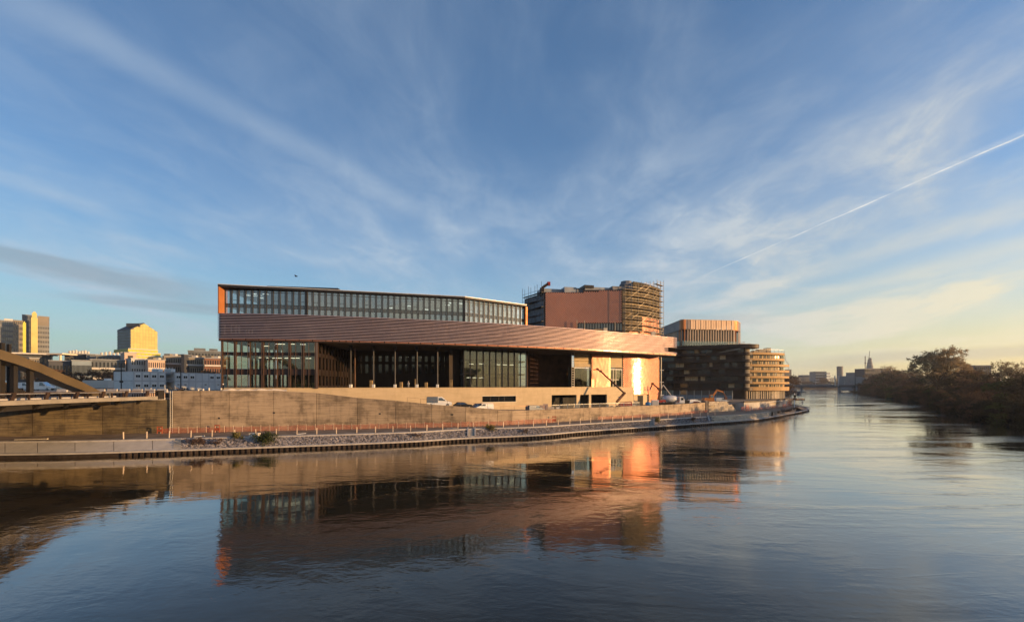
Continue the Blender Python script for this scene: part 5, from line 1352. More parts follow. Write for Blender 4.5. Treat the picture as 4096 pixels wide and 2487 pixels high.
for (px0, px1, y0, y1, Y, lab, mm) in ((91, 104, 1290, 1408, 636, 'narrow glass strip between two far towers, dazzling glint painted yellow', 'painted_glint_yellow'), (124, 151, 1250, 1408, 690, 'tall glass fin at far left, sun glint painted gold', 'painted_glint_gold')):
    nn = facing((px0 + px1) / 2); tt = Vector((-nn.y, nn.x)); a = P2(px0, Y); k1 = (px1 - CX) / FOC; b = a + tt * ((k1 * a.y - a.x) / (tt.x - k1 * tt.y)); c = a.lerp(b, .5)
    r_ = thing('glint_strip', lab, 'tower', (c.x, c.y, 3), 'sun-struck strips of the far towers')  # reflective fins of the far towers, their sun glint painted on
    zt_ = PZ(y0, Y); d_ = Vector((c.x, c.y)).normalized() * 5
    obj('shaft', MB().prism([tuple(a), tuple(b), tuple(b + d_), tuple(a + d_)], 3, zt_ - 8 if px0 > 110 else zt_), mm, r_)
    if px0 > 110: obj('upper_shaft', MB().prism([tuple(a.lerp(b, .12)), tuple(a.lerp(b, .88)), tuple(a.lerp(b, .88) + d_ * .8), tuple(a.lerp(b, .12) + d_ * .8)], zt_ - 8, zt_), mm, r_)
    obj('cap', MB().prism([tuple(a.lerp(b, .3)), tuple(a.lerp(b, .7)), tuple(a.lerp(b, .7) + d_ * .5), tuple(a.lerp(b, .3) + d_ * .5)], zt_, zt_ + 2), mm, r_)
# gabled glass building, sun glare put on as matte gold
Yg = 430
gb = thing('gabled_glass_building', 'gabled glass building, the low sun blazing in it painted gold', 'glass building', (*P2(575, Yg), 3))
nn = facing(576); tt = Vector((-nn.y, nn.x))
A_, B_ = P2(523, Yg), None
# solve the far corner on the sight line of column 630
k_ = (630 - CX) / FOC; s_ = (k_ * A_.y - A_.x) / (tt.x - k_ * tt.y) if abs(tt.x - k_ * tt.y) > 1e-6 else 30
B_ = A_ + tt * s_
zE0, zE1, zP, zB_ = PZ(1318, A_.y), PZ(1328, B_.y), PZ(1293, (A_.y + B_.y) / 2), PZ(1396, Yg)
M_ = A_.lerp(B_, .5); dk = Vector((nn.x, nn.y)) * -1
Lk_ = P2(470, Yg + 8); dp = Lk_ - A_
def gprism(mb, off0, off1, sink=0):
    q = [A_ + off0, B_ + off0, A_ + off1, B_ + off1, M_ + off0, M_ + off1]
    i = len(mb.v)
    mb.v += [(*q[0], zB_), (*q[1], zB_), (*q[1], zE1), (*q[4], zP), (*q[0], zE0), (*q[2], zB_), (*q[3], zB_), (*q[3], zE1), (*q[5], zP), (*q[2], zE0)]
    mb.f += [tuple(range(i, i + 5)), tuple(range(i + 9, i + 4, -1))] + [(i + j, i + 5 + j, i + 5 + (j + 1) % 5, i + (j + 1) % 5) for j in range(5)]
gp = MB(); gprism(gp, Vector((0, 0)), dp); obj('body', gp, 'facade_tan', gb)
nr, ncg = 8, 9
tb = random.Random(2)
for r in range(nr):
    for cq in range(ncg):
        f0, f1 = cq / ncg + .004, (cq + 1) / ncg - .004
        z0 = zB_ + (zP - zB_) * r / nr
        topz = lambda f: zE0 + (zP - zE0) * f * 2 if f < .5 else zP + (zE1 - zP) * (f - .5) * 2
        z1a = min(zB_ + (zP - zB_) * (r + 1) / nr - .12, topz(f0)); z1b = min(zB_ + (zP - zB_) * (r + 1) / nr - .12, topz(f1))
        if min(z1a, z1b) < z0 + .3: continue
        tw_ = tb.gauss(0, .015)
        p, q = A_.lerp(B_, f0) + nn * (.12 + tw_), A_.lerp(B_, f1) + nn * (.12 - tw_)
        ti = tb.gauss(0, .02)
        obj('glass_panel', MB().hexa([(*p, z0), (*q, z0), (*(q - nn * .1), z0), (*(p - nn * .1), z0), (*(p + nn * ti), z1a), (*(q + nn * ti), z1b), (*(q - nn * .1), z1b), (*(p - nn * .1), z1a)]), 'painted_glint_gold', gb)
for k in range(7):
    z = zB_ + (zE0 - zB_) * k / 7 + .6; obj('side_glazing', MB().slab(A_ + dp, A_, -.2, .05, z, z + (zE0 - zB_) / 7 - .9), 'facade_blue', gb)
for k in range(7): 
    z = zB_ + (zE0 - zB_) * (k + .5) / 7; obj('floor_edge', MB().slab(A_ + dp, A_, -.5, .1, z, z + .5), 'facade_tan', gb)
obj('roof', MB().hexa([(*(A_ - tt * .3), zE0 - .1), (*M_, zP - .1), (*(M_ + dp), zP - .1), (*(A_ + dp - tt * .3), zE0 - .1), (*(A_ - tt * .3), zE0 + .5), (*M_, zP + .6), (*(M_ + dp), zP + .6), (*(A_ + dp - tt * .3), zE0 + .5)]), 'facade_dark', gb)
obj('roof_plant', MB().box(PX(508, Yg + 6), PX(560, Yg + 6), Yg + 5, Yg + 11, zE0 + 3.5, PZ(1290, Yg)), 'facade_dark', gb)
for k, (e0_, e1_, y0, y1) in enumerate(((460, 632, 1394, 1408), (515, 642, 1408, 1422), (520, 646, 1422, 1440))):
    nn2 = facing(600); tt2 = Vector((-nn2.y, nn2.x)); a = P2(max(e0_, 512), Yg - 4 - k * 3); k_ = (e1_ - CX) / FOC; s_ = (k_ * a.y - a.x) / (tt2.x - k_ * tt2.y); b = a + tt2 * s_
    bl = P2(e0_ - 5, Yg + 14)
    obj('tier', MB().prism([tuple(a), tuple(b), tuple(b - nn2 * 20), tuple(bl)], 3 if k == 2 else PZ(y1, Yg), PZ(y0, Yg)), 'painted_glint_gold', gb)
    for j in range(8):
        p, q = a.lerp(b, (j + .1) / 8), a.lerp(b, (j + .75) / 8); obj('window', MB().prism([tuple(p + nn2 * .15), tuple(q + nn2 * .15), tuple(q), tuple(p)], PZ(y1 - 2, Yg), PZ(y0 + 4, Yg)), 'painted_glint_yellow', gb)
    obj('cornice', MB().prism([tuple(a + nn2 * .6), tuple(b + nn2 * .6), tuple(b - nn2 * 1), tuple(a - nn2 * 1)], PZ(y0 + 3, Yg), PZ(y0, Yg) + .05), 'facade_white', gb)
# lower city
G2 = 'mid-rise blocks behind the cabins'
spec = [('office_block', 'dark low office with a thin flat roof behind the bridge arch', 'office', 60, 205, 1418, 300, 'facade_dark', 16, 0, 3, 9, None),
 ('office_block', 'yellow-lit stacked louvre block under the golden strip', 'office', 118, 157, 1432, 280, 'facade_tan', 10, 8, 5, 4, 'fin_cream'),
 ('office_block', 'dark glass box office with long flat roof, left of the chimneys', 'office', 258, 345, 1414, 300, 'facade_dark', 20, 0, 2, 8, None),
 ('office_block', 'plain grey-green end block beside the dark glass box', 'office', 346, 398, 1417, 300, 'facade_slate', 20, 6, 2, 2, None),
 ('office_block', 'low dark building with two white slab edges', 'office', 195, 282, 1443, 240, 'facade_dark', 14, 0, 2, 6, 'facade_white'),
 ('office_block', 'pale blue glass block with fine vertical ribs', 'office', 287, 366, 1442, 242, 'facade_blue', 14, 2, 2, 16, None),
 ('apartment_block', 'apartment block with white balcony lines left of the pink gable', 'apartment block', 362, 500, 1438, 250, 'facade_slate', 14, 3, 4, 9, 'facade_white'),
 ('apartment_block', 'small brick-fronted block with tall chimneys on its roof', 'apartment block', 384, 496, 1421, 290, 'facade_slate', 14, 2, 5, 9, None),
 ('apartment_block', 'blank pinkish gable wall catching the sun', 'apartment block', 498, 545, 1411, 285, 'facade_pink', 14, 12, 4, 1, None),
 ('apartment_block', 'pale apartment house with narrow windows right of the pink gable', 'apartment block', 525, 592, 1434, 255, 'facade_white', 14, 14, 5, 7, None),
 ('apartment_block', 'pale pink apartment block below the sun-struck glass building', 'apartment block', 592, 660, 1440, 250, 'facade_pink', 14, 10, 4, 8, 'facade_white'),
 ('apartment_block', 'tan apartment block with lit balconies right of the sun-struck building', 'apartment block', 655, 728, 1424, 262, 'facade_tan', 14, 6, 5, 8, 'facade_white'),
 ('apartment_block', 'tan apartment block with balconies beside the dark stair tower', 'apartment block', 734, 812, 1430, 258, 'facade_tan', 14, 5, 5, 9, 'facade_white'),
 ('apartment_block', 'brownish balcony block next to the louvre building corner', 'apartment block', 818, 905, 1433, 255, 'facade_brick', 14, 5, 5, 9, 'facade_white'),
 ('office_block', 'dark slate office block rising behind the tan balconies', 'office', 752, 905, 1402, 420, 'facade_slate', 20, 4, 4, 12, None)]
for s in spec:
    r_, a, t, n, w, zt_ = city_block(*s[:13], group=G2, ww=.6 if s[0] == 'office_block' else .45)
    if 'chimneys' in s[1]:
        for k in range(7): q = a + t * (w * (k + .5) / 7); obj('chimney', MB().box(q.x - .5, q.x + .5, q.y + 2, q.y + 3, zt_, zt_ + 2.2 + (k % 3) * .4), 'facade_white', r_)
    elif s[0] == 'apartment_block' and 'gable' not in s[1]:
        for k in range(3): q = a + t * (w * (k + .6) / 3.2) + n * 4; obj('roof_house', MB().box(q.x - 1.8, q.x + 1.8, q.y, q.y + 4, zt_, zt_ + 1.8), 'facade_white' if k % 2 else 'facade_tan', r_)
    elif 'slate office' in s[1]:
        for f, l in ((.15, .3), (.55, .22)): q = a + t * (w * f) + n * 2; obj('roof_house', MB().slab(q, q + t * (w * l), 0, 8, zt_, zt_ + 3), 'facade_slate', r_)
    elif 'thin flat roof' in s[1] or 'long flat roof' in s[1]:
        obj('canopy_roof', MB().slab(a - t * 3, a + t * (w + 3), -4, 14, zt_ + .51, zt_ + 1.4), 'facade_white', r_)
st_ = thing('stair_tower', 'dark narrow stair tower between two tan balcony blocks', 'stair tower', (*P2(731, 256), 3), G2)
obj('shaft', MB().box(PX(724, 256), PX(737, 256), 256, 262, 3, PZ(1418, 256)), 'facade_dark', st_)
obj('lid', MB().box(PX(723, 256), PX(738, 256), 255.7, 262.3, PZ(1418, 256), PZ(1416, 256)), 'roof_metal', st_)
cn = thing('canopy_shelter', 'thin white canopy roof on a single post behind the bridge arch', 'canopy', (*P2(230, 292), 3))
obj('roof', MB().box(PX(198, 292), PX(262, 292), 290, 300, PZ(1418, 292), PZ(1413, 292)), 'fin_cream', cn)
obj('post', MB().box(PX(243, 292), PX(247, 292), 291, 292, 3, PZ(1418, 292)), 'fin_cream', cn)
# far right
G3 = 'far buildings across the river bend'
specR = [('office_block', 'low grey office far beyond the river bridge, left end', 'office', 3165, 3240, 1510, 1330, 'facade_slate', 40, 0, 2, 10, None),
 ('office_block', 'small grey rooftop block on the low far office', 'office', 3210, 3239, 1500, 1345, 'facade_slate', 20, 0, 3, 5, None),
 ('office_block', 'stepped pale office left of the dark riverside block', 'office', 3425, 3470, 1490, 700, 'facade_grey', 20, 4, 4, 6, 'facade_slate'),
 ('office_block', 'low pale office wing farther left of the riverside block', 'office', 3396, 3432, 1504, 715, 'facade_grey', 20, 4, 2, 5, None),
 ('office_block', 'dark glazed end of the riverside office block', 'office', 3459, 3496, 1475, 640, 'facade_dark', 18, 2, 6, 5, None),
 ('office_block', 'long grey riverside office block with ribbon windows', 'office', 3496, 3566, 1474, 650, 'facade_slate', 18, 2, 6, 8, 'facade_slate'),
 ('office_block', 'pale podium storey under the dark riverside office block', 'office', 3455, 3570, 1508, 625, 'facade_grey', 14, 2, 2, 10, None),
 ('apartment_block', 'orange brick end block beside the riverside office', 'apartment block', 3567, 3593, 1483, 600, 'facade_brick', 16, 4, 6, 3, None),
 ('apartment_block', 'grey flat-roofed block right of the orange brick end', 'apartment block', 3594, 3618, 1484, 600, 'facade_slate', 16, 4, 5, 4, None),
 ('office_block', 'boxy grey block above the dark bank trees at right', 'office', 3900, 3966, 1462, 470, 'facade_slate', 18, -6, 6, 8, None),
 ('office_block', 'slim grey slab peeking behind the sunlit wing', 'tower block', 3140, 3166, 1478, 820, 'facade_slate', 14, 6, 9, 4, None)]
for s in specR: city_block(*s[:13], group=G3, wm='facade_dark' if 'dark' not in s[1] else 'window_dark')
r_, a, t, n, w, zt_ = city_block('terraced_block', 'white terraced block with a bright sunlit right side, far away', 'apartment block', 3262, 3306, 1486, 1250, 'facade_grey', 30, -6, 6, 8, 'facade_white', group=G3)
for k in range(6):
    q0 = P2(3306, 1240); xx = PX(3306 + 16 + k * 1.2, 1240); z0 = 3 + k * (zt_ - 3) / 6
    obj('terrace', MB().box(q0.x, PX(3326 - k * 1.5, 1240), 1238, 1260, z0, z0 + (zt_ - 3) / 6 * .55), 'facade_white', r_)
ct = thing('round_tower', 'slim round grey tower standing alone beyond the river', 'tower', (*P2(3359.5, 1400), 3), G3)
obj('shaft', MB().lathe((*P2(3359.5, 1400), 3), [(8.6, 0), (8.6, PZ(1467, 1400) - 3)], 20), 'facade_slate', ct)
obj('cap', MB().lathe((*P2(3359.5, 1400), PZ(1467, 1400)), [(8.9, 0), (8.9, 1.6), (4, 2.0)], 20), 'facade_grey', ct)
sp_ = thing('domed_tower', 'tapering tower under construction with a mast, far right', 'tower', (*P2(3479, 1300), 3), G3)
q = P2(3479, 1300)
obj('shaft', MB().lathe((*q, 3), [(9.4, 0), (9.2, 58), (8.0, 66), (6.4, 76), (5.2, 84), (4.6, 88)], 14), 'facade_grey', sp_)
for z in (58, 66, 76): obj('gallery', MB().lathe((*q, z + 2.9), [(9.6 - (z - 58) * .14, 0), (9.6 - (z - 58) * .14, 1.4)], 14), 'facade_slate', sp_)
obj('head', MB().lathe((q.x + 1, q.y, 91), [(4.4, 0), (3.6, 3.5), (1.2, 4.5)], 12), 'facade_slate', sp_)
crn = thing('tower_crane', 'thin tower crane mast beside the tapering far tower', 'crane', (*P2(3461, 1290), 3))
q = P2(3461, 1290); zc9 = PZ(1424, 1290)
obj('mast', MB().box(q.x - .8, q.x + .8, q.y - .8, q.y + .8, 3, zc9), 'facade_slate', crn)
obj('cab', MB().box(q.x - 1.6, q.x + 1.6, q.y - 1.5, q.y + 1.5, PZ(1454, 1290), PZ(1449, 1290)), 'facade_dark', crn)
q = P2(3476, 1292); c2 = thing('tower_crane', 'luffing crane jib rising over the tapering far tower', 'crane', (q.x, q.y, 88))
obj('mast', MB().box(q.x - .8, q.x + .8, q.y - .8, q.y + .8, 86, PZ(1428, 1292)), 'facade_slate', c2)
obj('jib', MB().beam((q.x, q.y, PZ(1430, 1292)), (PX(3479, 1292), q.y, PZ(1404, 1292)), 1.0), 'facade_slate', c2)
# the river bridge
fb_ = thing('river_bridge', 'low flat grey bridge crossing the river far off', 'bridge', (495, 690, 0))
A_, B_ = Vector((440, 735)), Vector((548, 668))
obj('deck', MB().slab(A_, B_, 0, 12, 10.6, 12.6), 'facade_grey', fb_)
obj('girder', MB().slab(A_, B_, 1.5, 10.5, 8.9, 10.58), 'facade_slate', fb_)
obj('rail', MB().slab(A_, B_, -.1, .05, 13.4, 13.6), 'galvanised', fb_)
for k in range(30): q = A_.lerp(B_, k / 29); obj('rail_post', MB().box(q.x - .1, q.x + .1, q.y - .1, q.y + .1, 12.6, 13.45), 'galvanised', fb_)
for f in (.03, .40, .80): q = A_.lerp(B_, f) + Vector((1.5, 6)); obj('pier', MB().slab(q, q + (B_ - A_).normalized() * (6 if f < .1 else 2.6), -4, 4, -2, 8.88), 'facade_grey', fb_)
for k in range(6): q = A_.lerp(B_, .1 + k * .15); obj('lamp_post', MB().box(q.x - .12, q.x + .12, q.y + 1, q.y + 1.24, 12.6, 19), 'facade_white', fb_)
tc_ = thing('bus', 'pale bus crossing the far river bridge at its left end', 'bus', (*A_.lerp(B_, .17), 12.6))
q = A_.lerp(B_, .13) + Vector((1, 3)); q2 = A_.lerp(B_, .23) + Vector((1, 3))
obj('body', MB().slab(q, q2, 0, 2.5, 12.95, 15.4), 'facade_white', tc_); obj('window', MB().slab(q.lerp(q2, .04), q.lerp(q2, .96), -.05, -.001, 14.1, 15.0), 'window_dark', tc_)
for f in (.18, .8): c_ = q.lerp(q2, f); obj('wheel', MB().lathe((c_.x, c_.y, 13.1), [(.45, -.1), (.45, .3)], 10, 'y'), 'rubber', tc_)
for f in (.745, .775):
    q = A_.lerp(B_, f); obj('pylon', MB().beam((q.x, q.y - 1, 10.6), (q.x + (.8 if f > .76 else -.8), q.y - 1, 27), 1.1), 'facade_white', fb_)
# houseboat
hb = thing('houseboat', 'moored houseboat with white cabin and dark hull at the far bank', 'boat', (*P2(3172, 640), 0))
q = P2(3150, 640); e_ = P2(3206, 625); t_ = (e_ - q).normalized(); n_ = Vector((-t_.y, t_.x)); Lh = (e_ - q).length
hl = MB(); st_h = [(0, 2.4, .0), (.12, 2.7, 0), (.8, 2.7, 0), (.93, 1.6, .2), (1, .1, .6)]
for (f0, w0_, r0), (f1, w1_, r1) in zip(st_h, st_h[1:]):
    c0_, c1_ = q + t_ * Lh * f0, q + t_ * Lh * f1
    hl.hexa([(*(c0_ - n_ * w0_ * .8), -.5), (*(c1_ - n_ * w1_ * .8), -.5), (*(c1_ + n_ * w1_ * .8), -.5), (*(c0_ + n_ * w0_ * .8), -.5), (*(c0_ - n_ * w0_), 2.2 + r0), (*(c1_ - n_ * w1_), 2.2 + r1), (*(c1_ + n_ * w1_), 2.2 + r1), (*(c0_ + n_ * w0_), 2.2 + r0)])
obj('hull', hl, 'facade_dark', hb)
obj('cabin', MB().slab(q + t_ * 2, q + t_ * Lh * .62, -2, 2, 2.2, 5.6), 'facade_white', hb)
obj('wheelhouse', MB().slab(q + t_ * 3, q + t_ * 7, -1.5, 1.5, 5.6, 7.8), 'facade_white', hb)
for k in range(6): p = q + t_ * (3 + k * 1.7); obj('window', MB().slab(p, p + t_ * 1.1, -2.06, -2.0, 3.6, 4.9), 'window_dark', hb)
db2 = thing('barge', 'dark rounded barge bow moored ahead of the houseboat', 'boat', (*P2(3196, 470), 0))
q = P2(3193, 500)
hl = MB(); 
for (f0, w0_), (f1, w1_) in zip([(0, 3), (.7, 3), (.9, 2.2), (1, .6)], [(.7, 3), (.9, 2.2), (1, .6)]):
    y0_, y1_ = 520 - 34 * f0, 520 - 34 * f1; cx0, cx1 = PX(3195, y0_), PX(3195, y1_)
    hl.hexa([(cx0 - w0_ * .7, y0_, -.5), (cx1 - w1_ * .7, y1_, -.5), (cx1 + w1_ * .7, y1_, -.5), (cx0 + w0_ * .7, y0_, -.5), (cx0 - w0_, y0_, 3.4), (cx1 - w1_, y1_, 3.8), (cx1 + w1_, y1_, 3.8), (cx0 + w0_, y0_, 3.4)])
obj('hull', hl, 'facade_dark', db2)
obj('hatch', MB().box(PX(3195, 510) - 2, PX(3195, 510) + 2, 500, 516, 3.4, 4.6), 'facade_slate', db2)
# ================================================================== vehicles
def lobj(name, mb, m, parent, smooth=False):
    """part given in its thing's own axes"""
    o = bpy.data.objects.new(name, mb.mesh(name, m, (0, 0, 0), smooth)); COL.objects.link(o); o.parent = parent; return o
def side_body(mb, prof, w, tuck=.12):
    """side outline (x, z) given width; sides lean in above the waist"""
    n = len(prof); i = len(mb.v); zw = 1.0
    for s in (-1, 1):
        for (x, z) in prof: mb.v.append((x, s * (w / 2 - max(0, z - zw) * tuck), z))
    mb.f.append(tuple(range(i, i + n))); mb.f.append(tuple(range(i + 2 * n - 1, i + n - 1, -1)))
    for k in range(n): mb.f.append((i + k, i + n + k, i + n + (k + 1) % n, i + (k + 1) % n))
def wheels(r_, xs, w, rad=.34):
    for x in xs:
        for s in (-1, 1):
            y = s * (w / 2 - .1)
            wh = lobj('wheel', MB().lathe((x, y, rad), [(rad * .6, -.11), (rad, -.09), (rad, .09), (rad * .6, .11)], 14, 'y'), 'rubber', r_)
            lobj('rim', MB().lathe((x, y, rad), [(rad * .55, -.125), (rad * .55, .125)], 10, 'y'), 'galvanised', wh)
def van(label, loc, rot, paint, rear=None, L=5.0, H=2.15, group=None, name='parked_van'):
    r_ = thing(name, label, 'van', loc, group, rot)
    b = MB(); side_body(b, [(.0, .32), (0, H - .35), (.12, H), (L * .62, H), (L * .8, 1.28), (L * .97, 1.02), (L, .75), (L, .32)], 1.9); lobj('body', b, paint, r_)
    if rear:
        q = MB(); side_body(q, [(-.02, .9), (-.02, H - .34), (.11, H + .02), (L * .44, H + .02), (L * .44, .9)], 1.94); lobj('cargo_panel', q, rear, r_)
    p0, p1 = (L * .63, H - .06), (L * .79, 1.34)
    g_ = MB()
    for s in (-1, 1):
        f = lambda z: s * (.95 + .012 - max(0, z - 1.0) * .12)
        g_.quad((L * .46, f(1.35), 1.35), (L * .72, f(1.35), 1.35), (L * .60, f(H - .2), H - .2), (L * .46, f(H - .2), H - .2))
    lobj('side_window', g_, 'car_glass', r_)
    lobj('windscreen', MB().quad((p0[0] + .03, -.72, p0[1]), (p0[0] + .03, .72, p0[1]), (p1[0] + .03, .84, p1[1]), (p1[0] + .03, -.84, p1[1])), 'car_glass', r_)
    for s in (-1, 1):
        lobj('headlight', MB().box(L - .12, L + .02, s * .75 - .16, s * .75 + .16, .78, .96), 'white_paint', r_)
        lobj('mirror', MB().box(L * .70, L * .72, s * 1.0 - .1, s * 1.0 + .1, 1.35, 1.6), 'black_paint', r_)
    lobj('bumper', MB().box(L - .05, L + .08, -.9, .9, .35, .6), 'black_paint', r_)
    wheels(r_, (.85, L - .95), 1.9); return r_
def car(label, loc, rot, paint, L=4.3, group=None):
    r_ = thing('parked_car', label, 'car', loc, group, rot)
    b = MB(); side_body(b, [(0, .3), (.02, .85), (.35, .98), (.95, 1.44), (L * .55, 1.46), (L * .74, .98), (L * .96, .86), (L, .6), (L, .3)], 1.78, .3); lobj('body', b, paint, r_)
    g_ = MB()
    for s in (-1, 1):
        f = lambda z: s * (.89 + .012 - max(0, z - 1.0) * .3)
        g_.quad((.55, f(1.02), 1.02), (L * .68, f(1.02), 1.02), (L * .54, f(1.36), 1.36), (1.0, f(1.36), 1.36))
    lobj('side_window', g_, 'car_glass', r_)
    lobj('windscreen', MB().quad((L * .56, -.62, 1.42), (L * .56, .62, 1.42), (L * .735, .72, 1.02), (L * .735, -.72, 1.02)), 'car_glass', r_)
    for s in (-1, 1): lobj('headlight', MB().box(L - .1, L + .01, s * .66 - .16, s * .66 + .16, .62, .76), 'white_paint', r_)
    wheels(r_, (.8, L - .85), 1.78, .31); return r_
def ground_z(px): return lerp(GZ, px)
def ramp_spot(px, back): q = cut(WB, px) + Vector((0, back)); return q
VG = 'vehicles on the site ramp and yard'
def head(px): a, b = cut(WB, px - 30), cut(WB, px + 30); return math.atan2((b - a).y, (b - a).x)
q = ramp_spot(1728, 3.2); van('white van with blue-grey load side, higher of the two vans on the ramp', (q.x - 1.8, q.y, ground_z(1740) + .45), head(1740), 'white_paint', 'blue_grey_paint', 5.6, 2.2, VG)
q = ramp_spot(1805, 3.4); car('black car half hidden behind the ramp wall between two vans', (q.x, q.y, ground_z(1830) + .42), head(1830), 'black_paint', 4.4, VG)
q = ramp_spot(1962, 4.0); van('small white van facing left on the lower ramp beside a grey car', (q.x + .3, q.y, ground_z(1950) + .30), head(1940) + math.pi, 'white_paint', None, 4.4, 1.9, VG)
q = ramp_spot(1880, 5.6); car('grey car parked behind the small white van on the lower ramp', (q.x, q.y, ground_z(1900) + .4), head(1900), 'blue_grey_paint', 4.3, VG)
q = ramp_spot(2112, 4.0); van('dark grey van beside the pink pallets at the foot of the ramp', (q.x, q.y, 5.0), head(2140), 'blue_grey_paint', None, 4.6, 1.95, VG)
q = P2(2860, 166); van('silver van parked beside the orange excavator on the yard', (q.x, q.y, 5.0), .05, 'silver_paint', None, 5.0, 2.1, VG)
q = P2(2755, 156); van('low white pickup truck parked in the yard right of the concrete mixer', (q.x, q.y, 5.0), .1, 'white_paint', None, 4.6, 1.75, VG)
G4 = 'vans parked behind the bridge arch'
for px, Y, zr, lab, rr, L_, H_ in ((128, 128, 0, 'white panel van right of the dark bridge hangers', .15, 5.6, 2.5), (66, 132, 0, 'white van between two dark bridge hangers', .1, 5.2, 2.4), (2, 130, 0, 'white van at the extreme left edge behind the bridge', .1, 5.4, 3.0)):
    q = P2(px, Y); van(lab, (q.x, q.y, 10.48), rr, 'white_paint', None, L_, H_, G4)
q = P2(360, 140); r_ = thing('site_trailer', 'low white flat-roofed trailer between the bridge arch foot and the cabins', 'trailer', (q.x, q.y, 10.48))
obj('body', MB().box(q.x - 2.5, q.x + 6, q.y, q.y + 2.6, 11.0, 13.6), 'facade_white', r_); obj('roof_box', MB().box(q.x + 4, q.x + 5.2, q.y + .6, q.y + 2, 13.6, 14.2), 'white_paint', r_)
obj('stripe', MB().box(q.x - 2.0, q.x + 3.2, q.y - .03, q.y - .001, 12.4, 12.55), 'cabin_frame', r_)
for dx in (-1.2, 4.5): obj('wheel', MB().lathe((q.x + dx, q.y + .3, 10.86), [(.36, -.2), (.36, .2)], 10, 'y'), 'rubber', r_)
q = P2(196, 138); r_ = thing('site_hut', 'small cream hut glowing in the sun below the bridge arch', 'hut', (q.x, q.y, 10.48))
obj('walls', MB().box(q.x, q.x + 3.4, q.y, q.y + 3, 10.48, 13.2), 'cream_paint', r_); obj('roof', MB().box(q.x - .15, q.x + 3.55, q.y - .15, q.y + 3.15, 13.2, 13.4), 'roof_metal', r_)
obj('door', MB().box(q.x + 1, q.x + 1.9, q.y - .03, q.y - .001, 10.5, 12.5), 'cabin_frame', r_)
# ---- boom lifts
def boom_lift(label, base, turret, pts, basket, col, group):
    b = Vector(base); r_ = thing('boom_lift', label, 'boom lift', base, group)
    obj('chassis', MB().box(b.x - 1.6, b.x + 2.0, b.y - 1.1, b.y + 1.1, b.z + .45, b.z + .95), 'red_paint', r_)
    for dx in (-1.1, 1.5):
        for s in (-1, 1):
            w_ = obj('wheel', MB().lathe((b.x + dx, b.y + s * 1.05, b.z + .5), [(.3, -.18), (.5, -.16), (.5, .16), (.3, .18)], 12, 'y'), 'rubber', r_)
            obj('rim', MB().lathe((b.x + dx, b.y + s * 1.05, b.z + .5), [(.26, -.19), (.26, .19)], 8, 'y'), 'white_paint', w_)
    obj('turret', MB().hexa([(b.x - 1.2, b.y - 1, b.z + .97), (b.x + 2.6, b.y - 1, b.z + .97), (b.x + 2.6, b.y + 1, b.z + .97), (b.x - 1.2, b.y + 1, b.z + .97), (b.x - .6, b.y - .9, b.z + 1.9), (b.x + 2.5, b.y - .9, b.z + 2.2), (b.x + 2.5, b.y + .9, b.z + 2.2), (b.x - .6, b.y + .9, b.z + 1.9)]), 'red_paint', r_)
    pts = [Vector(p) for p in pts]; ws = [.55, .5, .36, .3, .24]
    for k, (p, q_) in enumerate(zip(pts, pts[1:])): obj('boom', MB().beam(p, q_, ws[min(k, 4)], ws[min(k, 4)] * 1.1), col, r_)
    for p in pts[1:-1]: obj('joint', MB().lathe((p.x, p.y - .4, p.z), [(.38, 0), (.38, .8)], 10, 'y'), col, r_)
    if len(pts) > 2: obj('ram', MB().beam(pts[0].lerp(pts[1], .55) + Vector((-.6, 0, .3)), pts[1].lerp(pts[2], .35) + Vector((0, 0, -.5)), .16), 'galvanised', r_)
    e = Vector(basket); bs = MB().box(e.x - .9, e.x + .9, e.y - .5, e.y + .5, e.z, e.z + .1)
    for dx in (-.9, .9):
        for dy in (-.5, .5): bs.beam((e.x + dx, e.y + dy, e.z), (e.x + dx, e.y + dy, e.z + 1.1), .07)
    for h_ in (.55, 1.1):
        bs.beam((e.x - .9, e.y - .5, e.z + h_), (e.x + .9, e.y - .5, e.z + h_), .06).beam((e.x - .9, e.y + .5, e.z + h_), (e.x + .9, e.y + .5, e.z + h_), .06)
        bs.beam((e.x - .9, e.y - .5, e.z + h_), (e.x - .9, e.y + .5, e.z + h_), .06).beam((e.x + .9, e.y - .5, e.z + h_), (e.x + .9, e.y + .5, e.z + h_), .06)
    obj('basket', bs, 'facade_white', r_); return r_
Yb = 126
def at(px, py, Y): return P3(px, py, Y)
b = P2(2490, Yb)
boom_lift('dark articulated boom lift reaching up left from a red base in front of the podium', (b.x, b.y, 5.0), None,
          [at(2466, 1608, Yb), at(2492, 1578, Yb + .5), at(2497, 1572, Yb + .8), at(2402, 1484, Yb + 6), at(2390, 1476, Yb + 6.6), at(2372, 1479, Yb + 7)], at(2352, 1481, Yb + 7.2), 'boom_paint', 'boom lifts on the site')
b = P2(2628, 140)
boom_lift('small boom lift with a kinked arm against the orange copper corner', (b.x, b.y, 5.0), None,
          [at(2632, 1606, 140), at(2640, 1560, 140), at(2634, 1554, 140), at(2610, 1534, 140.5), at(2600, 1557, 141)], at(2590, 1561, 141), 'boom_paint', 'boom lifts on the site')
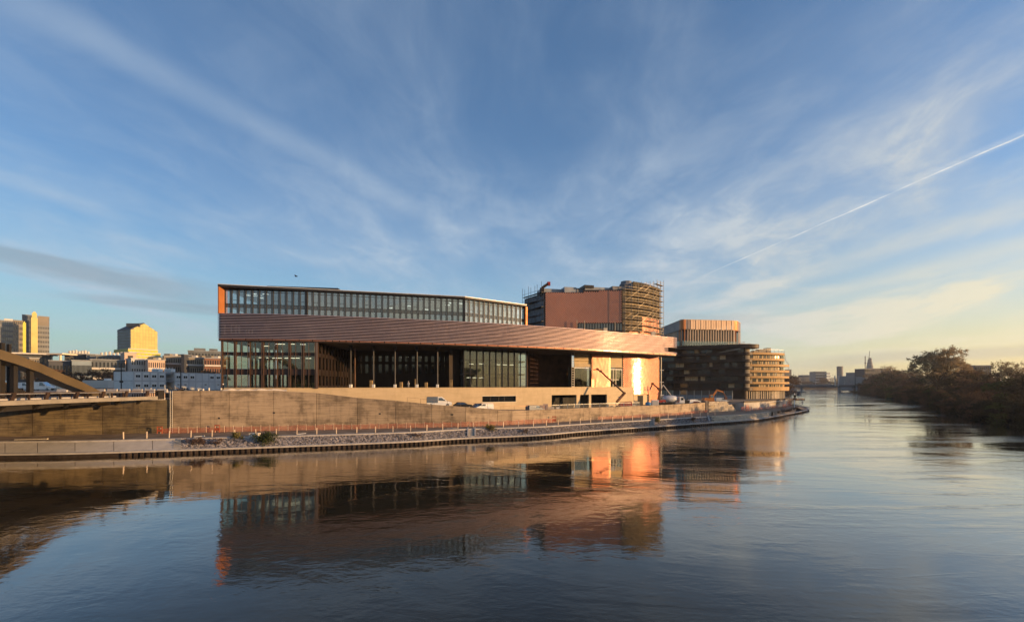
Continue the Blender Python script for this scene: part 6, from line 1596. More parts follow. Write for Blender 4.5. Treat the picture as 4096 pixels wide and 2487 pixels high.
# figures in the big lift's basket
# ---- concrete mixer lorry with its pump arm
q = P2(2690, 146); z = 5.0
mx = thing('concrete_mixer', 'white concrete mixer lorry with a grey drum in the yard', 'mixer lorry', (q.x, q.y, z), VG)
obj('chassis', MB().box(q.x - 4.2, q.x + 3.6, q.y - 1.1, q.y + 1.1, z + .7, z + 1.05), 'black_paint', mx)
b = MB(); i0 = [(q.x + 2.0, z + .9), (q.x + 2.0, z + 3.0), (q.x + 3.2, z + 3.0), (q.x + 3.7, z + 2.0), (q.x + 3.75, z + .9)]
for s in (-1.2, 1.2): b.v += [(x, q.y + s, zz) for x, zz in i0]
b.f += [(0, 1, 2, 3, 4), (9, 8, 7, 6, 5)] + [(k, 5 + k, 5 + (k + 1) % 5, (k + 1) % 5) for k in range(5)]
obj('cab', b, 'white_paint', mx)
obj('side_window', MB().box(q.x + 2.5, q.x + 3.3, q.y - 1.23, q.y - 1.205, z + 1.9, z + 2.7), 'car_glass', mx)
obj('windscreen', MB().quad((q.x + 3.24, q.y - 1.0, z + 2.95), (q.x + 3.24, q.y + 1.0, z + 2.95), (q.x + 3.73, q.y + 1.0, z + 2.02), (q.x + 3.73, q.y - 1.0, z + 2.02)), 'car_glass', mx)
obj('drum', MB().lathe((q.x - 1.2, q.y, z + 2.3), [(.5, -2.8), (.95, -2.0), (1.25, -.4), (1.25, .9), (1.0, 2.2), (.6, 2.9)], 16, 'x'), 'mixer_drum', mx, smooth=True)
obj('hopper', MB().hexa([(q.x - 4.3, q.y - .5, z + 2.3), (q.x - 3.6, q.y - .5, z + 2.3), (q.x - 3.6, q.y + .5, z + 2.3), (q.x - 4.3, q.y + .5, z + 2.3), (q.x - 4.7, q.y - .8, z + 3.3), (q.x - 3.5, q.y - .8, z + 3.3), (q.x - 3.5, q.y + .8, z + 3.3), (q.x - 4.7, q.y + .8, z + 3.3)]), 'galvanised', mx)
for dx in (-3.2, -2.1, 2.6):
    for s in (-1, 1): obj('wheel', MB().lathe((q.x + dx, q.y + s * 1.0, z + .52), [(.3, -.18), (.52, -.16), (.52, .16), (.3, .18)], 12, 'y'), 'rubber', mx)
pa_ = thing('pump_arm', 'thin pale concrete pump arm folded high behind the mixer lorry', 'pump arm', (*P2(2684, 152), 5.0))
for k, (p_, q_) in enumerate(zip([at(2680, 1612, 152), at(2684, 1580, 152), at(2652, 1538, 152), at(2648, 1548, 152)], [at(2684, 1580, 152), at(2652, 1538, 152), at(2648, 1548, 152), at(2645, 1562, 152)])): obj('arm', MB().beam(p_, q_, .34 - .05 * k), 'facade_white', pa_)
q = P2(2680, 152); obj('stand', MB().box(q.x - 1.0, q.x + .8, q.y - .8, q.y + .8, 5.0, 6.6), 'galvanised', pa_)
# ---- excavator
q = P2(2838, 160); z = 5.0
ex = thing('excavator', 'orange-brown tracked excavator with its arm raised to the right', 'excavator', (q.x, q.y, z), VG)
for s in (-1, 1): obj('track', MB().hexa([(q.x - 1.9, q.y + s * 1.1 - .3, z), (q.x + 1.9, q.y + s * 1.1 - .3, z), (q.x + 1.9, q.y + s * 1.1 + .3, z), (q.x - 1.9, q.y + s * 1.1 + .3, z), (q.x - 2.2, q.y + s * 1.1 - .3, z + .8), (q.x + 2.2, q.y + s * 1.1 - .3, z + .8), (q.x + 2.2, q.y + s * 1.1 + .3, z + .8), (q.x - 2.2, q.y + s * 1.1 + .3, z + .8)]), 'rubber', ex)
obj('house', MB().hexa([(q.x - 2.4, q.y - 1.2, z + .95), (q.x + 1.4, q.y - 1.2, z + .95), (q.x + 1.4, q.y + 1.2, z + .95), (q.x - 2.4, q.y + 1.2, z + .95), (q.x - 2.2, q.y - 1.1, z + 2.3), (q.x + 1.2, q.y - 1.1, z + 2.1), (q.x + 1.2, q.y + 1.1, z + 2.1), (q.x - 2.2, q.y + 1.1, z + 2.3)]), 'excavator_paint', ex)
cbx = obj('cab', MB().hexa([(q.x - .3, q.y - 1.2, z + 2.1), (q.x + 1.3, q.y - 1.2, z + 2.1), (q.x + 1.3, q.y - .1, z + 2.1), (q.x - .3, q.y - .1, z + 2.1), (q.x - .2, q.y - 1.1, z + 3.5), (q.x + .9, q.y - 1.1, z + 3.5), (q.x + .9, q.y - .2, z + 3.5), (q.x - .2, q.y - .2, z + 3.5)]), 'excavator_paint', ex)
obj('window', MB().quad((q.x - .1, q.y - 1.215, z + 2.4), (q.x + 1.0, q.y - 1.215, z + 2.4), (q.x + .75, q.y - 1.14, z + 3.3), (q.x - .1, q.y - 1.14, z + 3.3)), 'car_glass', cbx)
obj('boom', MB().beam((q.x + .8, q.y + .5, z + 1.7), (q.x + 3.0, q.y + .5, z + 5.2), .4, .6).beam((q.x + 2.9, q.y + .5, z + 5.2), (q.x + 5.4, q.y + .5, z + 4.4), .36, .5), 'excavator_paint', ex)
obj('stick', MB().beam((q.x + 5.2, q.y + .5, z + 4.6), (q.x + 6.4, q.y + .5, z + 2.6), .3, .4), 'boom_paint', ex)
obj('bucket', MB().hexa([(q.x + 5.7, q.y, z + 1.6), (q.x + 6.6, q.y, z + 1.5), (q.x + 6.6, q.y + 1, z + 1.5), (q.x + 5.7, q.y + 1, z + 1.6), (q.x + 6.0, q.y, z + 2.6), (q.x + 6.8, q.y, z + 2.5), (q.x + 6.8, q.y + 1, z + 2.5), (q.x + 6.0, q.y + 1, z + 2.6)]), 'boom_paint', ex)
# ---- yard things
def crate_stack(label, px, Y, w, h, m, n, z=5.0):
    q = P2(px, Y); r_ = thing('pallet_stack', label, 'pallet', (q.x, q.y, z), 'stacked pallets in the yard')
    obj('pallet', MB().box(q.x - w / 2, q.x + w / 2, q.y - .5, q.y + .5, z, z + .15), 'raw_timber', r_)
    for j in range(n):
        dx = rnd.uniform(-.06, .06); obj('layer', MB().box(q.x - w / 2 + dx, q.x + w / 2 + dx, q.y - .45, q.y + .45, z + .16 + j * h / n, z + .13 + (j + 1) * h / n), m, r_)
crate_stack('pink brick pallet right beside the dark grey van', 2165, 110, 1.2, 1.7, 'facade_pink', 4)
crate_stack('taller pink brick pallet, second from the dark grey van', 2182, 110.5, 1.1, 2.0, 'facade_pink', 5)
crate_stack('low pale pallet left of the small white bag by the wall', 2204, 111, 1.6, 1.2, 'tarp_cream', 3)
crate_stack('small white bag on a pallet by the left podium opening', 2232, 112, .9, 1.1, 'white_paint', 2)
q = P2(2619, 131); r_ = thing('site_cabinet', 'white square site cabinet behind the river wall below the copper corner', 'cabinet', (q.x, q.y, 5.0))
obj('body', MB().box(q.x - 1, q.x + 1, q.y - .6, q.y + .6, 5.2, 7.45), 'white_paint', r_); obj('door', MB().box(q.x - .85, q.x + .85, q.y - .63, q.y - .601, 5.4, 7.25), 'facade_white', r_); obj('plinth', MB().box(q.x - .9, q.x + .9, q.y - .5, q.y + .5, 5.0, 5.2), 'black_paint', r_)
q = P2(2594, 133); r_ = thing('blue_tank', 'rounded blue plastic tank left of the white cabinet', 'tank', (q.x, q.y, 5.0))
obj('tank', MB().lathe((q.x, q.y, 5.9), [(.3, -.95), (.75, -.8), (.85, 0), (.75, .8), (.3, .95)], 14, 'x'), 'blue_tarp', r_, smooth=True); obj('cradle', MB().box(q.x - .8, q.x + .8, q.y - .5, q.y + .5, 5.0, 5.4), 'black_paint', r_)
q = P2(2660, 140)
for k, (px, Y, w, h, m, lab) in enumerate(((2643, 137, 2.6, 1.4, 'black_paint', 'low black skip right of the white cabinet'), (2668, 138, 3.0, 1.5, 'bridge_dark', 'dark brown skip in front of the mixer lorry'), (2712, 137, 2.2, 1.3, 'membrane_grey', 'grey skip heaped with rubble bags in front of the mixer cab'), (2742, 146, 2.2, 1.8, 'black_paint', 'tall black container between mixer lorry and white pickup'), (2785, 148, 1.6, 1.3, 'red_paint', 'small red machine right of the white pickup'), (2888, 156, 1.4, 1.0, 'raw_timber', 'timber offcuts box under the silver van'), (2530, 131, 1.6, .9, 'tarp_cream', 'pale sack pile right of the red boom lift base'))):
    q = P2(px, Y); r_ = thing('site_skip', lab, 'skip', (q.x, q.y, 5.0), 'skips and boxes along the yard wall')
    obj('box', MB().hexa([(q.x - w * .42, q.y - .6, 5.0), (q.x + w * .42, q.y - .6, 5.0), (q.x + w * .42, q.y + .6, 5.0), (q.x - w * .42, q.y + .6, 5.0), (q.x - w / 2, q.y - .7, 5.0 + h), (q.x + w / 2, q.y - .7, 5.0 + h), (q.x + w / 2, q.y + .7, 5.0 + h), (q.x - w / 2, q.y + .7, 5.0 + h)]), m, r_)
    hp = MB()
    for j in range(14): rock(hp, (q.x + rg.uniform(-w * .4, w * .4), q.y + rg.uniform(-.5, .5), 4.9 + h), rg.uniform(.15, .4), rg)
    setp(obj('rubble', hp, 'facade_white' if k == 2 else 'riprap_stone', r_), kind='stuff')
# site fence panels in front of the podium openings
for k in range(11):
    px = 2212 + k * 33; a, b = cut(WB, px) + Vector((0, 3.4)), cut(WB, px + 32) + Vector((0, 3.4))
    r_ = thing('mesh_barrier', 'galvanised mesh site barrier standing in the yard before the podium openings', 'barrier', (*a.lerp(b, .5), 5.0), 'mesh barriers along the yard')
    for q in (a, a.lerp(b, .98)): obj('post', MB().box(q.x - .035, q.x + .035, q.y - .035, q.y + .035, 5.0, 6.9), 'galvanised', r_)
    for z in (5.25, 6.85): obj('rail', MB().beam((*a, z), (*a.lerp(b, .98), z), .06), 'galvanised', r_)
    obj('mesh', MB().quad((*a, 5.3), (*a.lerp(b, .98), 5.3), (*a.lerp(b, .98), 6.8), (*a, 6.8)), 'wire_mesh', r_)
    obj('foot', MB().box(a.x - .3, a.x + .3, a.y - .3, a.y + .3, 5.0, 5.12), 'black_paint', r_)
# ramp railing
rl = thing('ramp_railing', 'thin steel railing along the top of the ramp wall', 'railing', (*cut(WB, 1850), 7))
pts_ = [(*(cut(WB, px) + Vector((0, .9))), lerp(TOPZ, px) + .95) for px in range(1625, 2120, 18)]
for p_, q_ in zip(pts_, pts_[1:]): obj('rail', MB().beam(p_, q_, .05), 'bronze_fin', rl)
for p_ in pts_[::3]: obj('post', MB().beam((p_[0], p_[1], p_[2] - 1.4), p_, .06), 'bronze_fin', rl)
# tarpaulin roll on the wall top, bollards, a worker
tp = MB(); tg = random.Random(4); prev = None
pl_ = [cut(WB, px) + Vector((0, 1.6)) for px in range(872, 1134, 9)]
for k, p_ in enumerate(pl_):
    h = .32 + .22 * abs(math.sin(k * .47)) + tg.uniform(-.05, .06); w_ = .45 + tg.uniform(-.08, .08)
    if k > len(pl_) - 4: h *= .7
    ring = [(p_.x, p_.y - w_, 10.45), (p_.x + .05, p_.y - w_ * .8, 10.75 + h * .6), (p_.x, p_.y - w_ * .1, 10.75 + h), (p_.x, p_.y + w_ * .7, 10.7 + h * .7), (p_.x, p_.y + w_, 10.45)]
    i = len(tp.v); tp.v += ring
    if k: 
        for j in range(4): tp.f.append((i - 5 + j, i + j, i + j + 1, i - 4 + j))
tpo = obj('tarpaulin', tp, 'tarp_cream', origin=(*pl_[14], 10.5), smooth=True, label='long crumpled cream tarpaulin lying along the wall top before the glass facade', cat='tarpaulin')
for k, (px, h) in enumerate(((776, .75), (800, .9), (850, .85), (756, .6), (604, .8), (582, .7), (660, .75))):
    q = cut(WB, px) + Vector((0, 2.5)) if px > 690 else P2(px, 92); r_ = thing('bollard', 'short pale bollard on the plateau edge before the grey cabins', 'bollard', (q.x, q.y, 10.48), 'pale bollards before the cabins')
    obj('shaft', MB().lathe((q.x, q.y, 10.48), [(.14, 0), (.14, h), (.08, h + .1)], 8), 'facade_white', r_); obj('band', MB().lathe((q.x, q.y, 10.48 + h * .7), [(.15, 0), (.15, .12)], 8), 'cream_paint', r_)
# concrete barriers on the plateau edge
for k in range(9):
    q = P2(250 + k * 50, 88 + k * .3); r_ = thing('road_barrier', 'low cream concrete road barrier on the plateau behind the bridge rail', 'barrier', (q.x, q.y, 10.48), 'concrete road barriers')
    obj('block', MB().hexa([(q.x - 1.05, q.y - .3, 10.48), (q.x + 1.05, q.y - .3, 10.48), (q.x + 1.05, q.y + .3, 10.48), (q.x - 1.05, q.y + .3, 10.48), (q.x - 1.0, q.y - .1, 11.2), (q.x + 1.0, q.y - .1, 11.2), (q.x + 1.0, q.y + .1, 11.2), (q.x - 1.0, q.y + .1, 11.2)]), 'coping_stone', r_)
def person(label, base, h=1.74, face=0.0, coat='black_paint', group=None):
    r_ = thing('person', label, 'person', base, group, face)
    me = bpy.data.meshes.new('body'); k = h / 1.75
    J = [(0, 0, .95), (0, 0, 1.2), (0, .0, 1.45), (0, 0, 1.53), (0, .02, 1.66), (.10, 0, .9), (.11, .03, .5), (.11, -.04, .06), (.12, .12, .03), (-.10, 0, .9), (-.12, .10, .5), (-.12, .0, .06), (-.13, .16, .03), (.2, 0, 1.42), (.27, .02, 1.15), (.24, .18, .98), (-.2, 0, 1.42), (-.28, 0, 1.15), (-.26, .08, .9)]
    Ed = [(0, 1), (1, 2), (2, 3), (3, 4), (0, 5), (5, 6), (6, 7), (7, 8), (0, 9), (9, 10), (10, 11), (11, 12), (2, 13), (13, 14), (14, 15), (2, 16), (16, 17), (17, 18)]
    Rr = [.15, .15, .16, .06, .105, .09, .065, .05, .045, .09, .065, .05, .045, .07, .05, .04, .07, .05, .04]
    me.from_pydata([tuple(c * k for c in j) for j in J], Ed, []); o = bpy.data.objects.new('body', me); COL.objects.link(o); o.parent = r_
    sk = o.modifiers.new('skin', 'SKIN'); 
    for v, rr in zip(me.skin_vertices[0].data, Rr): v.radius = (rr * k, rr * k)
    me.skin_vertices[0].data[0].use_root = True
    o.modifiers.new('sub', 'SUBSURF').levels = 1; o.modifiers['sub'].render_levels = 1
    me.materials.append(MATS[coat])
    o = bpy.data.objects.new('face', MB().lathe((0, .03, 1.67 * k), [(.03, -.14), (.09, -.08), (.105, 0), (.08, .08)], 10).mesh('face', 'facade_pink', smooth=True)); COL.objects.link(o); o.parent = r_
    o = bpy.data.objects.new('hard_hat', MB().lathe((0, .02, 1.72 * k), [(.16, 0), (.13, .01), (.125, .06), (.06, .13)], 10).mesh('hard_hat', 'white_paint', smooth=True)); COL.objects.link(o); o.parent = r_
    return r_
q = cut(WB, 838) + Vector((0, 4)); person('person in dark clothes standing by the right end of the grey cabins', (q.x, q.y, 10.48), 1.75, 2.6)
q = P2(1634, 112.6); person('worker in pale jacket on the terrace under the louvre band', (q.x, q.y, 11.2), 1.75, 3.0, 'facade_white')
# bird
q = P3(1185, 1105, 60); bd = thing('bird', 'small dark bird flying in the sky above the left roof', 'bird', q)
obj('body', MB().lathe(tuple(q), [(.01, -.24), (.07, -.1), (.08, .05), (.03, .2), (.01, .26)], 8, 'x'), 'black_paint', bd, smooth=True)
for s in (-1, 1): obj('wing', MB().hexa([(q.x - .1, q.y, q.z), (q.x + .12, q.y, q.z), (q.x + .05, q.y + s * .32, q.z + .1), (q.x - .12, q.y + s * .32, q.z + .1), (q.x - .1, q.y, q.z + .03), (q.x + .12, q.y, q.z + .03), (q.x + .05, q.y + s * .32, q.z + .12), (q.x - .12, q.y + s * .32, q.z + .12)]), 'black_paint', bd)

# ================================================================== fences along the towpath
def net_fence(label, px0, px1, off, h=1.15, step=36):
    r_ = thing('safety_net_fence', label, 'safety fence', (*(cut(WB, (px0 + px1) / 2) + Vector((0, -off))), 2.74), 'orange safety nets by the river wall')
    px = px0; fr_ = random.Random(px0)
    while px < px1:
        e = min(px + step, px1); a, b = cut(WB, px) + Vector((.3, -off)), cut(WB, e) + Vector((.3, -off)); h0, h1 = h * fr_.uniform(.82, 1.05), h * fr_.uniform(.82, 1.05); m_ = a.lerp(b, .5)
        obj('net_panel', MB().quad((*a, 2.78), (*m_, 2.78), (*m_, 2.75 + (h0 + h1) / 2 * .9), (*a, 2.75 + h0)).quad((*m_, 2.78), (*b, 2.78), (*b, 2.75 + h1), (*m_, 2.75 + (h0 + h1) / 2 * .9)), 'net_orange', r_)
        obj('stake', MB().box(a.x - .03, a.x + .03, a.y - .05, a.y + .01, 2.7, 2.85 + h), 'post_wood', r_); px = e
net_fence('sagging orange safety net along the foot of the river wall', 652, 2216, .9)
net_fence('orange safety net by the river wall end under the yard', 2384, 2822, 1.0, .95, 40)
def net_scrap(label, pts, h):
    r_ = thing('orange_net', label, 'safety net', (*pts[0], 2.75), 'scraps of orange net near the point')
    for (a, b) in zip(pts, pts[1:]): a, b = Vector(a), Vector(b); obj('net_panel', MB().quad((*a, 2.76), (*b, 2.76), (*b, 2.75 + h), (*a, 2.75 + h)), 'net_orange', r_); obj('stake', MB().box(a.x - .04, a.x + .04, a.y - .04, a.y + .04, 2.7, 2.85 + h), 'net_orange_solid', r_)
net_scrap('bright orange net barrier below the left end of the pale curved wall', [P2(2966, 151), P2(2986, 153.5), P2(2994, 154.5), P2(3008, 156)], 1.5)
net_scrap('orange net panel standing taller beside the pale curved wall', [P2(2984, 149), P2(2996, 150)], 2.4)
net_scrap('long low orange net following the pale curved wall', [P2(p, 155 + (p - 3008) * .20) for p in (3014, 3035, 3060, 3090, 3110)], .8)
net_scrap('orange net heap near the end of the pale curved wall', [P2(3132, 172), P2(3142, 174), P2(3148, 178)], 1.5)
net_scrap('reddish net propped at the far end of the pale curved wall', [P2(3150, 183), P2(3158, 186), P2(3166, 189)], 2.2)
for px, hh, lab in ((573 + 80, 1.4, 'orange plastic barrier by the wall ladder at the net start'), (880, 1.5, 'orange plastic barrier standing in the net below the tarpaulin'), (2212, 1.6, 'orange plastic barrier at the gap in the net fence')):
    q = cut(WB, px) + Vector((.2, -1.1)); r_ = thing('plastic_barrier', lab, 'barrier', (q.x, q.y, 2.74), 'orange plastic barriers')
    obj('frame', MB().box(q.x - .5, q.x - .42, q.y - .04, q.y + .04, 2.74, 2.74 + hh).box(q.x + .42, q.x + .5, q.y - .04, q.y + .04, 2.74, 2.74 + hh).box(q.x - .42, q.x + .42, q.y - .03, q.y + .03, 2.74 + hh - .25, 2.74 + hh - .02), 'net_orange_solid', r_)
    obj('board', MB().box(q.x - .42, q.x + .42, q.y - .02, q.y + .02, 3.1, 3.6), 'net_orange_solid', r_)
# posts with black feet along the top of the slope
L_ = plen(S); SS = [cut(S, p) + Vector((0, .55)) for p in range(455, 2900, 12)]; Ls = plen(SS); s_ = 1.0
first = None; pi = 0
while s_ < Ls:
    p_, an = along(SS, s_); px = CX + FOC * p_.x / p_.y
    lab = 'pale wooden rope post on a black foot along the quay edge'
    r_ = thing('rope_post', lab, 'post', (p_.x, p_.y, 2.72), 'wooden posts along the quay edge', an + rnd.uniform(-.3, .3))
    if first is None: first = (lmesh('shaft', 'post_wood', (-.07, .07, -.05, .05, .08, 1.32)), lmesh('foot', 'rubber', (-.38, .38, -.2, .2, 0, .12)))
    for nm, me in zip(('shaft', 'foot'), first): o = bpy.data.objects.new(nm, me); COL.objects.link(o); o.parent = r_; o.rotation_euler = (rnd.uniform(-.04, .04), rnd.uniform(-.04, .04), 0) if nm == 'shaft' else (0, 0, 0)
    s_ += 3.45 + rnd.uniform(-.2, .2)
# planks, rolls lying on the path
for px, dl, m, lab in ((770, .8, 'white_paint', 'white plank lying on the towpath below the second wall panel'), (1000 + 190, .7, 'white_paint', 'short white plank on the towpath below the tarpaulin end'), (80, 2.6, 'cream_paint', 'long pale plank lying under the bridge at far left'), (1806, 1.2, 'coping_stone', 'grey board on the towpath left of the small stair')):
    q = cut(S, px) + Vector((0, 1.6)); o = obj('plank', MB().beam((q.x - dl, q.y - .1, 2.84), (q.x + dl, q.y + .2, 2.95), .25, .1), m, origin=(q.x, q.y, 2.74), label=lab, cat='plank', group='planks on the towpath')
q = cut(S, 1004) + Vector((0, 1.1)); r_ = thing('pallet_trolley', 'small cream slatted pallet block standing on the towpath', 'pallet', (q.x, q.y, 2.72))
obj('top', MB().box(q.x - .85, q.x + .85, q.y - .4, q.y + .4, 3.1, 3.28), 'cream_paint', r_)
for k in range(5): obj('slat', MB().box(q.x - .8 + k * .36, q.x - .62 + k * .36, q.y - .4, q.y + .4, 2.72, 3.1), 'cream_paint', r_)
# river sign and rail at the point
q = P2(3178, 178); r_ = thing('river_sign', 'dark river navigation sign on a pole at the island point', 'sign', (q.x, q.y, 2.7))
zt_ = PZ(1572, 178)
obj('pole', MB().lathe((q.x, q.y, 2.7), [(.14, 0), (.14, zt_ - 2.7)], 8), 'white_paint', r_)
obj('upper_board', MB().box(q.x - .45, q.x + .45, q.y - .22, q.y - .15, PZ(1590, 178), PZ(1579, 178)), 'bridge_dark', r_)
obj('lower_board', MB().box(q.x - .7, q.x + .7, q.y - .22, q.y - .15, PZ(1598, 178), PZ(1591, 178)), 'boom_paint', r_)
r_ = thing('point_railing', 'pale curved railing at the tip of the island', 'railing', (137, 205, 2.7))
rp_ = [P2(3186, 184), P2(3196, 189), P2(3206, 196), P2(3212, 206), P2(3210, 220)]
for a, b in zip(rp_, rp_[1:]): obj('rail', MB().beam((*a, 4.3), (*b, 4.3), .09), 'facade_white', r_); obj('rail', MB().beam((*a, 3.6), (*b, 3.6), .07), 'facade_white', r_)
for a in rp_ + [x.lerp(y, .5) for x, y in zip(rp_, rp_[1:])]: obj('post', MB().beam((*a, 2.5), (*a, 4.35), .1), 'facade_white', r_)

# ================================================================== plants and trees
def leafquad(mb, c, s, rg):
    a = Vector((rg.gauss(0, 1), rg.gauss(0, 1), rg.gauss(0, 1))).normalized(); b = a.cross(Vector((rg.gauss(0, 1), rg.gauss(0, 1), rg.gauss(0, 1)))).normalized()
    c = Vector(c); i = len(mb.v)
    mb.v += [tuple(c - a * s), tuple(c + b * s * .5), tuple(c + a * s), tuple(c - b * s * .5)]; mb.f.append((i, i + 1, i + 2, i + 3))
def branches(rg, H, fork, spread, depth, r0, vase=.5, droop=0.0):
    """skeleton: [(points, radii)] limb by limb, and the tips"""
    segs, tips = [], []
    def grow(p, d, L, r, lv):
        pts, rad = [p], [r]; n = 3
        for k in range(n):
            d = (d + Vector((rg.gauss(0, .10), rg.gauss(0, .10), rg.gauss(0, .06) + .05 - droop * lv * .05))).normalized(); p = p + d * (L / n); pts.append(p); rad.append(r * (1 - .45 * (k + 1) / n))
        segs.append((pts, rad, lv))
        if lv >= depth: tips.append((p, d)); return
        for k in range(fork if lv else fork + 2):
            w = 6.283 * (k + rg.random() * .6) / (fork if lv else fork + 2); tilt = spread * rg.uniform(.7, 1.25)
            x = d.cross(Vector((0, 0, 1)) if abs(d.z) < .9 else Vector((1, 0, 0))).normalized(); y = d.cross(x)
            nd = (d * math.cos(tilt) + (x * math.cos(w) + y * math.sin(w)) * math.sin(tilt)).normalized(); nd = (nd + Vector((0, 0, vase * .25))).normalized()
            f = rg.uniform(.55, 1.0) if lv else rg.uniform(.6, 1); q = pts[2].lerp(pts[3], min(1, max(0, f * 2 - 1))) if k else p
            grow(q, nd, L * rg.uniform(.62, .82), r * .52, lv + 1)
    grow(Vector((0, 0, 0)), Vector((0, 0, 1)), H * .30, r0, 0)
    return segs, tips
def tree_meshes(seed, H, fork=3, spread=.62, depth=3, r0=.3, leaf=None, nleaf=5, ls=.35, blob=.9, twigs=3, vase=.5, skirt=0, leafm='leaf_dark', bark='bark'):
    rg = random.Random(seed); segs, tips = branches(rg, H, fork, spread, depth, r0, vase)
    top = max(p.z for p, d in tips); k = H / top
    tr_, cr = MB(), MB()
    for pts, rad, lv in segs:
        P_ = [p * k for p in pts]
        if lv <= 1: tr_.tube(P_, [max(.03, r) for r in rad], 6)
        else: tr_.tube(P_, [max(.02, r) for r in rad], 3)
    for p, d in tips:
        p = p * k
        for j in range(twigs):
            e = p + (d + Vector((rg.gauss(0, .6), rg.gauss(0, .6), rg.gauss(0, .5)))).normalized() * rg.uniform(.6, 1.5) * blob; cr.tube([p, e], [.03, .012], 3)
            for q in range(nleaf): leafquad(cr, p.lerp(e, rg.random()) + Vector((rg.gauss(0, .3), rg.gauss(0, .3), rg.gauss(0, .25))) * blob, ls * rg.uniform(.5, 1.2), rg)
    for q in range(skirt):
        w = rg.random() * 6.283; rr = H * .30 * math.sqrt(rg.random()); z = H * rg.uniform(.0, .55); c = (rr * math.cos(w), rr * math.sin(w), z)
        for j in range(9): leafquad(cr, (c[0] + rg.gauss(0, .5), c[1] + rg.gauss(0, .5), max(.05, c[2] + rg.gauss(0, .4))), ls * rg.uniform(.5, 1.2), rg)
    return tr_.mesh('trunk', bark), cr.mesh('crown', leafm)
def tree(name, label, cat, loc, meshes, group=None, s=1.0, rot=0.0, sz=None):
    r_ = thing(name, label, cat, loc, group, rot); r_.scale = (s, s, sz or s)
    for nm, me in zip(('trunk', 'crown'), meshes): o = bpy.data.objects.new(nm, me); COL.objects.link(o); o.parent = r_
    return r_
BT = [tree_meshes(20 + i, 15, 3, .62, 3, .26, nleaf=6, ls=.36, blob=1.3, twigs=6, skirt=150, leafm=m) for i, m in enumerate(('leaf_dark', 'leaf_dark', 'leaf_brown', 'leaf_green', 'leaf_dark'))]
RBv = [Vector(p) for p in RB]; Lr = plen(RBv); tg = random.Random(9)
ROWS = [(-.5, 4, 4.6, .62), (9, 18, 6.5, .95), (20, 34, 8.5, 1.08)]
for row, (o0, o1, stp, scl) in enumerate(ROWS):
    s_ = 90.0
    while s_ < Lr - 60:
        p_, an = along(RBv, s_); nx = Vector((math.sin(an), -math.cos(an))); q = p_ + nx * tg.uniform(o0, o1)
        if q.y > 40:
            k = tg.choice((0, 0, 1, 3, 4, 2)) if row < 2 else tg.choice((2, 2, 0, 1)); sc_ = scl * tg.uniform(.82, 1.15) * ((.72, .74, .70)[row] if q.y < 210 else 1.35 if q.y > 420 else 1)
            tree('bank_tree', ('dark leafy shrub hanging over the right river bank', 'dark bushy tree on the right river bank', 'brownish tree rising behind the dark bank trees')[row], 'tree' if row else 'shrub', (q.x, q.y, 0.2 if row == 0 else 2.0 + row), BT[k], ('shrubs at the right waterline', 'dark trees on the right bank', 'brownish trees behind the right bank')[row], sc_, tg.random() * 6.28, sc_ * tg.uniform(.9, 1.05))
        s_ += stp * (1 + max(0, s_ - 300) * .004) * tg.uniform(.8, 1.2)
big = tree_meshes(3, 26, 4, .66, 4, .62, nleaf=11, ls=.36, blob=1.3, twigs=4, vase=.30, leafm='leaf_winter', bark='bark')
q = P2(3752, 232); tree('broad_tree', 'broad spreading winter tree standing above the dark right bank', 'tree', (q.x, q.y, 3.5), big, None, 1.1)
big2 = tree_meshes(8, 19, 4, .7, 3, .45, nleaf=6, ls=.32, blob=1.2, twigs=4, vase=.3, leafm='leaf_winter', bark='bark')
q = P2(4045, 200); tree('broad_tree', 'second spreading pale tree at the right edge of the photo', 'tree', (q.x, q.y, 3.5), big2, None, 1.0)
q = P2(3575, 520); tree('slender_tree', 'slender bare tree peeping over the orange brick end block', 'tree', (q.x, q.y, 4), big2, None, 1.35, 1.0, 1.6)
q = P2(3170, 330); tree('bank_tree', 'brown tree on the far bank just right of the sunlit wing', 'tree', (q.x - 4, q.y, 3), BT[2], None, 1.0)
q = P2(3160, 390); tree('bank_tree', 'taller brown tree peeping behind the sunlit wing', 'tree', (q.x, q.y, 3), BT[2], None, 1.15, 2)
FT = [BT[2], BT[0], BT[2]]
for k in range(26):
    px = 3172 + k * 10.2 + tg.uniform(-3, 3); Y = 1180 + tg.uniform(-40, 60); q = P2(px, Y)
    sc_ = tg.uniform(1.0, 1.45); tree('far_tree', 'brownish bare tree in the row beyond the river bridge', 'tree', (q.x, q.y, 3), FT[k % 3], 'trees beyond the river bridge', sc_, tg.random() * 6, sc_)
q = P2(3285, 1120); tree('far_tree', 'big rounded brown tree before the white terraced block', 'tree', (q.x, q.y, 3), BT[2], None, 2.2, 1.0, 1.9)
q = P2(3344, 1150); tree('far_tree', 'small pale tree left of the slim round tower', 'tree', (q.x, q.y, 3), big2, None, 1.5, 1.0)
# brown winter scrub behind the plateau on the left
SB = [tree_meshes(60 + i, 6.5, 3, .8, 2, .12, nleaf=7, ls=.30, blob=.9, twigs=5, skirt=40, leafm='leaf_brown') for i in range(2)]
for k in range(34):
    px = 150 + k * 22 + tg.uniform(-8, 8); Y = tg.uniform(165, 215); q = P2(px, Y)
    s_ = tg.uniform(.8, 1.25); tree('scrub_tree', 'brown bare scrub between the site cabins and the city blocks', 'shrub', (q.x, q.y, 10.4), SB[k % 2], 'brown scrub behind the plateau', s_, tg.random() * 6)
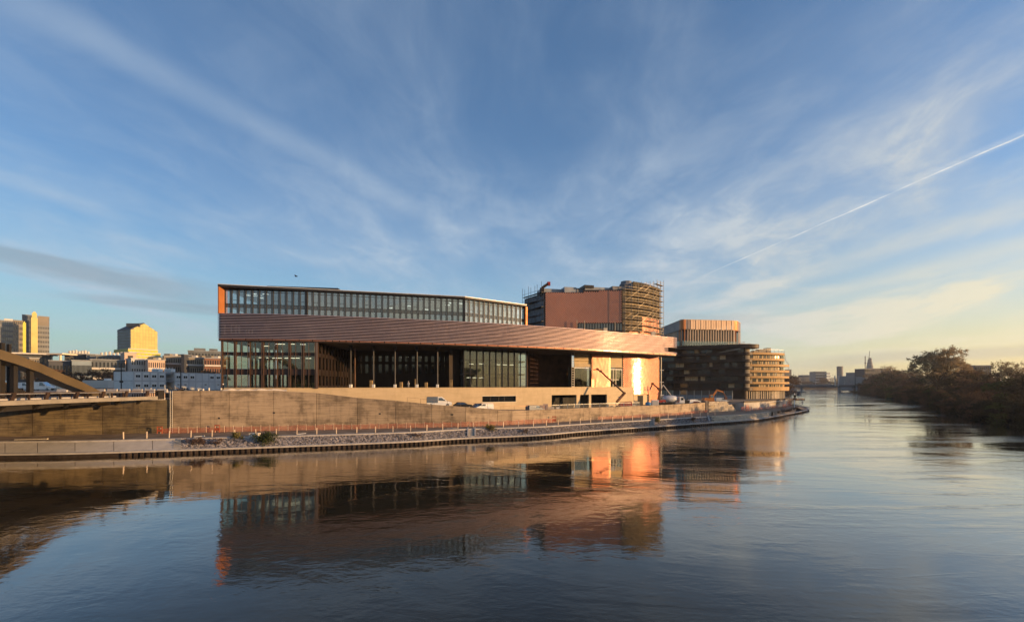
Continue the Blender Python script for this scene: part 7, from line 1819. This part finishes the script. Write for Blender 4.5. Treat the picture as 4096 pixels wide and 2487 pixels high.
# bushes on the stone embankment
def bush_mesh(seed, w, h, n, m, ls=.14, stems=6, hang=0):
    rg = random.Random(seed); st, fo = MB(), MB()
    for k in range(stems):
        a = rg.random() * 6.28; e = Vector((math.cos(a) * w * .4 * rg.random(), math.sin(a) * w * .25 * rg.random(), h * rg.uniform(.6, 1))); st.tube([(0, 0, -.2), e * .5 + Vector((0, 0, .1)), e], [.035, .025, .01], 4)
    cl = [(rg.gauss(0, w * .24), rg.gauss(0, w * .16), h * rg.uniform(.15, .9)) for k in range(max(6, n // 40))]
    for k in range(n):
        c = rg.choice(cl); leafquad(fo, (c[0] + rg.gauss(0, w * .09), c[1] + rg.gauss(0, w * .08), max(-.1, c[2] + rg.gauss(0, h * .13))), ls * rg.uniform(.5, 1.3), rg)
    for k in range(hang): leafquad(fo, (rg.gauss(0, w * .22), -rg.uniform(.4, 1.2), -rg.uniform(0, 1.3)), ls * rg.uniform(.5, 1.2), rg)
    return st.mesh('stem', 'bark'), fo.mesh('foliage', m)
def bush(label, px, f, w, h, n, m, seed, hang=0, ls=.14, cat='bush'):
    a, b = cut(ec, px), cut(S, px); q = a.lerp(b, f); r_ = thing('embankment_bush', label, cat, (q.x, q.y, 1.22 + 1.45 * f))
    for nm, me in zip(('stem', 'foliage'), bush_mesh(seed, w, h, n, m, ls, 7, hang)): o = bpy.data.objects.new(nm, me); COL.objects.link(o); o.parent = r_
bush('dark green bush spilling over the sheet pile coping', 1062, .35, 3.6, 2.0, 1500, 'leaf_green', 1, 160)
bush('olive bush at the top of the embankment left of the dark green bush', 946, .85, 1.7, 1.1, 420, 'leaf_olive', 2)
bush('purplish bramble at the start of the riprap beside the apron', 770, .35, 2.6, 1.2, 520, 'leaf_bramble', 3, ls=.1)
bush('low bramble in the riprap, second from the apron', 815, .4, 2.8, 1.1, 480, 'leaf_bramble', 4, ls=.1)
bush('wider bramble in the riprap left of the olive bush', 868, .35, 2.6, 1.0, 420, 'leaf_bramble', 5, ls=.1)
bush('yellow-green bush right of the small concrete stair', 1957, .7, 2.0, 1.5, 600, 'leaf_olive', 6)
bush('bare grey-brown bramble on the riprap mid-way along the quay', 1672, .3, 2.6, 1.0, 320, 'leaf_bramble', 7, ls=.1)
bush('small bare bramble at the water side far right of the yellow-green bush', 2105, .2, 1.6, .9, 200, 'leaf_bramble', 8, ls=.1)
bush('rounded dull bush right of the narrow stair', 2625, .55, 2.6, 1.3, 420, 'leaf_olive', 9)
bush('small dark weed clump on the embankment before the stone terraces', 2772, .3, 1.8, 1.1, 260, 'leaf_bramble', 10)
for k in range(5): bush(('dry scrub clump first along the tip slope', 'dry scrub clump second along the tip slope', 'dry scrub clump in the middle of the tip slope', 'dry scrub clump near the tip railing', 'dry scrub clump nearest the very tip')[k], 3112 + k * 16, .55, 3.4, .9, 300, 'leaf_bramble', 20 + k)

# ================================================================== the evening air: one even, thin haze round everything
hm_ = bpy.data.materials.new("haze"); hm_.use_nodes = True
t_ = hm_.node_tree
for n in list(t_.nodes):
    if n.type != 'OUTPUT_MATERIAL': t_.nodes.remove(n)
pv_ = t_.nodes.new('ShaderNodeVolumePrincipled'); pv_.inputs['Color'].default_value = (0.86, 0.88, 0.91, 1)
pv_.inputs['Density'].default_value = 0.00010; pv_.inputs['Anisotropy'].default_value = 0.3
t_.links.new(pv_.outputs[0], [n for n in t_.nodes if n.type == 'OUTPUT_MATERIAL'][0].inputs['Volume'])
MATS['haze'] = hm_
obj('haze', MB().box(-6100, 9100, -2100, 7100, -3.2, 136), 'haze', kind='stuff')
